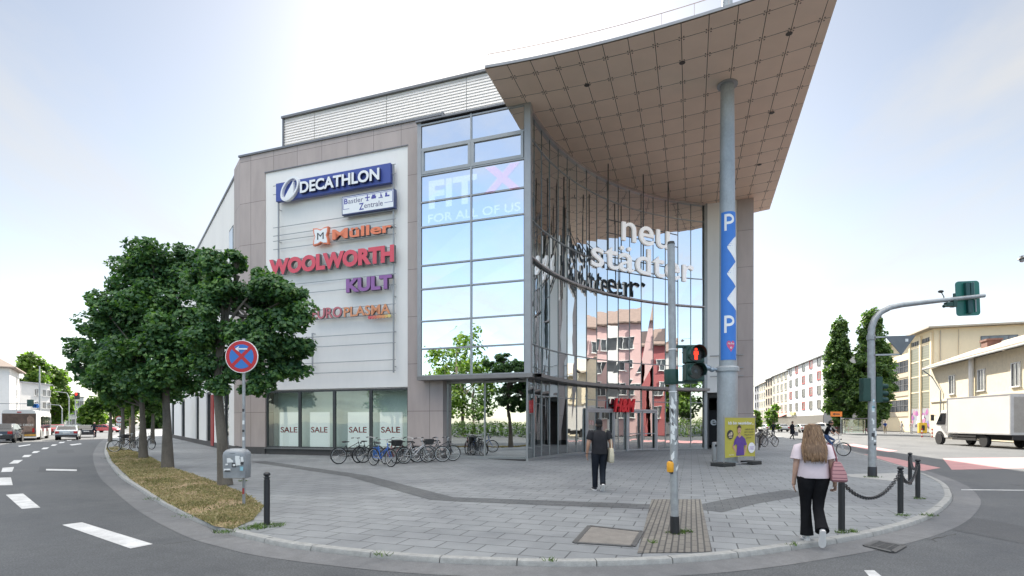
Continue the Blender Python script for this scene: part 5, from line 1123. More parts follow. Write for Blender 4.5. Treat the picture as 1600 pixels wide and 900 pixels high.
# ================================================================== BICYCLES
M_tyre = mat('tyre_rubber', (.016, .016, .017), .8); M_chrome = mat('bike_chrome', (.5, .51, .52), .3, metal=.85, var=.05)
BF = {k: mat('bike_' + k, c, .35, coat=.4, var=.04) for k, c in dict(black=(.015, .016, .018), green=(.01, .03, .028), blue=(.02, .12, .45), silver=(.42, .43, .44), red=(.3, .02, .03), grey=(.09, .1, .11), white=(.62, .62, .6)).items()}
def make_bike(bag=None, rackb=True, step=False, fm='black'):
    t = thing('bicycle', 'x', 'bicycle'); A, B_, BB, ST, HT, HB = (0, 0, .34), (1.06, 0, .34), (.44, 0, .29), (.30, 0, .78), (.84, 0, .90), (.885, 0, .74)
    s = MB(); s.tube([BB, ST], .018, 8); s.tube([BB, HB], .02, 8); s.tube([(.36, 0, .62) if not step else (.40, 0, .45), (.85, 0, .86) if not step else HB], .017, 8); s.tube([HB, HT], .02, 8)
    for y in (-.045, .045): s.tube([(0, y, .34), (.42, y * .7, .29)], .01, 6); s.tube([(0, y, .34), (.31, y * .4, .74)], .009, 6)
    s.build('frame', BF[fm], t, smooth=60)
    s = MB()
    for y in (-.05, .05): s.tube([(.885, y * .8, .74), (.91, y, .66), (1.06, y, .34)], [.015, .013, .01], 6)
    s.tube([(.885, -.05, .735), (.885, .05, .735)], .016, 6); s.build('fork', BF[fm], t, smooth=60)
    for c in (A, B_):
        w = MB().ring(c, (0, 1, 0), .325, .021, 32, 7).build('wheel', M_tyre, t, smooth=60)
        r_ = MB().ring(c, (0, 1, 0), .298, .012, 32, 6); r_.build('rim', M_chrome, w, smooth=60); sp = MB()
        for k in range(16): a = 2 * math.pi * k / 16; sp.tube([(c[0], .025 * (-1) ** k, c[2]), (c[0] + .295 * math.cos(a), 0, c[2] + .295 * math.sin(a))], .0022, 3, False)
        sp.cyl((c[0], -.04, c[2]), (c[0], .04, c[2]), .022, n=8); sp.build('spokes', M_chrome, w)
        g = MB(); a0, a1_ = (20, 200) if c == A else (-5, 130)
        for i in range(12):
            p0, p1 = R(a0 + (a1_ - a0) * i / 12), R(a0 + (a1_ - a0) * (i + 1) / 12); q = lambda a, y: (c[0] + .362 * math.cos(a), y, c[2] + .362 * math.sin(a))
            g.add([q(p0, -.026), q(p1, -.026), q(p1, .026), q(p0, .026)], [(0, 1, 2, 3)])
        g.build('mudguard', M_blackp if not bag == 'chrome' else M_chrome, t, smooth=60)
    s = MB(); s.tube([(.84, 0, .90), (.82, 0, 1.0), (.87, 0, 1.03)], .014, 8); s.tube([(.72, -.30, 1.05), (.80, -.2, 1.06), (.88, -.06, 1.04), (.88, .06, 1.04), (.80, .2, 1.06), (.72, .30, 1.05)], .012, 8); hb_ = s.build('handlebar', M_chrome, t, smooth=60)
    for y in (-1, 1): MB().tube([(.66, y * .31, 1.04), (.77, y * .26, 1.058)], .018, 8).build('grip', M_blackp, hb_)
    s = MB(); s.loft([[(x + .02 * 0, w_ * math.cos(a), .90 + h_ * math.sin(a)) for a in [2 * math.pi * i / 12 for i in range(12)]] for x, w_, h_ in ((.14, .03, .02), (.18, .085, .035), (.26, .075, .035), (.34, .03, .025), (.43, .022, .02), (.45, .01, .01))]); s.build('saddle', M_blackp, t, smooth=60)
    MB().cyl((.30, 0, .76), (.272, 0, .88), .014, n=8).build('seat_post', M_chrome, t)
    s = MB(); s.ring((.44, .05, .29), (0, 1, 0), .085, .008, 20, 4); s.tube([(.44, .06, .29), (.52, .075, .14)], .01, 6); s.tube([(.44, -.06, .29), (.36, -.075, .44)], .01, 6); s.box((.52, .12, .14), (.09, .08, .02)); s.box((.36, -.12, .44), (.09, .08, .02)); s.build('crank', M_chrome, t)
    MB().tube([(.2, .06, .3), (.12, .16, .01)], .01, 6).build('kickstand', M_chrome, t)
    s = MB(); s.ball((.95, 0, .84), (.04, .035, .04), 10, 6); s.build('headlamp', M_blackp, t, smooth=60)
    if rackb:
        s = MB()
        for y in (-.06, .06): s.tube([(.24, y, .72), (-.18, y, .72), (0, y * 1.2, .34)], .006, 5)
        for x in (-.15, 0, .12): s.tube([(x, -.06, .72), (x, .06, .72)], .006, 5)
        s.build('rear_rack', M_blackp, t)
    if bag == 'basket':
        s = MB(); s.loft([[(-.02 + dx * k, dy * k, z) for dx, dy in ((-.2, -.15), (.2, -.15), (.2, .15), (-.2, .15))] for k, z in ((.85, .73), (1, .98))]); s.build('bag', M_blackp, t, bevel=.03)
    if bag == 'pannier':
        s = MB(); s.box((-.05, .17, .55), (.30, .13, .34)); s.build('bag', mat('pannier_blue', (.03, .16, .5), .6), t, bevel=.03)
    KIDS[t.name] = list(t.children)
    for c in t.children: KIDS[c.name] = list(c.children)
    return t
protos = [make_bike(), make_bike('basket', False), make_bike('pannier', True, True, 'blue'), make_bike('chrome', True, True, 'silver')]
GF, GL, GR = 'bikes parked in front of the shop windows', 'bikes parked under the left trees', 'bikes at the rack on the right'
bikes = [(0, 549, 724, 40, 'black', 'black bike leftmost in the row under the SALE posters', GF), (0, 575, 722, 58, 'green', 'dark green bike squeezed between the leftmost bike and the blue one', GF), (2, 597, 728.5, -38, 'blue', 'blue bike with a blue pannier standing nearest the camera in the row', GF),
         (0, 617, 724, 62, 'red', 'black bike with a dark red frame just right of the blue bike', GF), (1, 634, 723, 55, 'grey', 'grey bike with a black box on its rear wheel in the middle of the row', GF), (3, 650, 723.5, 38, 'silver', 'silver step through bike with chrome mudguards in front of the brown pier', GF),
         (0, 672, 722, 14, 'grey', 'dark grey bike standing side on before the brown pier', GF), (1, 690, 720.5, 24, 'black', 'black bike with a bulky black bag, rightmost of the row by the entrance glass', GF),
         (0, 196, 706, 20, 'black', 'black bike nearest the road under the left trees', GL), (1, 209, 703, 70, 'black', 'black bike with a box between the other two under the left trees', GL), (0, 228, 702, -20, 'grey', 'grey bike on the paving side under the left trees', GL),
         (3, 1203, 698, 25, 'silver', 'silver bike sticking out furthest from the right rack', GR), (0, 1200, 694, 22, 'black', 'dark bike behind the silver one at the right rack', GR), (0, 1196, 690, 30, 'grey', 'grey bike deep inside the right rack', GR), (1, 1194, 685, 25, 'black', 'black bike with a box at the far end of the right rack', GR), (3, 1192, 681, 30, 'white', 'white bike behind the rack beside the brown pier', GR)]
used = set()
for k, (pi, px, py, hd, col, lab, grp) in enumerate(bikes):
    pr_ = protos[pi]; p = gp(px, py); a = R(hd); off = Vector((math.cos(a), math.sin(a), 0)) * -.53
    base_col = {0: 'black', 1: 'black', 2: 'blue', 3: 'silver'}[pi]
    if pi not in used: used.add(pi); pr_.location = p + off; pr_.rotation_euler = (R(rt.uniform(-4, 4)), 0, a); pr_['label'] = lab; pr_['group'] = grp; 
    else:
        o = dup(pr_, p + off, a, lab, swap={'bike_' + base_col: BF[col]}); o.rotation_euler = (R(rt.uniform(-4, 4)), 0, a); o['group'] = grp
# hoop rack on the right
for k in range(6):
    p = gp(1180.5 + 2.2 * k, 703 - 3.6 * k + (k > 2) * 0); t = thing('rack_hoop', ['nearest', 'second', 'third', 'fourth', 'fifth', 'farthest'][k] + ' dark steel hoop of the bike rack beside the brown pier', 'bike rack', p, R(25), 'hoops of the bike rack on the right')
    MB().tube([(-.3, 0, 0), (-.3, 0, .75), (-.22, 0, .85), (.22, 0, .85), (.3, 0, .75), (.3, 0, 0)], .035, 8).build('hoop', M_black, t, smooth=60)
# ================================================================== BUILDINGS AROUND
M_win = mat_glass('house_window_glass', .35, (.25, .28, .3), (.9, .95, 1.0), .004, .8)
M_wdark = mat('window_dark_room', (.05, .055, .06), .5, var=.3, scale=.8)
M_frw = mat('window_frame_white', (.66, .66, .65), .5); M_frr = mat('window_frame_red', (.55, .10, .10), .5); M_frg = mat('window_frame_grey', (.12, .12, .125), .5)
M_tile = mat('roof_tile', (.17, .12, .10), .8, var=.2, scale=2, bump=.3)
def house(name, label, A, B, depth, h, wallm, roof='flat', roofm=None, wins=(), side_wins=(), over=.35, ridge=3., cat='building', group=None, frame=None, plinth=None, extra=None, rec=.12):
    """front face runs from A (left) to B (right) on the ground; wins: (x, z, w, h[, frame material]) on the front, side_wins on the right-hand gable"""
    A, B = Vector((A[0], A[1], 0)), Vector((B[0], B[1], 0)); u = B - A; L = u.length; an = math.atan2(u.y, u.x); t = thing(name, label, cat, A, an, group)
    MB().b2(0, L, 0, depth, 0, h).build('wall', wallm, t)
    rm = roofm or M_tile
    if roof == 'flat': MB().b2(-over, L + over, -over, depth + over, h, h + .25).build('roof', rm, t)
    elif roof == 'hip':
        o = over; s = MB().add([(-o, -o, h), (L + o, -o, h), (L + o, depth + o, h), (-o, depth + o, h), (depth * .45, depth / 2, h + ridge), (L - depth * .45, depth / 2, h + ridge), (-o, -o, h + .18), (L + o, -o, h + .18), (L + o, depth + o, h + .18), (-o, depth + o, h + .18)], [(3, 2, 1, 0), (0, 1, 7, 6), (1, 2, 8, 7), (2, 3, 9, 8), (3, 0, 6, 9), (6, 7, 5, 4), (7, 8, 5), (8, 9, 4, 5), (9, 6, 4)]); s.build('roof', rm, t)
    else:
        o = over; s = MB().add([(-o * .3, -o, h), (L + o * .3, -o, h), (L + o * .3, depth / 2, h + ridge), (-o * .3, depth / 2, h + ridge), (L + o * .3, depth + o, h), (-o * .3, depth + o, h), (-o * .3, -o, h + .2), (L + o * .3, -o, h + .2), (L + o * .3, depth / 2, h + ridge + .2), (-o * .3, depth / 2, h + ridge + .2), (L + o * .3, depth + o, h + .2), (-o * .3, depth + o, h + .2)],
                               [(6, 7, 8, 9), (9, 8, 10, 11), (0, 3, 2, 1), (3, 5, 4, 2), (0, 1, 7, 6), (5, 11, 10, 4), (1, 2, 8, 7), (2, 4, 10, 8), (0, 6, 9, 3), (3, 9, 11, 5)]); s.build('roof', rm, t)
        MB().add([(0, .01, h - .05), (0, depth - .01, h - .05), (0, depth / 2, h + ridge - .05), (L, .01, h - .05), (L, depth - .01, h - .05), (L, depth / 2, h + ridge - .05)], [(0, 2, 1), (3, 4, 5)]).build('gable', wallm, t)
    for side, lst in ((0, wins), (1, side_wins)):
        M = Matrix() if not side else Matrix(((0, -1, 0, L), (1, 0, 0, 0), (0, 0, 1, 0), (0, 0, 0, 1)))
        for w in lst:
            x, z, ww, hh = w[:4]; fm = w[4] if len(w) > 4 else (frame or M_frw); f = MB(); k = .07 if ww > .8 else .05; k = w[5] if len(w) > 5 else k
            for c, sz in (((x, -.03, z - hh / 2), (ww + 2 * k, .14, k)), ((x, -.03, z + hh / 2), (ww + 2 * k, .14, k)), ((x - ww / 2, -.03, z), (k, .139, hh)), ((x + ww / 2, -.03, z), (k, .139, hh)), ((x, -.02, z), (.05, .08, hh))): f.box(c, sz, 0, M)
            f.box((x, -.06, z - hh / 2 - .06), (ww + .3, .2, .05), 0, M)
            fo = f.build('window', fm, t); MB().box((x, -.004, z), (ww, .012, hh), 0, M).build('pane', M_wpane, fo)
    if plinth: MB().b2(-.02, L + .02, -.04, .1, 0, plinth[0]).build('shop_front', plinth[1], t)
    return t
m, nt, out = newmat('window_pane_reflecting'); tc = node(nt, 'ShaderNodeTexCoord')
bs = node(nt, 'ShaderNodeBsdfPrincipled', None, {'Base Color': ramp(nt, noise(nt, tc.outputs['Object'], .35, 3), [(.35, (.03, .035, .04)), (.7, (.14, .15, .16))]), 'Roughness': .08, 'Specular IOR Level': .9}); nt.links.new(bs.outputs[0], out.inputs[0]); M_wpane = m
M_hw = mat('house_white', (.76, .74, .71), .85, var=.06, scale=.25); M_hcream = mat('house_cream', (.70, .63, .48), .85, var=.07, scale=.3); M_htan = mat('house_tan', (.52, .44, .34), .85, var=.07, scale=.3)
M_hgrey = mat('house_grey', (.30, .31, .33), .85, var=.06, scale=.3); M_hyel = mat('house_yellow', (.80, .66, .45), .85, var=.05, scale=.25); M_hrough = mat('rough_cream_plaster', (.70, .62, .46), .95, var=.12, scale=3, bump=.5, bscale=30)
M_hpink = mat('house_pink', (.62, .42, .40), .85, var=.05, scale=.3); M_hred = mat('house_red', (.40, .12, .12), .85, var=.06, scale=.3); M_shop = mat('shop_dark', (.05, .045, .045), .3, var=.4, scale=.6)
def dirpt(p, d, L): return (p[0] + d[0] * L, p[1] + d[1] * L)
# right street: a closed row of houses seen in steep perspective
B0 = (71.2, 120.); rdv = (.263, .965); seg = [0, 33.3, 53.9, 65.3, 76.9, 86.]
G_row = 'houses in the row along the right street'
def rw(L, nx, ny, z0, dz, w, h, fm=None, red=()):
    return [(L * (i + .5) / nx, z0 + dz * j, w, h, M_frr if (i, j) in red else (fm or M_frg), .22 if (i, j) in red else .06) for i in range(nx) for j in range(ny)]
specs = [('white five storey house with some red framed windows and a grey gable', M_hw, 'flat', 16.9, rw(33.3, 5, 4, 6.0, 3.35, 2.3, 1.9, M_frg, {(3, 3), (1, 3), (4, 2), (2, 2), (3, 1), (0, 1), (2, 0)})),
         ('cream house with pale framed windows left of the house with red window frames', M_hcream, 'flat', 16.5, rw(20.6, 4, 4, 6.0, 3.2, 2.2, 2.0, M_frw)),
         ('tan house with dark windows in the middle of the right row', M_htan, 'flat', 16.3, rw(11.4, 3, 4, 5.6, 3.2, 1.6, 2.0, M_frg)),
         ('cream house under a white gable farther down the right row', M_hcream, 'gable', 15.5, rw(11.6, 3, 4, 5.2, 3.1, 1.4, 1.8, M_frw)),
         ('dark roofed grey house at the far end of the right row', M_hgrey, 'gable', 15.5, rw(9.1, 2, 4, 5.2, 3.1, 1.4, 1.8, M_frg))]
for k, (lab, wm, rf, h, wn_) in enumerate(specs):
    L = seg[k + 1] - seg[k] - .05
    house('row_house', lab, dirpt(B0, rdv, seg[k + 1] - .05), dirpt(B0, rdv, seg[k]), 13, h, wm, rf, M_roof if rf == 'flat' else M_tile, wn_, group=G_row, plinth=(3.4, M_shop), over=.4, side_wins=[(4.5, 7.4, 1.6, 1.4, M_frw)] if k == 0 else ())
g = MB(); 
t = bpy.data.objects['row_house']; MB().b2(33.27, 33.31, .05, 12.9, .1, 16.85).build('gable_wall', M_hgrey, t)
s = MB(); s.b2(4, 9, -.5, -.05, 3.7, 4.5); s.build('shop_sign_board', mat('shop_board_yellow', (.7, .6, .25), .5), t)
t = bpy.data.objects['row_house.001']; s = MB(); s.add([(1, 0, 4.1), (19, 0, 4.1), (19, -2.2, 3.2), (1, -2.2, 3.2), (1, 0, 4.0), (19, 0, 4.0), (19, -2.2, 3.1), (1, -2.2, 3.1)], [(0, 1, 2, 3), (7, 6, 5, 4), (3, 2, 6, 7), (0, 3, 7, 4), (1, 5, 6, 2)]); s.build('awning', mat('awning_red', (.4, .04, .04), .7), t)
# yellow hall with the lattice glazed stair bays
Yc = (68.4, 85.); ld = (.323, .946); rd_ = (.946, -.323)
t = house('yellow_building', 'tall pale yellow building with lattice glazed bays and graffiti, behind the truck', dirpt(Yc, ld, 24), Yc, 30, 16.9, M_hyel, 'flat', mat('roof_edge_pale', (.42, .36, .28), .7), over=1.2)
s = MB()
for x0, x1 in ((14.7, 18.6), (19.4, 23.0)): s.b2(x0, x1, -.09, .02, 4.2, 14.6)
m, nt, out = newmat('lattice_glass'); tc = node(nt, 'ShaderNodeTexCoord'); sx = node(nt, 'ShaderNodeSeparateXYZ', None, {0: tc.outputs['Object']})
l = mth(nt, 'MAXIMUM', lines(nt, sx.outputs[0], .45, .09), lines(nt, sx.outputs[2], .45, .09)); c = mixc(nt, l, (.16, .17, .12), (.26, .25, .19)); bs = node(nt, 'ShaderNodeBsdfPrincipled', None, {'Base Color': c, 'Roughness': .35}); nt.links.new(bs.outputs[0], out.inputs[0])
s.build('lattice_bay', m, t)
s = MB()
for x in (14.5, 19, 23.3): s.b2(x - .3, x + .3, -.28, .02, 0, 16.4)
for z in (6.9, 9.6, 12.2): s.b2(14.8, 23, -.14, .0, z - .1, z + .1)
s.b2(14.8, 23, -.14, 0, 14.6, 15.0); s.build('pilaster', M_hyel, t)
s = MB()
for x0, x1 in ((14.8, 18.7), (19.3, 23.0)):
    for k in range(4): a = x0 + (x1 - x0) * k / 4; s.b2(a + .15, a + .85, -.1, -.02, 15.1, 15.8)
s.build('top_light', M_wdark, t)
rs = random.Random(6); 
for x0, x1 in ((14.9, 18.5), (19.5, 22.9)):
    MB().b2(x0, x1, -.11, .0, .1, 4.1).build('shutter', mat('shutter_grey', (.32, .32, .33), .7), t)
    for k in range(11):
        cx0 = rs.uniform(x0 + .3, x1 - .3); cz0 = rs.uniform(.8, 3.6); q = [(cx0 + math.cos(a) * rs.uniform(.25, .75), cz0 + math.sin(a) * rs.uniform(.2, .6)) for a in [2 * math.pi * i / 7 for i in range(7)]]
        MB().prism([(min(max(x, x0), x1), z) for x, z in q], Mf(-.112 - .003 * k), .003).build('graffiti', mat('spray_%d' % (k % 5), [(.35, .1, .3), (.2, .18, .45), (.75, .75, .78), (.06, .05, .09), (.55, .2, .35)][k % 5], .6), t)
for z in (4.8, 8.6, 12.0):
    s = MB(); s.b2(1, 13.6, -.06, .0, z - 1.1, z + 1.1); s.build('window_band', M_wpane, t)
    s = MB()
    for k in range(7): s.b2(1 + 2.1 * k - .09, 1 + 2.1 * k + .09, -.12, -.061, z - 1.1, z + 1.1)
    s.b2(1, 13.6, -.11, -.062, z - .05, z + .05); s.build('window_bars', M_frg, t)
    s = MB(); s.b2(1, 13.6, -.12, 0, z - 2.0, z - 1.2); s.build('spandrel', M_htan, t)
s = MB(); s.box((0, 0, 0), (.1, 4.6, 1.7), 0, Matrix.Translation((24.03, 8.4, 14.4))); s.build('side_window', M_wpane, t)
s = MB()
for y in (6.1, 7.2, 9.6, 10.7): s.b2(24.05, 24.12, y - .06, y + .06, 13.5, 15.3)
for z in (13.5, 14.4, 15.3): s.b2(24.05, 24.11, 6.1, 10.7, z - .05, z + .05)
s.build('side_window_bars', M_frg, t)
s = MB(); s.cyl((24.1, .8, 0), (24.1, .8, 16.6), .08, n=8); s.cyl((24.1, 3.2, 10), (24.1, 3.2, 16.6), .04, n=6); s.build('downpipe', M_htan, t)
for y in (14, 15.2): MB().cyl((20, y, 17.1), (20, y, 18.2), .07, n=6).build('vent_pipe', M_galv, t)
# low cream plastered house in front of it
lw = Vector((49.5 - 42.3, 62 - 43.4)).normalized(); An = (49.5, 62.); Bn = (49.5 - lw.x * 26, 62 - lw.y * 26)
wl = []
for px in (1488, 1534, 1588, 1650): k = (px - CX) / F; x = (An[0] - k * An[1]) / (lw.x - k * lw.y); wl.append((x, 5.75, 1.35, 2.0, M_frw))
t = house('low_house', 'low cream house with rough plaster, sloping tiled roof and chimney behind the truck', An, Bn, 11, 8.0, M_hrough, 'gable', mat('old_tile', (.34, .29, .23), .85, var=.18, scale=3, bump=.4), wl, ridge=2.4, over=.8)
s = MB(); s.b2(4, 5.4, 3.2, 4.4, 8.6, 10.4); s.b2(3.9, 5.5, 3.1, 4.5, 10.4, 10.6); s.build('chimney', mat('brick', (.2, .1, .075), .85, var=.25, scale=4), t)
MB().b2(0, 26, -.12, .0, 4.05, 4.3).build('cornice', M_hcream, t)
k = (1522.5 - CX) / F; x = (An[0] - k * An[1]) / (lw.x - k * lw.y); MB().cyl((x, -.25, 0), (x, -.25, 8.1), .22, n=8).build('flue_pipe', M_hw, t)
s = MB(); s.tube([(.1, -.85, 7.95), (25.5, -.85, 7.95)], .1, 6); s.tube([(.2, -.8, 7.8), (1.2, -.3, 7.0), (3.3, -.15, 5.2), (3.3, -.15, 0)], .07, 6); s.build('gutter_pipe', M_galv, t)
# left street houses
w2 = (-.611, .792); p2 = (-.792, -.611); c1 = dp(15, 88)
G_h = 'white houses on the left street'
house('white_house', 'white rendered house with a hip roof at the left edge', dirpt(c1, p2, 22), (c1.x, c1.y), 12, 10.8, M_hw, 'hip', mat('hip_tile', (.30, .24, .2), .8, var=.15), [(18.5, 8.6, 1.1, 1.3), (18.5, 5.6, 1.1, 1.3)], [(8.5, 9.2, 1.2, 1.3), (8.5, 7.0, 1.2, 1.3), (8.5, 4.8, 1.2, 1.3)], over=.9, ridge=4.4, group=G_h)
a, b_ = dp(33, 108), dp(78, 116)
house('white_house', 'white flat roofed house right of the hip roofed one, behind the bus', (a.x, a.y), (b_.x, b_.y), 12, 9.9, M_hw, 'flat', M_hgrey, [(x, z, 1.0, 1.4) for x in ((b_ - a).length * f for f in (.5, .58, .78, .95)) for z in (8.1, 5.4, 2.9)], group=G_h)
a, b_ = dp(84, 150), dp(131, 158)
house('white_house', 'far white house under the red traffic light', (a.x, a.y), (b_.x, b_.y), 12, 9.2, M_hw, 'flat', M_hgrey, [(x, z, 1.1, 1.5) for x in ((b_ - a).length * f for f in (.5, .62, .78, .92)) for z in (7.4, 4.6, 1.9)], group=G_h)
# what stands across the right road and behind the camera, mirrored in the glass
G_m = 'houses mirrored in the glass front'
house('pink_house', 'pink apartment house with white balconies bays, mirrored in the curved glass', (47.5, 38), (42.5, 20), 12, 14.5, M_hpink, 'gable', M_tile, [(x, z, 1.5, 1.5) for x in (2, 5.5, 13, 16.5) for z in (3, 6, 9, 12)], group=G_m, ridge=3)
t = bpy.data.objects['pink_house']; MB().b2(8, 11.5, -.4, 0, 0, 14.3).build('white_bay', M_hw, t)
for z in (3, 6, 9, 12): MB().b2(8.6, 10.9, -.43, -.4, z - .8, z + .8).build('bay_window', M_wpane, t)
house('red_house', 'red and white house beside the pink one, mirrored in the curved glass', (42.3, 19.6), (41.4, 16), 12, 11.5, M_hred, 'gable', M_tile, [(x, z, 1.2, 1.5) for x in (2,) for z in (3, 6, 9)], group=G_m, ridge=3)
house('corner_house', 'pale corner house mirrored in the curved glass near the trees', (54, 12), (52, 4), 12, 12.5, M_hw, 'hip', M_tile, [(x, z, 1.3, 1.5) for x in (2, 5) for z in (3, 6, 9)], group=G_m)
G_t = 'trees across the road mirrored in the glass'
for k, (x, y, h, w, ml) in enumerate([(43, 12, 8.0, 5, M_fresh), (42, 4, 9, 6, M_mid), (39, -5, 9, 6, M_fresh), (35, -14, 10, 7, M_mid), (22, -40, 11, 7, M_mid), (-21, -14, 13, 8, M_maple), (-33, -8, 13.5, 7, M_fresh), (-42, -20, 12, 7, M_mid), (-30, -28, 11, 6, M_maple), (-52, -12, 12, 7, M_fresh), (8, -44, 12, 8, M_mid), (-10, -40, 12, 8, M_fresh)]):
    rng = random.Random(60 + k); bl = []
    for i in range(13): v = (i + .5) / 13; pr = math.sin(math.pi * (.1 + .85 * v)) ** .6; a = rng.uniform(0, 6.28); bl.append((Vector((math.cos(a) * w * .45 * pr, math.sin(a) * w * .45 * pr, h * .26 + h * .68 * v)), w * .3))
    lab = ['green tree right of the crossing', 'bright tree right of the crossing', 'green tree far right of the crossing', 'bright tall tree behind the camera to the right', 'green tree behind the camera to the right', 'dark maple mirrored in the corner glass', 'bright tree mirrored left in the corner glass', 'large green tree behind the left road', 'dark tree behind the left road', 'tall bright tree far behind the left road', 'wide green tree behind the camera', 'wide bright tree behind the camera'][k]
    tree('mirrored_tree', lab, Vector((x, y, 0)), [Vector((0, 0, 0)), Vector((0, 0, h * .3)), Vector((0, 0, h * .8))], .2, bl, 3200, .4, ml, seed=60 + k, group=G_t, clumps=6)
def hedge(label, p, q, hh, n, ml, seed):
    p, q = Vector((*p, 0)), Vector((*q, 0)); t = thing('hedge', label, 'hedge', p); vv, ff = [], []; rng = random.Random(seed); L = (q - p).length
    for k in range(int(L * 1.2)): leaves(vv, ff, rng, (q - p) * ((k + .5) / int(L * 1.2)) + Vector((0, 0, hh * .5)), (.75, .6, hh * .55), n, .16, .1)
    b = MB(); b.v = vv; b.f = ff; b.mi = [0] * len(ff); b.build('foliage', ml, t); s = MB()
    for k in range(int(L / 1.5)): c = (q - p) * (k * 1.5 / L); s.cyl(c, c + Vector((0, 0, hh * .6)), .03, n=5)
    s.build('stems', M_bark, t)
hedge('clipped green hedge across the left road, mirrored in the entrance glass', (-31, -4), (-14, -16), 1.8, 420, M_mid, 71)
hedge('long bright hedge across the right crossing, mirrored in the doors', (38.5, 14), (35, -8), 2.2, 300, M_fresh, 72)

# ================================================================== VEHICLES
M_rubber = mat('tyre_black', (.018, .018, .019), .85, bump=.1); M_rim = mat('wheel_rim', (.38, .39, .4), .35, metal=.7); M_cglass = mat('car_glass', (.012, .015, .018), .06, spec=.8, var=.05); M_tail = mat('tail_lamp', (.42, .012, .015), .25, var=.1); M_head = mat('head_lamp', (.6, .62, .64), .15); M_trim = mat('car_trim', (.02, .02, .021), .6); M_plate = mat('number_plate', (.65, .65, .64), .5)
PAINT = {}
def paintm(n, c): 
    if n not in PAINT: PAINT[n] = mat('paint_' + n, c, .28, coat=.7, var=.03, metal=.15)
    return PAINT[n]
def wheel(par, x, y, r, w):
    s = MB(); sg = 1 if y > 0 else -1; n_ = 24
    s.v = []; prof = [(r * .62, -w / 2), (r * .95, -w / 2), (r, -w * .35), (r, w * .35), (r * .95, w / 2), (r * .62, w / 2)]
    M = Matrix.Translation((x, y, r)) @ Matrix.Rotation(R(90), 4, 'X'); q = MB(); q.lathe(prof, n_); s.add(q.v, q.f, M); wo = s.build('wheel', M_rubber, par, smooth=40)
    q = MB(); q.lathe([(.02, w * .30), (r * .2, w * .34), (r * .25, w * .22), (r * .55, w * .26), (r * .63, w * .42), (r * .64, w * .3)], n_); q.lathe([(.02, -w * .30), (r * .2, -w * .34), (r * .25, -w * .22), (r * .55, -w * .26), (r * .63, -w * .42), (r * .64, -w * .3)], n_)
    s = MB(); s.add(q.v, q.f, M); s.build('rim', M_rim, wo, smooth=40)
CARS = {'hatch': dict(L=4.1, W=1.74, o=[(2.05, .35), (2.05, .62), (1.95, .78), (1.05, .93), (.35, 1.40), (-.2, 1.47), (-1.2, 1.43), (-1.85, 1.02), (-2.03, .92), (-2.06, .55), (-2.0, .32)], g=(3, 4, 6, 7)),
        'estate': dict(L=4.6, W=1.80, o=[(2.3, .33), (2.3, .60), (2.2, .75), (1.15, .92), (.45, 1.38), (-.2, 1.46), (-1.7, 1.42), (-2.15, 1.0), (-2.27, .9), (-2.3, .55), (-2.25, .32)], g=(3, 4, 6, 7)),
        'suv': dict(L=4.5, W=1.86, o=[(2.25, .42), (2.25, .78), (2.1, .95), (1.15, 1.08), (.5, 1.58), (-.2, 1.68), (-1.7, 1.64), (-2.1, 1.15), (-2.22, 1.0), (-2.25, .6), (-2.2, .38)], g=(3, 4, 6, 7)),
        'sedan': dict(L=4.5, W=1.78, o=[(2.25, .33), (2.25, .58), (2.1, .72), (1.1, .88), (.4, 1.32), (-.3, 1.40), (-.95, 1.33), (-1.6, .98), (-2.2, .90), (-2.25, .55), (-2.2, .32)], g=(3, 4, 6, 7))}
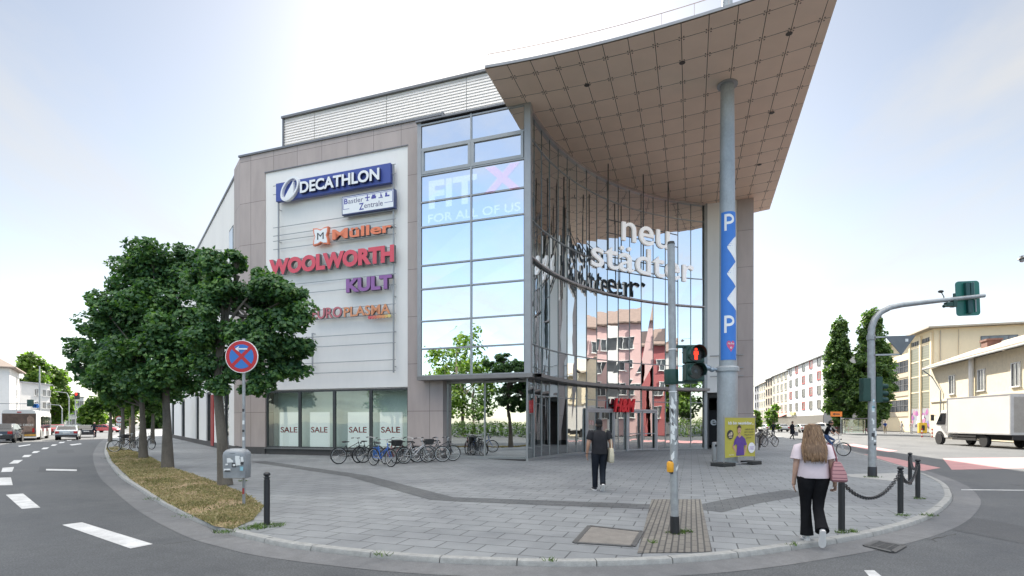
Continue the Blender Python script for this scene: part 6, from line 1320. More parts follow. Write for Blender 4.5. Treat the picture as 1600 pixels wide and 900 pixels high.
def make_car(kind, col, label, loc, hd, group, brake=True):
    c = CARS[kind]; W = c['W'] / 2; o = c['o']; t = thing('parked_car' if not brake else 'car', label, 'car', loc, hd, group); zb = o[3][1]
    def yy(y, z): return y * (1 - .17 * max(0, min(1, (z - zb) / .55)) - .05 * max(0, (.55 - z) / .3))
    rings = []
    for y, k in ((-W, .955), (-W * .96, .985), (-W * .8, 1.0), (W * .8, 1.0), (W * .96, .985), (W, .955)):
        rings.append([(x * k, yy(y, z), .3 + (z - .3) * (1 - (1 - k) * .6)) for x, z in o])
    MB().loft(rings).build('body', paintm(*col), t, smooth=35)
    i3, i4, i6, i7 = c['g']; e = .012
    for (xa, za), (xb, zb2) in ((o[i3], o[i4]), (o[i7], o[i6])):
        s = MB()
        A = Vector((xa, 0, za)).lerp(Vector((xb, 0, zb2)), .1); B_ = Vector((xa, 0, za)).lerp(Vector((xb, 0, zb2)), .9); sx_ = e if xa > 0 else -e
        s.add([(A.x + sx_, -yy(W * .86, A.z), A.z + e), (A.x + sx_, yy(W * .86, A.z), A.z + e), (B_.x + sx_, yy(W * .86, B_.z), B_.z + e), (B_.x + sx_, -yy(W * .86, B_.z), B_.z + e)], [(0, 1, 2, 3)])
        s.build('windscreen' if xa > 0 else 'rear_window', M_cglass, t)
    for sg in (-1, 1):
        s = MB(); z0, z1 = zb + .04, o[i4][1] - .03; q = [(o[i3][0] - .15, z0), (o[i4][0] - .03, z1), (-.12, z1 + .04), (-.12, z0)], [(-.2, z0), (-.2, z1 + .04), (o[i6][0] + .1, z1 + .0), (o[i7][0] + .22, z0 + .06)]
        for p4 in q: s.add([(x, sg * (yy(W, z) * 1.0 + .004), z) for x, z in p4], [(0, 1, 2, 3)])
        s.build('side_window', M_cglass, t)
        MB().box((-c['L'] / 2 + .06, sg * W * .78, o[8][1] - .12), (.14, .3, .24)).build('tail_lamp', M_tail, t, bevel=.02); MB().box((c['L'] / 2 - .12, sg * W * .72, .68), (.2, .36, .13)).build('headlamp', M_head, t, bevel=.02)
        MB().box((o[i3][0] - .35, sg * (W + .07), zb + .1), (.12, .16, .12)).build('wing_mirror', M_trim, t, bevel=.02)
        for x in (c['L'] * .30, -c['L'] * .30): wheel(t, x, sg * (W - .1), .32 if kind != 'suv' else .36, .21)
        for x in (c['L'] * .30, -c['L'] * .30): MB().tube([(x, sg * (W - .03), .33), (x, sg * (W * .955 + .004), .33)], .39, 20).build('wheel_arch', M_trim, t)
    MB().box((-c['L'] / 2 + .03, 0, .42), (.12, W * 1.84, .22)).build('bumper', M_trim, t, bevel=.04); MB().box((-c['L'] / 2 - .0, 0, .72), (.06, .52, .11)).build('number_plate', M_plate, t)
    return t
hw2 = math.atan2(.81, -.59)
G_car, G_park = 'cars waiting on the left road', 'cars on the far right street'
P_ = lambda px, d: dp(px, d, ROADZ)
make_car('suv', ('dark', (.02, .024, .03)), 'dark SUV cut off by the left edge, waiting beside the bus', P_(8, 46.5), hw2 - .05, G_car)
make_car('estate', ('silver', (.36, .40, .43)), 'silver estate car waiting in the middle lane of the left road', P_(107, 54), hw2, G_car)
make_car('estate', ('anthracite', (.035, .038, .045)), 'dark estate car waiting right of the silver car', P_(135, 63), hw2 + .05, G_car)
make_car('sedan', ('red', (.42, .02, .03)), 'red car crossing sideways at the end of the left road', P_(166, 92), R(5), G_car)
make_car('hatch', ('crimson', (.35, .03, .035)), 'small red car between the bus and the silver car', P_(90, 74), hw2, G_car)
hr = math.atan2(.93, .36)
make_car('hatch', ('white', (.62, .62, .61)), 'small white car parked by the shops on the right street', P_(1252, 92), hr + .25, G_park, False)
make_car('suv', ('cream', (.60, .59, .56)), 'pale SUV just left of the cyclist on the right street', P_(1284, 84), hr + .5, G_park, False)
make_car('hatch', ('silver2', (.45, .46, .47)), 'silver car parked behind the bike rack on the right', P_(1219, 100), hr + .3, G_park, False)
make_car('estate', ('pearl', (.55, .55, .54)), 'pale car parked farthest left behind the bike rack', P_(1197, 104), hr + .3, G_park, False)
# bus
pb = P_(30, 50.5); t = thing('city_bus', 'white city bus with a dark brown advertisement across its rear', 'bus', pb, hw2); W = 1.27
s = MB(); s.loft([[(x, y * k, z) for y, z in ((-W, .32), (-W, 2.55), (-W * .93, 2.88), (-W * .75, 2.98), (W * .75, 2.98), (W * .93, 2.88), (W, 2.55), (W, .32))] for x, k in ((0, .97), (.15, 1), (11.3, 1), (11.5, .96))]); s.build('body', mat('bus_white', (.60, .60, .59), .4, coat=.4, var=.04), t, smooth=30)
MB().b2(-.02, .02, -W * .94, W * .94, .62, 2.62).build('rear_advert', mat('advert_brown', (.10, .062, .045), .5, var=.5, scale=1.2), t)
MB().b2(-.03, .0, -W * .94, W * .94, .42, .62).build('rear_stripe', mat('advert_orange', (.55, .30, .05), .5, var=.4, scale=4), t)
Mr = Matrix(((0, 0, -1, -.022), (-1, 0, 0, 0), (0, 1, 0, 0), (0, 0, 0, 1)))
s = MB(); text(s, 'BEWEG DICH', Mr, -.85, 1.0, 1.42, 1.62, .01, offset=.02); s.build('advert_lettering', mat('advert_letter', (.62, .6, .55), .5), t)
s = MB(); s.prism([(-.1, 1.0), (.3, .8), (.9, .9), (1.1, 1.5), (1.05, 2.2), (.75, 2.45), (.55, 2.2), (.6, 1.7), (.2, 1.3)], Mr, .006); s.build('advert_picture', mat('advert_tan', (.24, .16, .12), .6, var=.5, scale=3), t)
for sg in (-1, 1):
    s = MB(); s.b2(2.6 if sg < 0 else .6, 11.0, sg * (W + .004) - .01, sg * (W + .004) + .01, 1.15, 2.35); s.build('side_window', M_cglass, t)
    s = MB()
    for x in (4.2, 5.9, 7.4, 9.0): s.b2(x - .04, x + .04, sg * (W + .02) - .01, sg * (W + .02) + .01, 1.1, 2.4)
    s.build('window_post', M_trim, t)
    for x in (2.7, 8.7): wheel(t, x, sg * (W - .12), .48, .28)
    MB().box((.02, sg * W * .8, 1.0), (.12, .16, .4)).build('tail_lamp', M_tail, t)
    for x in (2.7, 8.7): MB().tube([(x, sg * (W - .05), .5), (x, sg * (W + .006), .5)], .56, 20).build('wheel_arch', M_trim, t)
for x0 in (3.8, 7.0): MB().b2(x0, x0 + 1.2, -W - .015, -W + .01, .36, 2.4).build('door', M_cglass, t)
MB().box((0, 0, 2.75), (.1, .3, .09)).build('brake_light', M_tail, t)
# delivery truck
fr_, re_ = Vector((35.5, 42.0, ROADZ)), Vector((34.5, 36.9, ROADZ)); u = fr_ - re_; t = thing('delivery_truck', 'white box truck with a grey rear shutter parked before the cream house', 'truck', re_, math.atan2(u.y, u.x)); W = 1.2; wb = u.length
M_box = mat('truck_white', (.82, .80, .75), .45, var=.05, scale=.6)
MB().b2(-2.7, 4.0, -W - .05, W + .05, 1.0, 3.62).build('cargo_box', M_box, t, bevel=.03)
s = MB()
for y in (-W - .04, W + .04): s.b2(-2.72, 4.02, y - .03, y + .03, .93, 1.02); s.b2(-2.72, 4.02, y - .03, y + .03, 3.6, 3.66)
for x in (-2.7, 4.0): s.b2(x - .04, x + .04, -W - .07, W + .07, .93, 3.66)
s.build('box_edging', mat('truck_edging', (.5, .5, .49), .5), t)
s = MB(); cab = [(4.15, .55), (4.15, 2.55), (4.5, 2.72), (5.15, 2.68), (5.75, 1.75), (5.98, 1.45), (6.02, .55)]
s.loft([[(x, y * (1 - .06 * max(0, z - 1.4)), z) for x, z in cab] for y in (-W * .93, -W * .85, W * .85, W * .93)]); s.build('cab', M_box, t, smooth=30, bevel=.03)
s = MB(); s.b2(4.2, 4.9, -.8, .8, 2.7, 3.3); s.build('wind_deflector', M_box, t, bevel=.15)
s = MB(); s.add([(5.22, -W * .80, 2.6), (5.22, W * .80, 2.6), (5.76, W * .84, 1.76), (5.76, -W * .84, 1.76)], [(0, 1, 2, 3)]); s.v = [v + Vector((.02, 0, .015)) for v in s.v]; s.build('windscreen', M_cglass, t)
for sg in (-1, 1):
    s = MB(); s.add([(x, sg * (W * .93 * (1 - .06 * max(0, z - 1.4)) + .012), z) for x, z in ((4.5, 1.6), (5.7, 1.6), (5.2, 2.5), (4.5, 2.5))], [(0, 1, 2, 3)]); s.build('side_window', M_cglass, t)
    s = MB(); s.box((5.75, sg * (W + .15), 2.15), (.12, .2, .5)); s.tube([(5.5, sg * W, 2.3), (5.75, sg * (W + .12), 2.3)], .02, 6); s.build('wing_mirror', M_trim, t)
    for x in (0, wb): wheel(t, x, sg * (W - .14), .45, .26)
    s = MB(); s.tube([(wb, sg * (W * .88), .5), (wb, sg * (W * .945), .5)], .58, 22); s.build('wheel_arch', M_trim, t)
    s = MB(); s.b2(.7, 3.4, sg * W - .03, sg * W + .03, .45, .62); s.b2(.7, 3.4, sg * W - .03, sg * W + .03, .7, .85); s.b2(-.6, .6, sg * W - .06, sg * W + .06, .93, 1.0); s.build('side_guard', M_trim, t)
    MB().box((-2.72, sg * .85, .72), (.1, .42, .15)).build('tail_lamp', M_tail, t); MB().box((6.0, sg * .8, .85), (.08, .35, .2)).build('headlamp', M_head, t)
s = MB(); s.b2(-2.7, 5.9, -.45, .45, .55, .95); s.b2(1.2, 2.6, -W + .1, -.45, .5, .9); s.build('chassis', M_trim, t)
s = MB(); s.b2(-2.745, -2.72, -W * .9, W * .9, 1.1, 3.45); s.build('rear_shutter', mat('shutter_metal', (.36, .35, .32), .5, metal=.3), t)
s = MB(); s.b2(-2.86, -2.76, -W, W, .62, .9); s.build('rear_bumper', M_trim, t)
s = MB(); s.b2(-2.765, -2.75, -.45, .15, 1.5, 2.0); w_ = s.build('warning_panel', mat('panel_red', (.45, .03, .03), .5), t)
s = MB()
for k in range(3): s.prism([(-.13 + .2 * k, 1.5), (-.03 + .2 * k, 1.5), (-.13 + .2 * k, 2.0), (-.23 + .2 * k, 2.0)] if k else [(-.13, 1.5), (-.03, 1.5), (-.13, 2.0), (-.15, 2.0)], Matrix(((0, 0, -1, -2.766), (-1, 0, 0, 0), (0, 1, 0, 0), (0, 0, 0, 1))), .003)
s.build('warning_stripes', M_twhite, w_)
# small street things far off
def marker(px, d, label): 
    t = thing('marker_post', label, 'marker post', dp(px, d), 0, 'red and white marker posts')
    for k in range(5): MB().cyl((0, 0, .2 * k), (0, 0, .2 * k + .2), .07, n=10).build('band', M_red if k % 2 == 0 else M_twhite, t)
marker(1440.5, 60, 'red and white marker post in front of the yellow box'); marker(1456.5, 59, 'red and white marker post nearest the truck cab')
b = dp(1441, 82); t = thing('yellow_box', 'bright yellow street box with dark lettering patches by the graffiti', 'street box', b, -.33); MB().box((0, 0, .85), (1.05, .7, 1.6)).build('body', mat('box_yellow', (.72, .44, .03), .5), t, bevel=.04); MB().box((0, -.36, .85), (.4, .02, .8)).build('dark_panel', M_trim, t); MB().box((0, 0, .03), (.9, .6, .06)).build('base', M_trim, t)
b = dp(1314, 66); t = thing('detour_sign', 'orange detour board on a post before the columnar trees', 'traffic sign', b); MB().cyl((0, 0, 0), (0, 0, 3.0), .05, n=8).build('post', M_galv, t)
MB().box((-.62, -.06, zat(647, 66)), (1.45, .04, .62)).build('board', mat('detour_orange', (.75, .22, .04), .5), t); MB().prism([(-1.1, zat(647, 66)), (-.85, zat(647, 66) + .18), (-.85, zat(647, 66) + .06), (-.2, zat(647, 66) + .06), (-.2, zat(647, 66) - .06), (-.85, zat(647, 66) - .06), (-.85, zat(647, 66) - .18)], Mf(-.085), .005).build('arrow', STK[1], t)
b = dp(1338, 74); t = thing('bus_shelter', 'small glass bus shelter under the columnar trees', 'bus shelter', b, -.33); s = MB()
for x in (-1.4, 1.4):
    for y in (0, 1.1): s.b2(x - .04, x + .04, y - .04, y + .04, 0, 2.2)
s.build('post', M_frg, t); MB().b2(-1.6, 1.6, -.3, 1.3, 2.2, 2.32).build('roof', M_frg, t); MB().b2(-1.36, 1.36, 1.08, 1.1, .2, 2.1).build('glass_pane', M_gl_shop, t); MB().b2(-1.1, 1.1, .7, 1.0, .42, .48).build('bench', M_barkl, t)
# left: signal gantry, poles and round sign
b = dp(62, 66); t = thing('signal_gantry', 'grey post with a long arm carrying dark traffic lights over the left road', 'traffic light', b); d = 66; X = lambda px: (px - 62) * d / F; s = MB()
s.cyl((0, 0, 0), (0, 0, zat(572, d)), .11, .07, 10); s.tube([(0, 0, zat(631, d)), (X(-20), -6, zat(632, d))], .06, 8); s.build('post', M_galv, t)
for px, py in ((18.5, 630.5), (55, 630)): MB().box((X(px), (62 - px) / 82 * -6 - .15, zat(py, d)), (.62, .3, .85)).build('signal_head', M_sgreen, t, bevel=.03)
for px, py in ((57, 634), (61.5, 634.5)): MB().tube([Vector((X(px), -.3, zat(py, d))), Vector((X(px), -.34, zat(py, d)))], .26, 16).build('blue_sign', M_tblue, t)
b = dp(118, 72); d = 72; t = thing('traffic_light', 'red traffic light on a tall thin pole at the end of the left road', 'traffic light', b); MB().cyl((0, 0, 0), (0, 0, zat(613, d)), .07, n=8).build('post', M_galv, t)
MB().box(((121.5 - 118) * d / F, -.1, zat(618.5, d)), (.55, .3, .95)).build('signal_head', M_trim, t, bevel=.03); MB().ball(((121.5 - 118) * d / F, -.27, zat(616, d)), (.17, .03, .17), 12, 6).build('red_lens', mat('far_red_glow', (1.0, .03, .015), .4, emit=.7, var=0), t)
b = dp(187, 48); d = 48; t = thing('round_sign', 'round white sign with a red rim at the bend of the left curb', 'traffic sign', b); MB().cyl((0, 0, 0), (0, 0, zat(650, d)), .04, n=8).build('post', M_galv, t)
s = MB(); disc(s, (0, zat(655.5, d)), .34, -.08, 24, .02); s.build('rim', M_red, t); s = MB(); disc(s, (0, zat(655.5, d)), .26, -.085, 24); s.build('face', M_twhite, t); s = MB(); patch(s, (0, zat(655.5, d)), .3, .09, -.09); s.build('bar', STK[1], t); s = MB(); patch(s, (0, zat(662.5, d)), .5, .2, -.08); s.build('plate', M_twhite, t)
for px, d, py, lab in ((108, 95, 612, 'slim lamp post with a short arm beyond the silver car'), (97, 88, 632, 'curved lamp post by the far white house')):
    b = dp(px, d); t = thing('lamp_post', lab, 'street lamp', b, 0, 'lamp posts on the left street'); z = zat(py, d); MB().tube([(0, 0, 0), (0, 0, z * .85), (-.4, 0, z * .97), (-2.0, 0, z)], [.1, .07, .06, .05], 8).build('post', M_galv, t); MB().box((-2.2, 0, z - .02), (.7, .25, .12)).build('lamp_head', M_galv, t, bevel=.03)
# ================================================================== PEOPLE
def cloth(name, c, var=.12): return mat('cloth_' + name, c, .85, var=var, scale=6, bump=.45, bscale=14, spec=.12)
SK = mat('skin', (.42, .235, .16), .55, var=.08, scale=8); SKL = mat('skin_light', (.52, .32, .24), .55, var=.07, scale=8)
EDG = [('pel', 'waist', 'b'), ('waist', 'chest', 't'), ('chest', 'neck0', 't'), ('neck0', 'neck1', 's'), ('neck1', 'head', 's'), ('head', 'crown', 's')]
for s_ in 'LR': EDG += [('chest', 'sh' + s_, 't'), ('sh' + s_, 'el' + s_, 't'), ('el' + s_, 'wr' + s_, 's'), ('wr' + s_, 'ha' + s_, 's'), ('pel', 'hip' + s_, 'b'), ('hip' + s_, 'kn' + s_, 'b'), ('kn' + s_, 'an' + s_, 'b'), ('an' + s_, 'to' + s_, 'f')]
RAD = dict(pel=.125, waist=.118, chest=.135, neck0=.075, neck1=.052, head=.086, crown=.07, sh=.066, el=.042, wr=.028, ha=.034, hip=.092, kn=.058, an=.042, to=.034)
BASE = dict(pel=(0, 0, .95), waist=(0, 0, 1.08), chest=(0, -.01, 1.28), neck0=(0, -.02, 1.455), neck1=(0, .0, 1.53), head=(0, .02, 1.625), crown=(0, .015, 1.70),
            shL=(-.18, -.01, 1.40), elL=(-.225, -.04, 1.13), wrL=(-.235, .02, .90), haL=(-.235, .04, .82), shR=(.18, -.01, 1.40), elR=(.225, -.04, 1.13), wrR=(.235, .02, .90), haR=(.235, .04, .82),
            hipL=(-.09, 0, .90), knL=(-.10, .02, .50), anL=(-.10, -.02, .085), toL=(-.11, .14, .035), hipR=(.09, 0, .90), knR=(.10, .02, .50), anR=(.10, -.02, .085), toR=(.11, .14, .035))
def person(label, loc, rz, pose=None, rad=None, mats=None, scale=1.0, sleeve=.62, hands=True, group=None, sub=2, grip=()):
    J = {k: Vector(v) for k, v in {**BASE, **(pose or {})}.items()}; rd2 = dict(RAD); rd2.update(rad or {})
    mt = dict(t=cloth('black', (.02, .02, .022)), b=cloth('navy', (.02, .024, .035)), s=SK, f=cloth('shoe_dark', (.03, .03, .03))); mt.update(mats or {})
    order = ['t', 'b', 's', 'f']; bm = bmesh.new(); lay = bm.verts.layers.skin.verify(); vt = {}
    for k, v in J.items():
        vt[k] = bm.verts.new(v); r = rd2.get(k, rd2.get(k[:-1], .05)); vt[k][lay].radius = (r, r)
    vt['pel'][lay].use_root = True
    for a, b, _ in EDG: bm.edges.new((vt[a], vt[b]))
    me = bpy.data.meshes.new('skel'); bm.to_mesh(me); bm.free(); ob = bpy.data.objects.new('skel', me); COL.objects.link(ob)
    m1 = ob.modifiers.new('s', 'SKIN'); m1.branch_smoothing = .3; m2 = ob.modifiers.new('u', 'SUBSURF'); m2.levels = sub; m2.render_levels = sub
    dg = bpy.context.evaluated_depsgraph_get(); e = ob.evaluated_get(dg); me2 = e.to_mesh()
    s = MB(); s.v = [v.co.copy() for v in me2.vertices]; s.f = [tuple(p.vertices) for p in me2.polygons]; e.to_mesh_clear(); bpy.data.objects.remove(ob)
    # the figure is one mesh; its zones follow the nearest bone
    segs = [(J[a], J[b], z, a, b, rd2.get(a, rd2.get(a[:-1], .05))) for a, b, z in EDG]
    for f in s.f:
        c = sum((s.v[i] for i in f), Vector()) / len(f); best = (9, None)
        for A, B_, z, a, b, r in segs:
            d = B_ - A; t_ = max(0, min(1, (c - A).dot(d) / d.length_squared)); q = (c - A - d * t_).length / r
            if a.startswith('sh') and t_ > sleeve: z = 's'
            if a == 'chest' and b.startswith('sh'): z = 't'
            if a == 'pel' and b == 'waist' and t_ > .6: z = 't'
            if q < best[0]: best = (q, z)
        s.mi.append(order.index(best[1]))
    s.cur = 2
    hd, up = J['head'], (J['crown'] - J['neck1']).normalized(); fw = Vector((0, 1, 0)) if 'face' not in (pose or {}) else Vector(pose['face'])
    sd = fw.cross(up).normalized(); MH = Matrix(((sd.x, fw.x, up.x, 0), (sd.y, fw.y, up.y, 0), (sd.z, fw.z, up.z, 0), (0, 0, 0, 1)))
    at_ = lambda x, y, z: hd + sd * x + fw * y + up * z
    s.ball(at_(0, .0, .02), (.076, .094, .115), 16, 12, MH); s.ball(at_(0, .098, -.012), (.014, .02, .026), 8, 6, MH); s.ball(at_(0, .05, -.075), (.045, .045, .03), 10, 6, MH)
    for sg in (-1, 1): s.ball(at_(.079 * sg, -.005, .0), (.012, .024, .034), 8, 6, MH)
    if hands:
        for sg, q in ((-1, 'L'), (1, 'R')):
            w, h = J['wr' + q], J['ha' + q]; d = (h - w).normalized(); fwd = (Vector((0, 1, 0)) - d * d.y).normalized(); ins = d.cross(fwd) * (1 if sg < 0 else -1); ins = ins if ins.x * -sg > 0 else -ins
            curl = .9 if q in grip else .35; L = [.064, .074, .07, .055]
            for k in range(4):
                o = h + fwd * (.03 - .02 * k) + d * .012; p1 = o + d * L[k] * .55 + ins * L[k] * .12; p2_ = p1 + (d * (1 - curl) + ins * curl).normalized() * L[k] * .5; p3 = p2_ + (d * (.8 - curl) + ins * curl).normalized() * L[k] * .35
                s.tube([o - d * .02, o, p1, p2_, p3], [.010, .0105, .0095, .0085, .006], 7)
            o = w.lerp(h, .55) + fwd * .028; s.tube([o, o + fwd * .028 + d * .03, o + fwd * .034 + d * .06 + ins * .012], [.013, .0115, .008], 7)
    t = s.build('person', [mt[k] for k in order], None, smooth=180); t.location = loc; t.rotation_euler = (0, 0, rz); t.scale = (scale,) * 3
    tag(t, label, 'person', group)
    if True:
        f = MB()
        for sg in (-1, 1): f.ball(at_(.032 * sg, .086, .018), (.012, .008, .008), 8, 6, MH)
        f.build('eyes', mat('eye_dark', (.05, .04, .035), .3), t, smooth=60); f = MB(); f.ball(at_(0, .092, -.05), (.024, .008, .006), 8, 6, MH); f.build('mouth', mat('lip', (.3, .1, .09), .5), t, smooth=60)
    t['j'] = 0; del t['j']; return t, J, at_, MH
def ellring(c, rx, ry, n=28, wob=None, z=0, ph=0.):
    return [(c[0] + rx * math.cos(a) * (1 + (wob(a, z) if wob else 0)), c[1] + ry * math.sin(a) * (1 + (wob(a, z) if wob else 0)), c[2]) for a in [2 * math.pi * i / n for i in range(n)]]
def shirt(par, J, rows, m, name='shirt', sl=.62, r0=.082, r1=.085, seed=0):
    wob = lambda a, z: .035 * mnoise.noise(Vector((math.cos(a) * 2.2 + seed, math.sin(a) * 2.2, z * 5.5))) + .012 * math.sin(7 * a + z * 9)
    s = MB(); s.loft([ellring((x, y, z), rx, ry, 36, wob, z) for z, x, y, rx, ry in rows])
    for q, sg in (('L', -1), ('R', 1)):
        a, e = J['sh' + q], J['el' + q]; d = e - a; s.tube([a + Vector((-.05 * sg, 0, .015)), a + d * .05 + Vector((0, 0, .012)), a + d * .3, a + d * sl], [r0 * .8, r0, (r0 + r1) * .5, r1], 16)
    return s.build(name, m, par, smooth=70)
def shoes(par, J, m, sole, sz=1.0, flat=('L', 'R')):
    for q in 'LR':
        an, to = J['an' + q], J['to' + q]; d = (to - an); fl = Vector((d.x, d.y, 0)).normalized(); ang = math.atan2(-(to.z - an.z) - .05, Vector((d.x, d.y)).length); x = fl; 
        if q not in flat: x = d.normalized(); nz = Vector((0, 0, 1)) - x * x.z; nz.normalize()
        else: nz = Vector((0, 0, 1))
        y = nz.cross(x); heel = (an - nz * .075 - x * .045) if q not in flat else Vector((an.x, an.y, .0)) - x * .055
        def rg_(u, w, h, z0): c = heel + x * u * sz; return [c + y * w * sz * math.cos(a) + nz * (z0 + h * (.5 + .5 * math.sin(a))) for a in [2 * math.pi * i / 14 for i in range(14)]]
        s = MB(); s.loft([rg_(u, w, h, .022) for u, w, h in ((0, .018, .05), (.012, .034, .085), (.05, .038, .095), (.1, .038, .075), (.17, .045, .05), (.23, .043, .035), (.262, .025, .02))]); sh = s.build('shoe', m, par, smooth=60)
        s = MB(); ol = [(0, .02), (.015, .034), (.06, .036), (.12, .036), (.18, .047), (.235, .043), (.268, .02)]; pl_ = [(u, w) for u, w in ol] + [(u, -w) for u, w in reversed(ol)]
        M = Matrix(((x.x, y.x, nz.x, heel.x), (x.y, y.y, nz.y, heel.y), (x.z, y.z, nz.z, heel.z), (0, 0, 0, 1))); s.prism([(u * sz, w * sz) for u, w in pl_], M, .026); s.build('sole', sole, sh)
M_swhite = mat('shoe_white', (.70, .68, .67), .6, var=.06)
# --- man with cap walking towards the doors
loc = gp(936.5, 766.5); pose = dict(pel=(.01, 0, .965), waist=(.01, 0, 1.1), chest=(.0, -.01, 1.31), neck0=(.0, .0, 1.485), neck1=(.0, .015, 1.555), head=(.0, .03, 1.64), crown=(.0, .025, 1.71),
    shL=(-.205, 0, 1.435), elL=(-.285, -.03, 1.16), wrL=(-.30, .05, .92), haL=(-.30, .075, .84), shR=(.205, 0, 1.435), elR=(.285, -.05, 1.17), wrR=(.315, .03, .93), haR=(.32, .05, .85),
    hipL=(-.09, 0, .91), knL=(-.10, .05, .50), anL=(-.095, .06, .085), toL=(-.10, .21, .035), hipR=(.10, 0, .91), knR=(.085, .02, .50), anR=(.035, -.23, .19), toR=(.045, -.13, .06))
man, J, ah, MH = person('man in a black cap, black polo shirt and dark trousers walking towards the shop doors', loc, R(3), pose, dict(waist=.135, chest=.15, sh=.075, el=.05, wr=.034, hip=.1, kn=.068, an=.05), dict(t=cloth('charcoal', (.022, .022, .025)), b=cloth('ink', (.014, .017, .024)), f=M_swhite), 1.0, .6)
blk = cloth('polo_black', (.026, .026, .03), .18)
shirt(man, J, [(.915, .01, 0, .205, .15), (.945, .01, 0, .21, .155), (1.08, .01, 0, .197, .142), (1.22, .0, -.01, .2, .14), (1.34, 0, -.01, .215, .135), (1.43, 0, -.005, .2, .105), (1.475, 0, 0, .13, .085), (1.50, 0, .005, .075, .07)], blk, 'polo_shirt', .58, .09, .085, 1)
s = MB()
for q, sg in (('L', -1), ('R', 1)):
    h, k, a = J['hip' + q], J['kn' + q], J['an' + q]; s.tube([Vector((h.x * .8, h.y, .99)), h, h.lerp(k, .5), k, k.lerp(a, .6), a + (k - a).normalized() * .0], [.105, .115, .098, .08, .07, .068], 16)
s.build('trousers', cloth('trouser_ink', (.013, .016, .023), .25), man, smooth=70)
shoes(man, J, M_swhite if False else cloth('shoe_grey', (.05, .05, .055)), M_swhite, 1.08, ('L',))
s = MB(); s.loft([[ah(*p) for p in ellring((0, -.005, z), rx, ry, 20)] for z, rx, ry in ((.012, .083, .1), (.05, .086, .104), (.09, .08, .098), (.12, .062, .078), (.138, .03, .04))]); s.loft([[ah(x * k, .085 + y_ * k, .028 + z) for x, y_ in ((-.07, 0), (-.06, .06), (0, .085), (.06, .06), (.07, 0))] for k, z in ((1, 0), (1, .01))]); s.build('cap', cloth('cap_black', (.018, .018, .02)), man, smooth=50)
s = MB(); s.loft([[ah(*p) for p in ellring((0, -.02, z), rx, ry, 20)] for z, rx, ry in ((-.055, .06, .065), (-.03, .078, .082), (.015, .081, .085))]); s.build('hair', mat('hair_dark', (.03, .022, .017), .7), man, smooth=60)
s = MB(); s.tube([J['wrL'] + Vector((0, 0, .01)), J['wrL'] - Vector((0, 0, .01))], .036, 12); s.build('wristband', M_blackp, man)
t = thing('tote_bag', 'cream cloth tote bag hanging from the right shoulder of the man in black', 'bag', loc, R(3)); s = MB()
s.loft([[(x + .245, y, z) for x, y in ((-.03 - .02 * g, -.2 * w), (.035 + .02 * g, -.2 * w), (.04 + .02 * g, .17 * w), (-.03 - .02 * g, .17 * w))] for z, w, g in ((.70, .82, .6), (.74, .95, 1), (.9, 1, 1), (1.06, .85, .3))]); s.v = [v + Vector((.02, -.04, 0)) for v in s.v]; bgm = cloth('cream', (.55, .50, .38), .1); s.build('body', bgm, t, smooth=40, bevel=.015)
s = MB()
for dy in (-.13, .1): s.tube([(.265, dy - .05, 1.05), (.27, dy * .6 - .03, 1.25), (.235, dy * .25, 1.48), (.17, dy * .3, 1.53), (.15, dy * .5 + .02, 1.45)], .012, 6)
s.build('strap', bgm, t); MB().box((.295, -.07, .86), (.006, .14, .12)).build('print', mat('print_green', (.05, .09, .06), .7), t)
# --- woman in the foreground
loc = gp(1270, 846); rzw = R(-16)
pose = dict(pel=(0, 0, .93), waist=(0, 0, 1.05), chest=(0, -.005, 1.23), neck0=(0, .0, 1.385), neck1=(0, .01, 1.46), head=(-.005, .03, 1.545), crown=(-.005, .025, 1.615),
    shL=(-.175, 0, 1.335), elL=(-.225, -.03, 1.085), wrL=(-.235, .03, .865), haL=(-.235, .055, .79), shR=(.175, 0, 1.335), elR=(.235, -.05, 1.09), wrR=(.275, .0, .87), haR=(.29, .02, .79),
    hipL=(-.085, 0, .87), knL=(-.075, .07, .48), anL=(-.06, .07, .08), toL=(-.065, .20, .03), hipR=(.085, 0, .87), knR=(.07, .01, .46), anR=(.055, -.25, .20), toR=(.06, -.20, .055))
wom, J, ah, MH = person('woman with long light brown hair, pale pink shirt, black flared trousers and white sneakers', loc, rzw, pose, dict(waist=.105, chest=.12, sh=.058, el=.039, wr=.027, ha=.03, hip=.1, kn=.06, pel=.13, head=.08), dict(t=cloth('pale_pink', (.66, .56, .60)), b=cloth('black_jersey', (.011, .011, .013)), f=M_swhite, s=SKL), 1.0, .5, grip=('R',))
pk = mat('cloth_pale_pink_shirt', (.62, .535, .575), .85, var=.06, scale=4, bump=.35, bscale=16)
shirt(wom, J, [(.915, .005, -.01, .205, .172), (.94, .005, -.01, .21, .176), (1.06, 0, -.005, .195, .15), (1.18, 0, -.01, .19, .135), (1.28, 0, -.01, .195, .125), (1.345, 0, -.005, .17, .1), (1.385, 0, 0, .105, .08), (1.405, 0, .005, .07, .065)], pk, 'shirt', .66, .078, .092, 3)
s = MB()
for q, sg in (('L', -1), ('R', 1)):
    h, k, a = J['hip' + q], J['kn' + q], J['an' + q]; s.tube([Vector((h.x * .75, h.y - .01, .985)), Vector((h.x, h.y - .025, .90)), h.lerp(k, .3), h.lerp(k, .65), k, k.lerp(a, .55), a + (a - k).normalized() * (.0 if q == 'L' else .0)], [.115, .128, .102, .08, .07, .074, .088], 18)
s.build('trousers', cloth('flared_black', (.010, .010, .012), .3), wom, smooth=80)
shoes(wom, J, M_swhite, M_swhite, .98, ('L',))
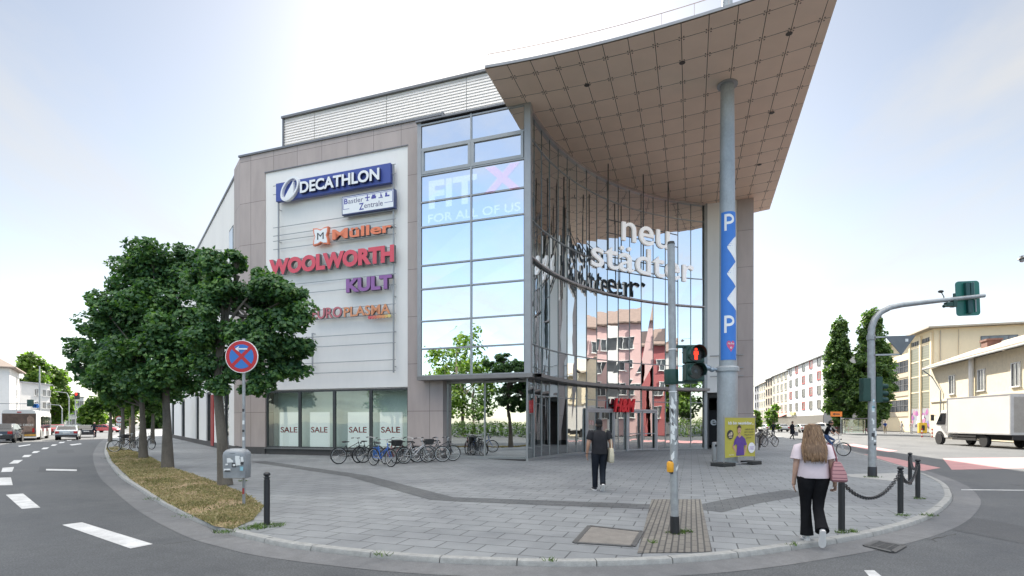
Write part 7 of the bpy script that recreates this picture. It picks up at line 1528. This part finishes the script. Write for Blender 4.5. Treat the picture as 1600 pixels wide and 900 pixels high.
# long hair: a mass of wavy locks falling to mid back
hairm, nt, out = newmat('hair_light_brown'); tc = node(nt, 'ShaderNodeTexCoord'); mp = node(nt, 'ShaderNodeMapping', None, {'Vector': tc.outputs['Object'], 'Scale': (60, 60, 2.2)}); n1 = noise(nt, mp.outputs[0], 1.0, 4); g = node(nt, 'ShaderNodeNewGeometry')
c = mixc(nt, .5, ramp(nt, n1, [(.3, (.08, .045, .022)), (.5, (.2, .115, .06)), (.72, (.42, .28, .16))]), ramp(nt, g.outputs['Random Per Island'], [(0, (.08, .042, .02)), (1, (.27, .165, .085))]))
bs = node(nt, 'ShaderNodeBsdfPrincipled', None, {'Base Color': c, 'Roughness': .42, 'Specular IOR Level': .5}); nt.links.new(bs.outputs[0], out.inputs[0])
s = MB(); wv = lambda a, z: .035 * math.sin(11 * a + 3 * math.sin(z * 20)) + .03 * mnoise.noise(Vector((a * 3, z * 9, 1)))
s.loft([ellring((x, y, z), rx, ry, 48, wv, z) for z, x, y, rx, ry in ((1.165, -.01, -.145, .07, .025), (1.20, -.01, -.145, .115, .045), (1.28, -.01, -.13, .145, .06), (1.36, -.01, -.10, .145, .075), (1.44, -.005, -.055, .125, .09), (1.52, -.005, -.015, .105, .10), (1.60, -.005, .0, .1, .105), (1.655, -.005, .01, .08, .088), (1.683, -.005, .015, .04, .045))])
s.loft([ellring((-.01, -.14, z), rx, .03, 24, wv, z) for z, rx in ((1.15, .04), (1.17, .09), (1.22, .12))])
rh = random.Random(2)
for k in range(150):
    a = rh.uniform(R(170), R(370)); pts = []; ph = rh.uniform(0, 6.28); zend = rh.uniform(1.12, 1.24); am = rh.uniform(.004, .012); n_ = 13
    for i in range(n_):
        z = 1.665 - (1.665 - zend) * i / (n_ - 1); v = (1.68 - z) / .5; rx = .078 + .07 * min(1, v * 1.5) - .04 * max(0, v - .7); ry = .092 - .035 * v; cy = .01 - .17 * min(1, v * 1.0) * .9
        pts.append((-.005 + rx * 1.03 * math.cos(a) + am * math.sin(z * 34 + ph), cy + ry * 1.03 * math.sin(a) + am * .5 * math.cos(z * 34 + ph), z))
    s.tube(pts, [.006] + [.0085] * (n_ - 3) + [.006, .002], 5)
s.build('hair', hairm, wom, smooth=80)
s = MB(); s.ring(J['wrR'] + Vector((0, 0, .0)), (J['haR'] - J['wrR']), .03, .005, 16, 6); s.build('bracelet', mat('gold', (.6, .42, .15), .3, metal=.9), wom)
t = thing('handbag', 'dusty pink patterned handbag on the right shoulder of the woman', 'bag', loc, rzw)
mb_, nt, out = newmat('woven_pink'); tc = node(nt, 'ShaderNodeTexCoord'); mp = node(nt, 'ShaderNodeMapping', None, {'Vector': tc.outputs['Object'], 'Rotation': (R(45), 0, 0), 'Scale': (1, 1, 1)}); sx = node(nt, 'ShaderNodeSeparateXYZ', None, {0: mp.outputs[0]})
l = mth(nt, 'MULTIPLY', lines(nt, sx.outputs[1], .024, .012), lines(nt, sx.outputs[2], .024, .012)); c = mixc(nt, l, (.38, .19, .20), (.14, .05, .07)); bs = node(nt, 'ShaderNodeBsdfPrincipled', None, {'Base Color': c, 'Roughness': .55}); nt.links.new(bs.outputs[0], out.inputs[0])
s = MB(); s.loft([[(.265 + x * g, y * w + dy, z) for x, y in ((-.07, -.155), (.10, -.155), (.12, .155), (-.05, .155))] for z, w, g, dy in ((.875, 1.0, 1.0, -.05), (.895, 1.08, 1.15, -.05), (1.0, 1.0, 1.05, -.04), (1.13, .8, .6, -.02), (1.155, .72, .35, -.02))]); s.build('body', mb_, t, smooth=40, bevel=.012)
s = MB()
for dy in (-.1, .07): s.tube([(.27, dy - .02, 1.14), (.262, dy * .8 - .01, 1.24), (.235, dy * .4, 1.36), (.19, dy * .3, 1.405), (.165, dy * .5, 1.36)], .012, 7)
s.build('strap', mat('strap_maroon', (.16, .035, .05), .5), t)
# --- cyclist coming along the kerb on the right
loc = gp(1300, 711.5); hd = R(-52)
cb = dup(protos[0], loc - Vector((math.cos(hd), math.sin(hd), 0)) * .53, hd, 'black bike ridden by the cyclist in a black jacket', swap={'bike_black': BF['white']}); cb['group'] = ''; del cb['group']
person('cyclist in a black jacket, white shirt and blue jeans riding a bike beside the bollards', loc + Vector((0, 0, 0)) - Vector((math.cos(hd), math.sin(hd), 0)) * .53, hd - R(90),
       dict(pel=(0, .22, 1.0), waist=(0, .26, 1.13), chest=(0, .36, 1.34), neck0=(0, .43, 1.5), neck1=(0, .46, 1.57), head=(0, .49, 1.66), crown=(0, .48, 1.73), shL=(-.2, .40, 1.45), elL=(-.27, .58, 1.24), wrL=(-.28, .72, 1.12), haL=(-.28, .76, 1.08), shR=(.2, .40, 1.45), elR=(.27, .58, 1.24), wrR=(.28, .72, 1.12), haR=(.28, .76, 1.08),
            hipL=(-.1, .25, .96), knL=(-.12, .62, .78), anL=(-.12, .40, .50), toL=(-.12, .53, .46), hipR=(.1, .25, .96), knR=(.12, .58, .58), anR=(.12, .50, .22), toR=(.12, .62, .17)),
       None, dict(t=cloth('jacket_black', (.012, .012, .014)), b=cloth('jeans', (.06, .10, .2)), s=SK), 1.0, .99, False)
c_ = bpy.data.objects['person.002']; s = MB(); s.loft([ellring((0, y, z), rx, .03, 12) for z, y, rx in ((1.08, .37, .07), (1.2, .43, .085), (1.36, .47, .07), (1.44, .48, .03))]); s.build('white_shirt', cloth('shirt_white', (.6, .6, .6)), c_, smooth=60)
s = MB(); s.ball((0, .47, 1.70), (.1, .12, .085), 14, 9); s.build('helmet', M_blackp, c_, smooth=60)
# --- far figures
walk = dict(hipL=(-.09, 0, .90), knL=(-.09, .18, .52), anL=(-.09, .22, .09), toL=(-.09, .36, .05), hipR=(.09, 0, .90), knR=(.09, -.05, .5), anR=(.09, -.34, .2), toR=(.09, -.24, .1), wrL=(-.23, -.14, .92), haL=(-.23, -.16, .84), wrR=(.23, .2, .95), haR=(.23, .24, .88))
def far(label, px, d, rz, pose, t_, b_, sk=SK, scale=1.0, z=0., hair=(.03, .022, .017), f=None):
    p, J, ah, MH = person(label, dp(px, d, z), R(rz), pose, None, dict(t=t_, b=b_, s=sk, **({'f': f} if f else {})), scale, .99 if t_ is b_ else .62, False, sub=1)
    s = MB(); s.ball(ah(0, -.015, .045), (.085, .1, .09), 12, 8, MH); s.build('hair', mat('hair_%d' % int(hair[0] * 1000), hair, .7), p, smooth=60); return p
dkc = cloth('coat_dark', (.015, .018, .026))
p = far('pedestrian in a long dark coat carrying bags across the right street', 1238, 50.5, -75, walk, dkc, dkc, scale=1.04); s = MB(); s.tube([(0, 0, .55), (0, 0, .9), (0, 0, 1.2)], [.2, .19, .17], 14); s.build('coat', dkc, p, smooth=60)
q = dp(1244, 50.2, .42); t = thing('shopping_bag', 'grey shopping bag carried by the pedestrian in the dark coat', 'bag', q); MB().box((0, 0, .2), (.32, .16, .4)).build('body', cloth('bag_grey', (.2, .2, .21)), t, bevel=.03); MB().tube([(-.1, 0, .4), (0, 0, .62), (.1, 0, .4)], .012, 6).build('handle', M_blackp, t)
far('person in black standing among the bikes at the right rack', 1208, 58, -30, None, dkc, dkc)
far('person in a red skirt and pale top near the bus shelter', 1352, 80, 20, walk, cloth('top_pale', (.5, .42, .42)), cloth('skirt_red', (.4, .05, .08)), SKL)
far('man in a blue shirt and beige trousers by the columnar trees', 1383, 79, 160, None, cloth('shirt_blue', (.03, .08, .3)), cloth('beige', (.35, .27, .17)), SKL, 1.08)
far('person dressed all in white by the graffiti shutter', 1409, 80, 90, walk, cloth('all_white', (.6, .57, .54)), cloth('all_white', (.6, .57, .54)), SKL, 1.08, hair=(.1, .07, .04))
far('person in a pale pink top and white trousers before the graffiti', 1424, 79, -170, None, cloth('pale_top', (.58, .46, .44)), cloth('all_white', (.6, .57, .54)), SKL, 1.08, hair=(.06, .04, .025))
lb = dp(147.5, 57, ROADZ); a = hw2; cb = dup(protos[0], lb - Vector((math.cos(a), math.sin(a), 0)) * .53, a, 'dark bike ridden by the cyclist beside the dark estate car', swap={'bike_black': BF['red']}); del cb['group']
person('cyclist in dark clothes seen from behind beside the dark estate car', lb - Vector((math.cos(a), math.sin(a), 0)) * .53, a - R(90), dict(pel=(0, .22, 1.0), waist=(0, .25, 1.13), chest=(0, .31, 1.34), neck0=(0, .36, 1.5), neck1=(0, .38, 1.57), head=(0, .41, 1.66), crown=(0, .40, 1.73), shL=(-.2, .33, 1.45), elL=(-.27, .53, 1.24), wrL=(-.28, .72, 1.12), haL=(-.28, .76, 1.08), shR=(.2, .33, 1.45), elR=(.27, .53, 1.24), wrR=(.28, .72, 1.12), haR=(.28, .76, 1.08),
       hipL=(-.1, .25, .96), knL=(-.12, .62, .78), anL=(-.12, .40, .50), toL=(-.12, .53, .46), hipR=(.1, .25, .96), knR=(.12, .58, .58), anR=(.12, .50, .22), toR=(.12, .62, .17)), None, dict(t=dkc, b=dkc), 1.0, .99, False)
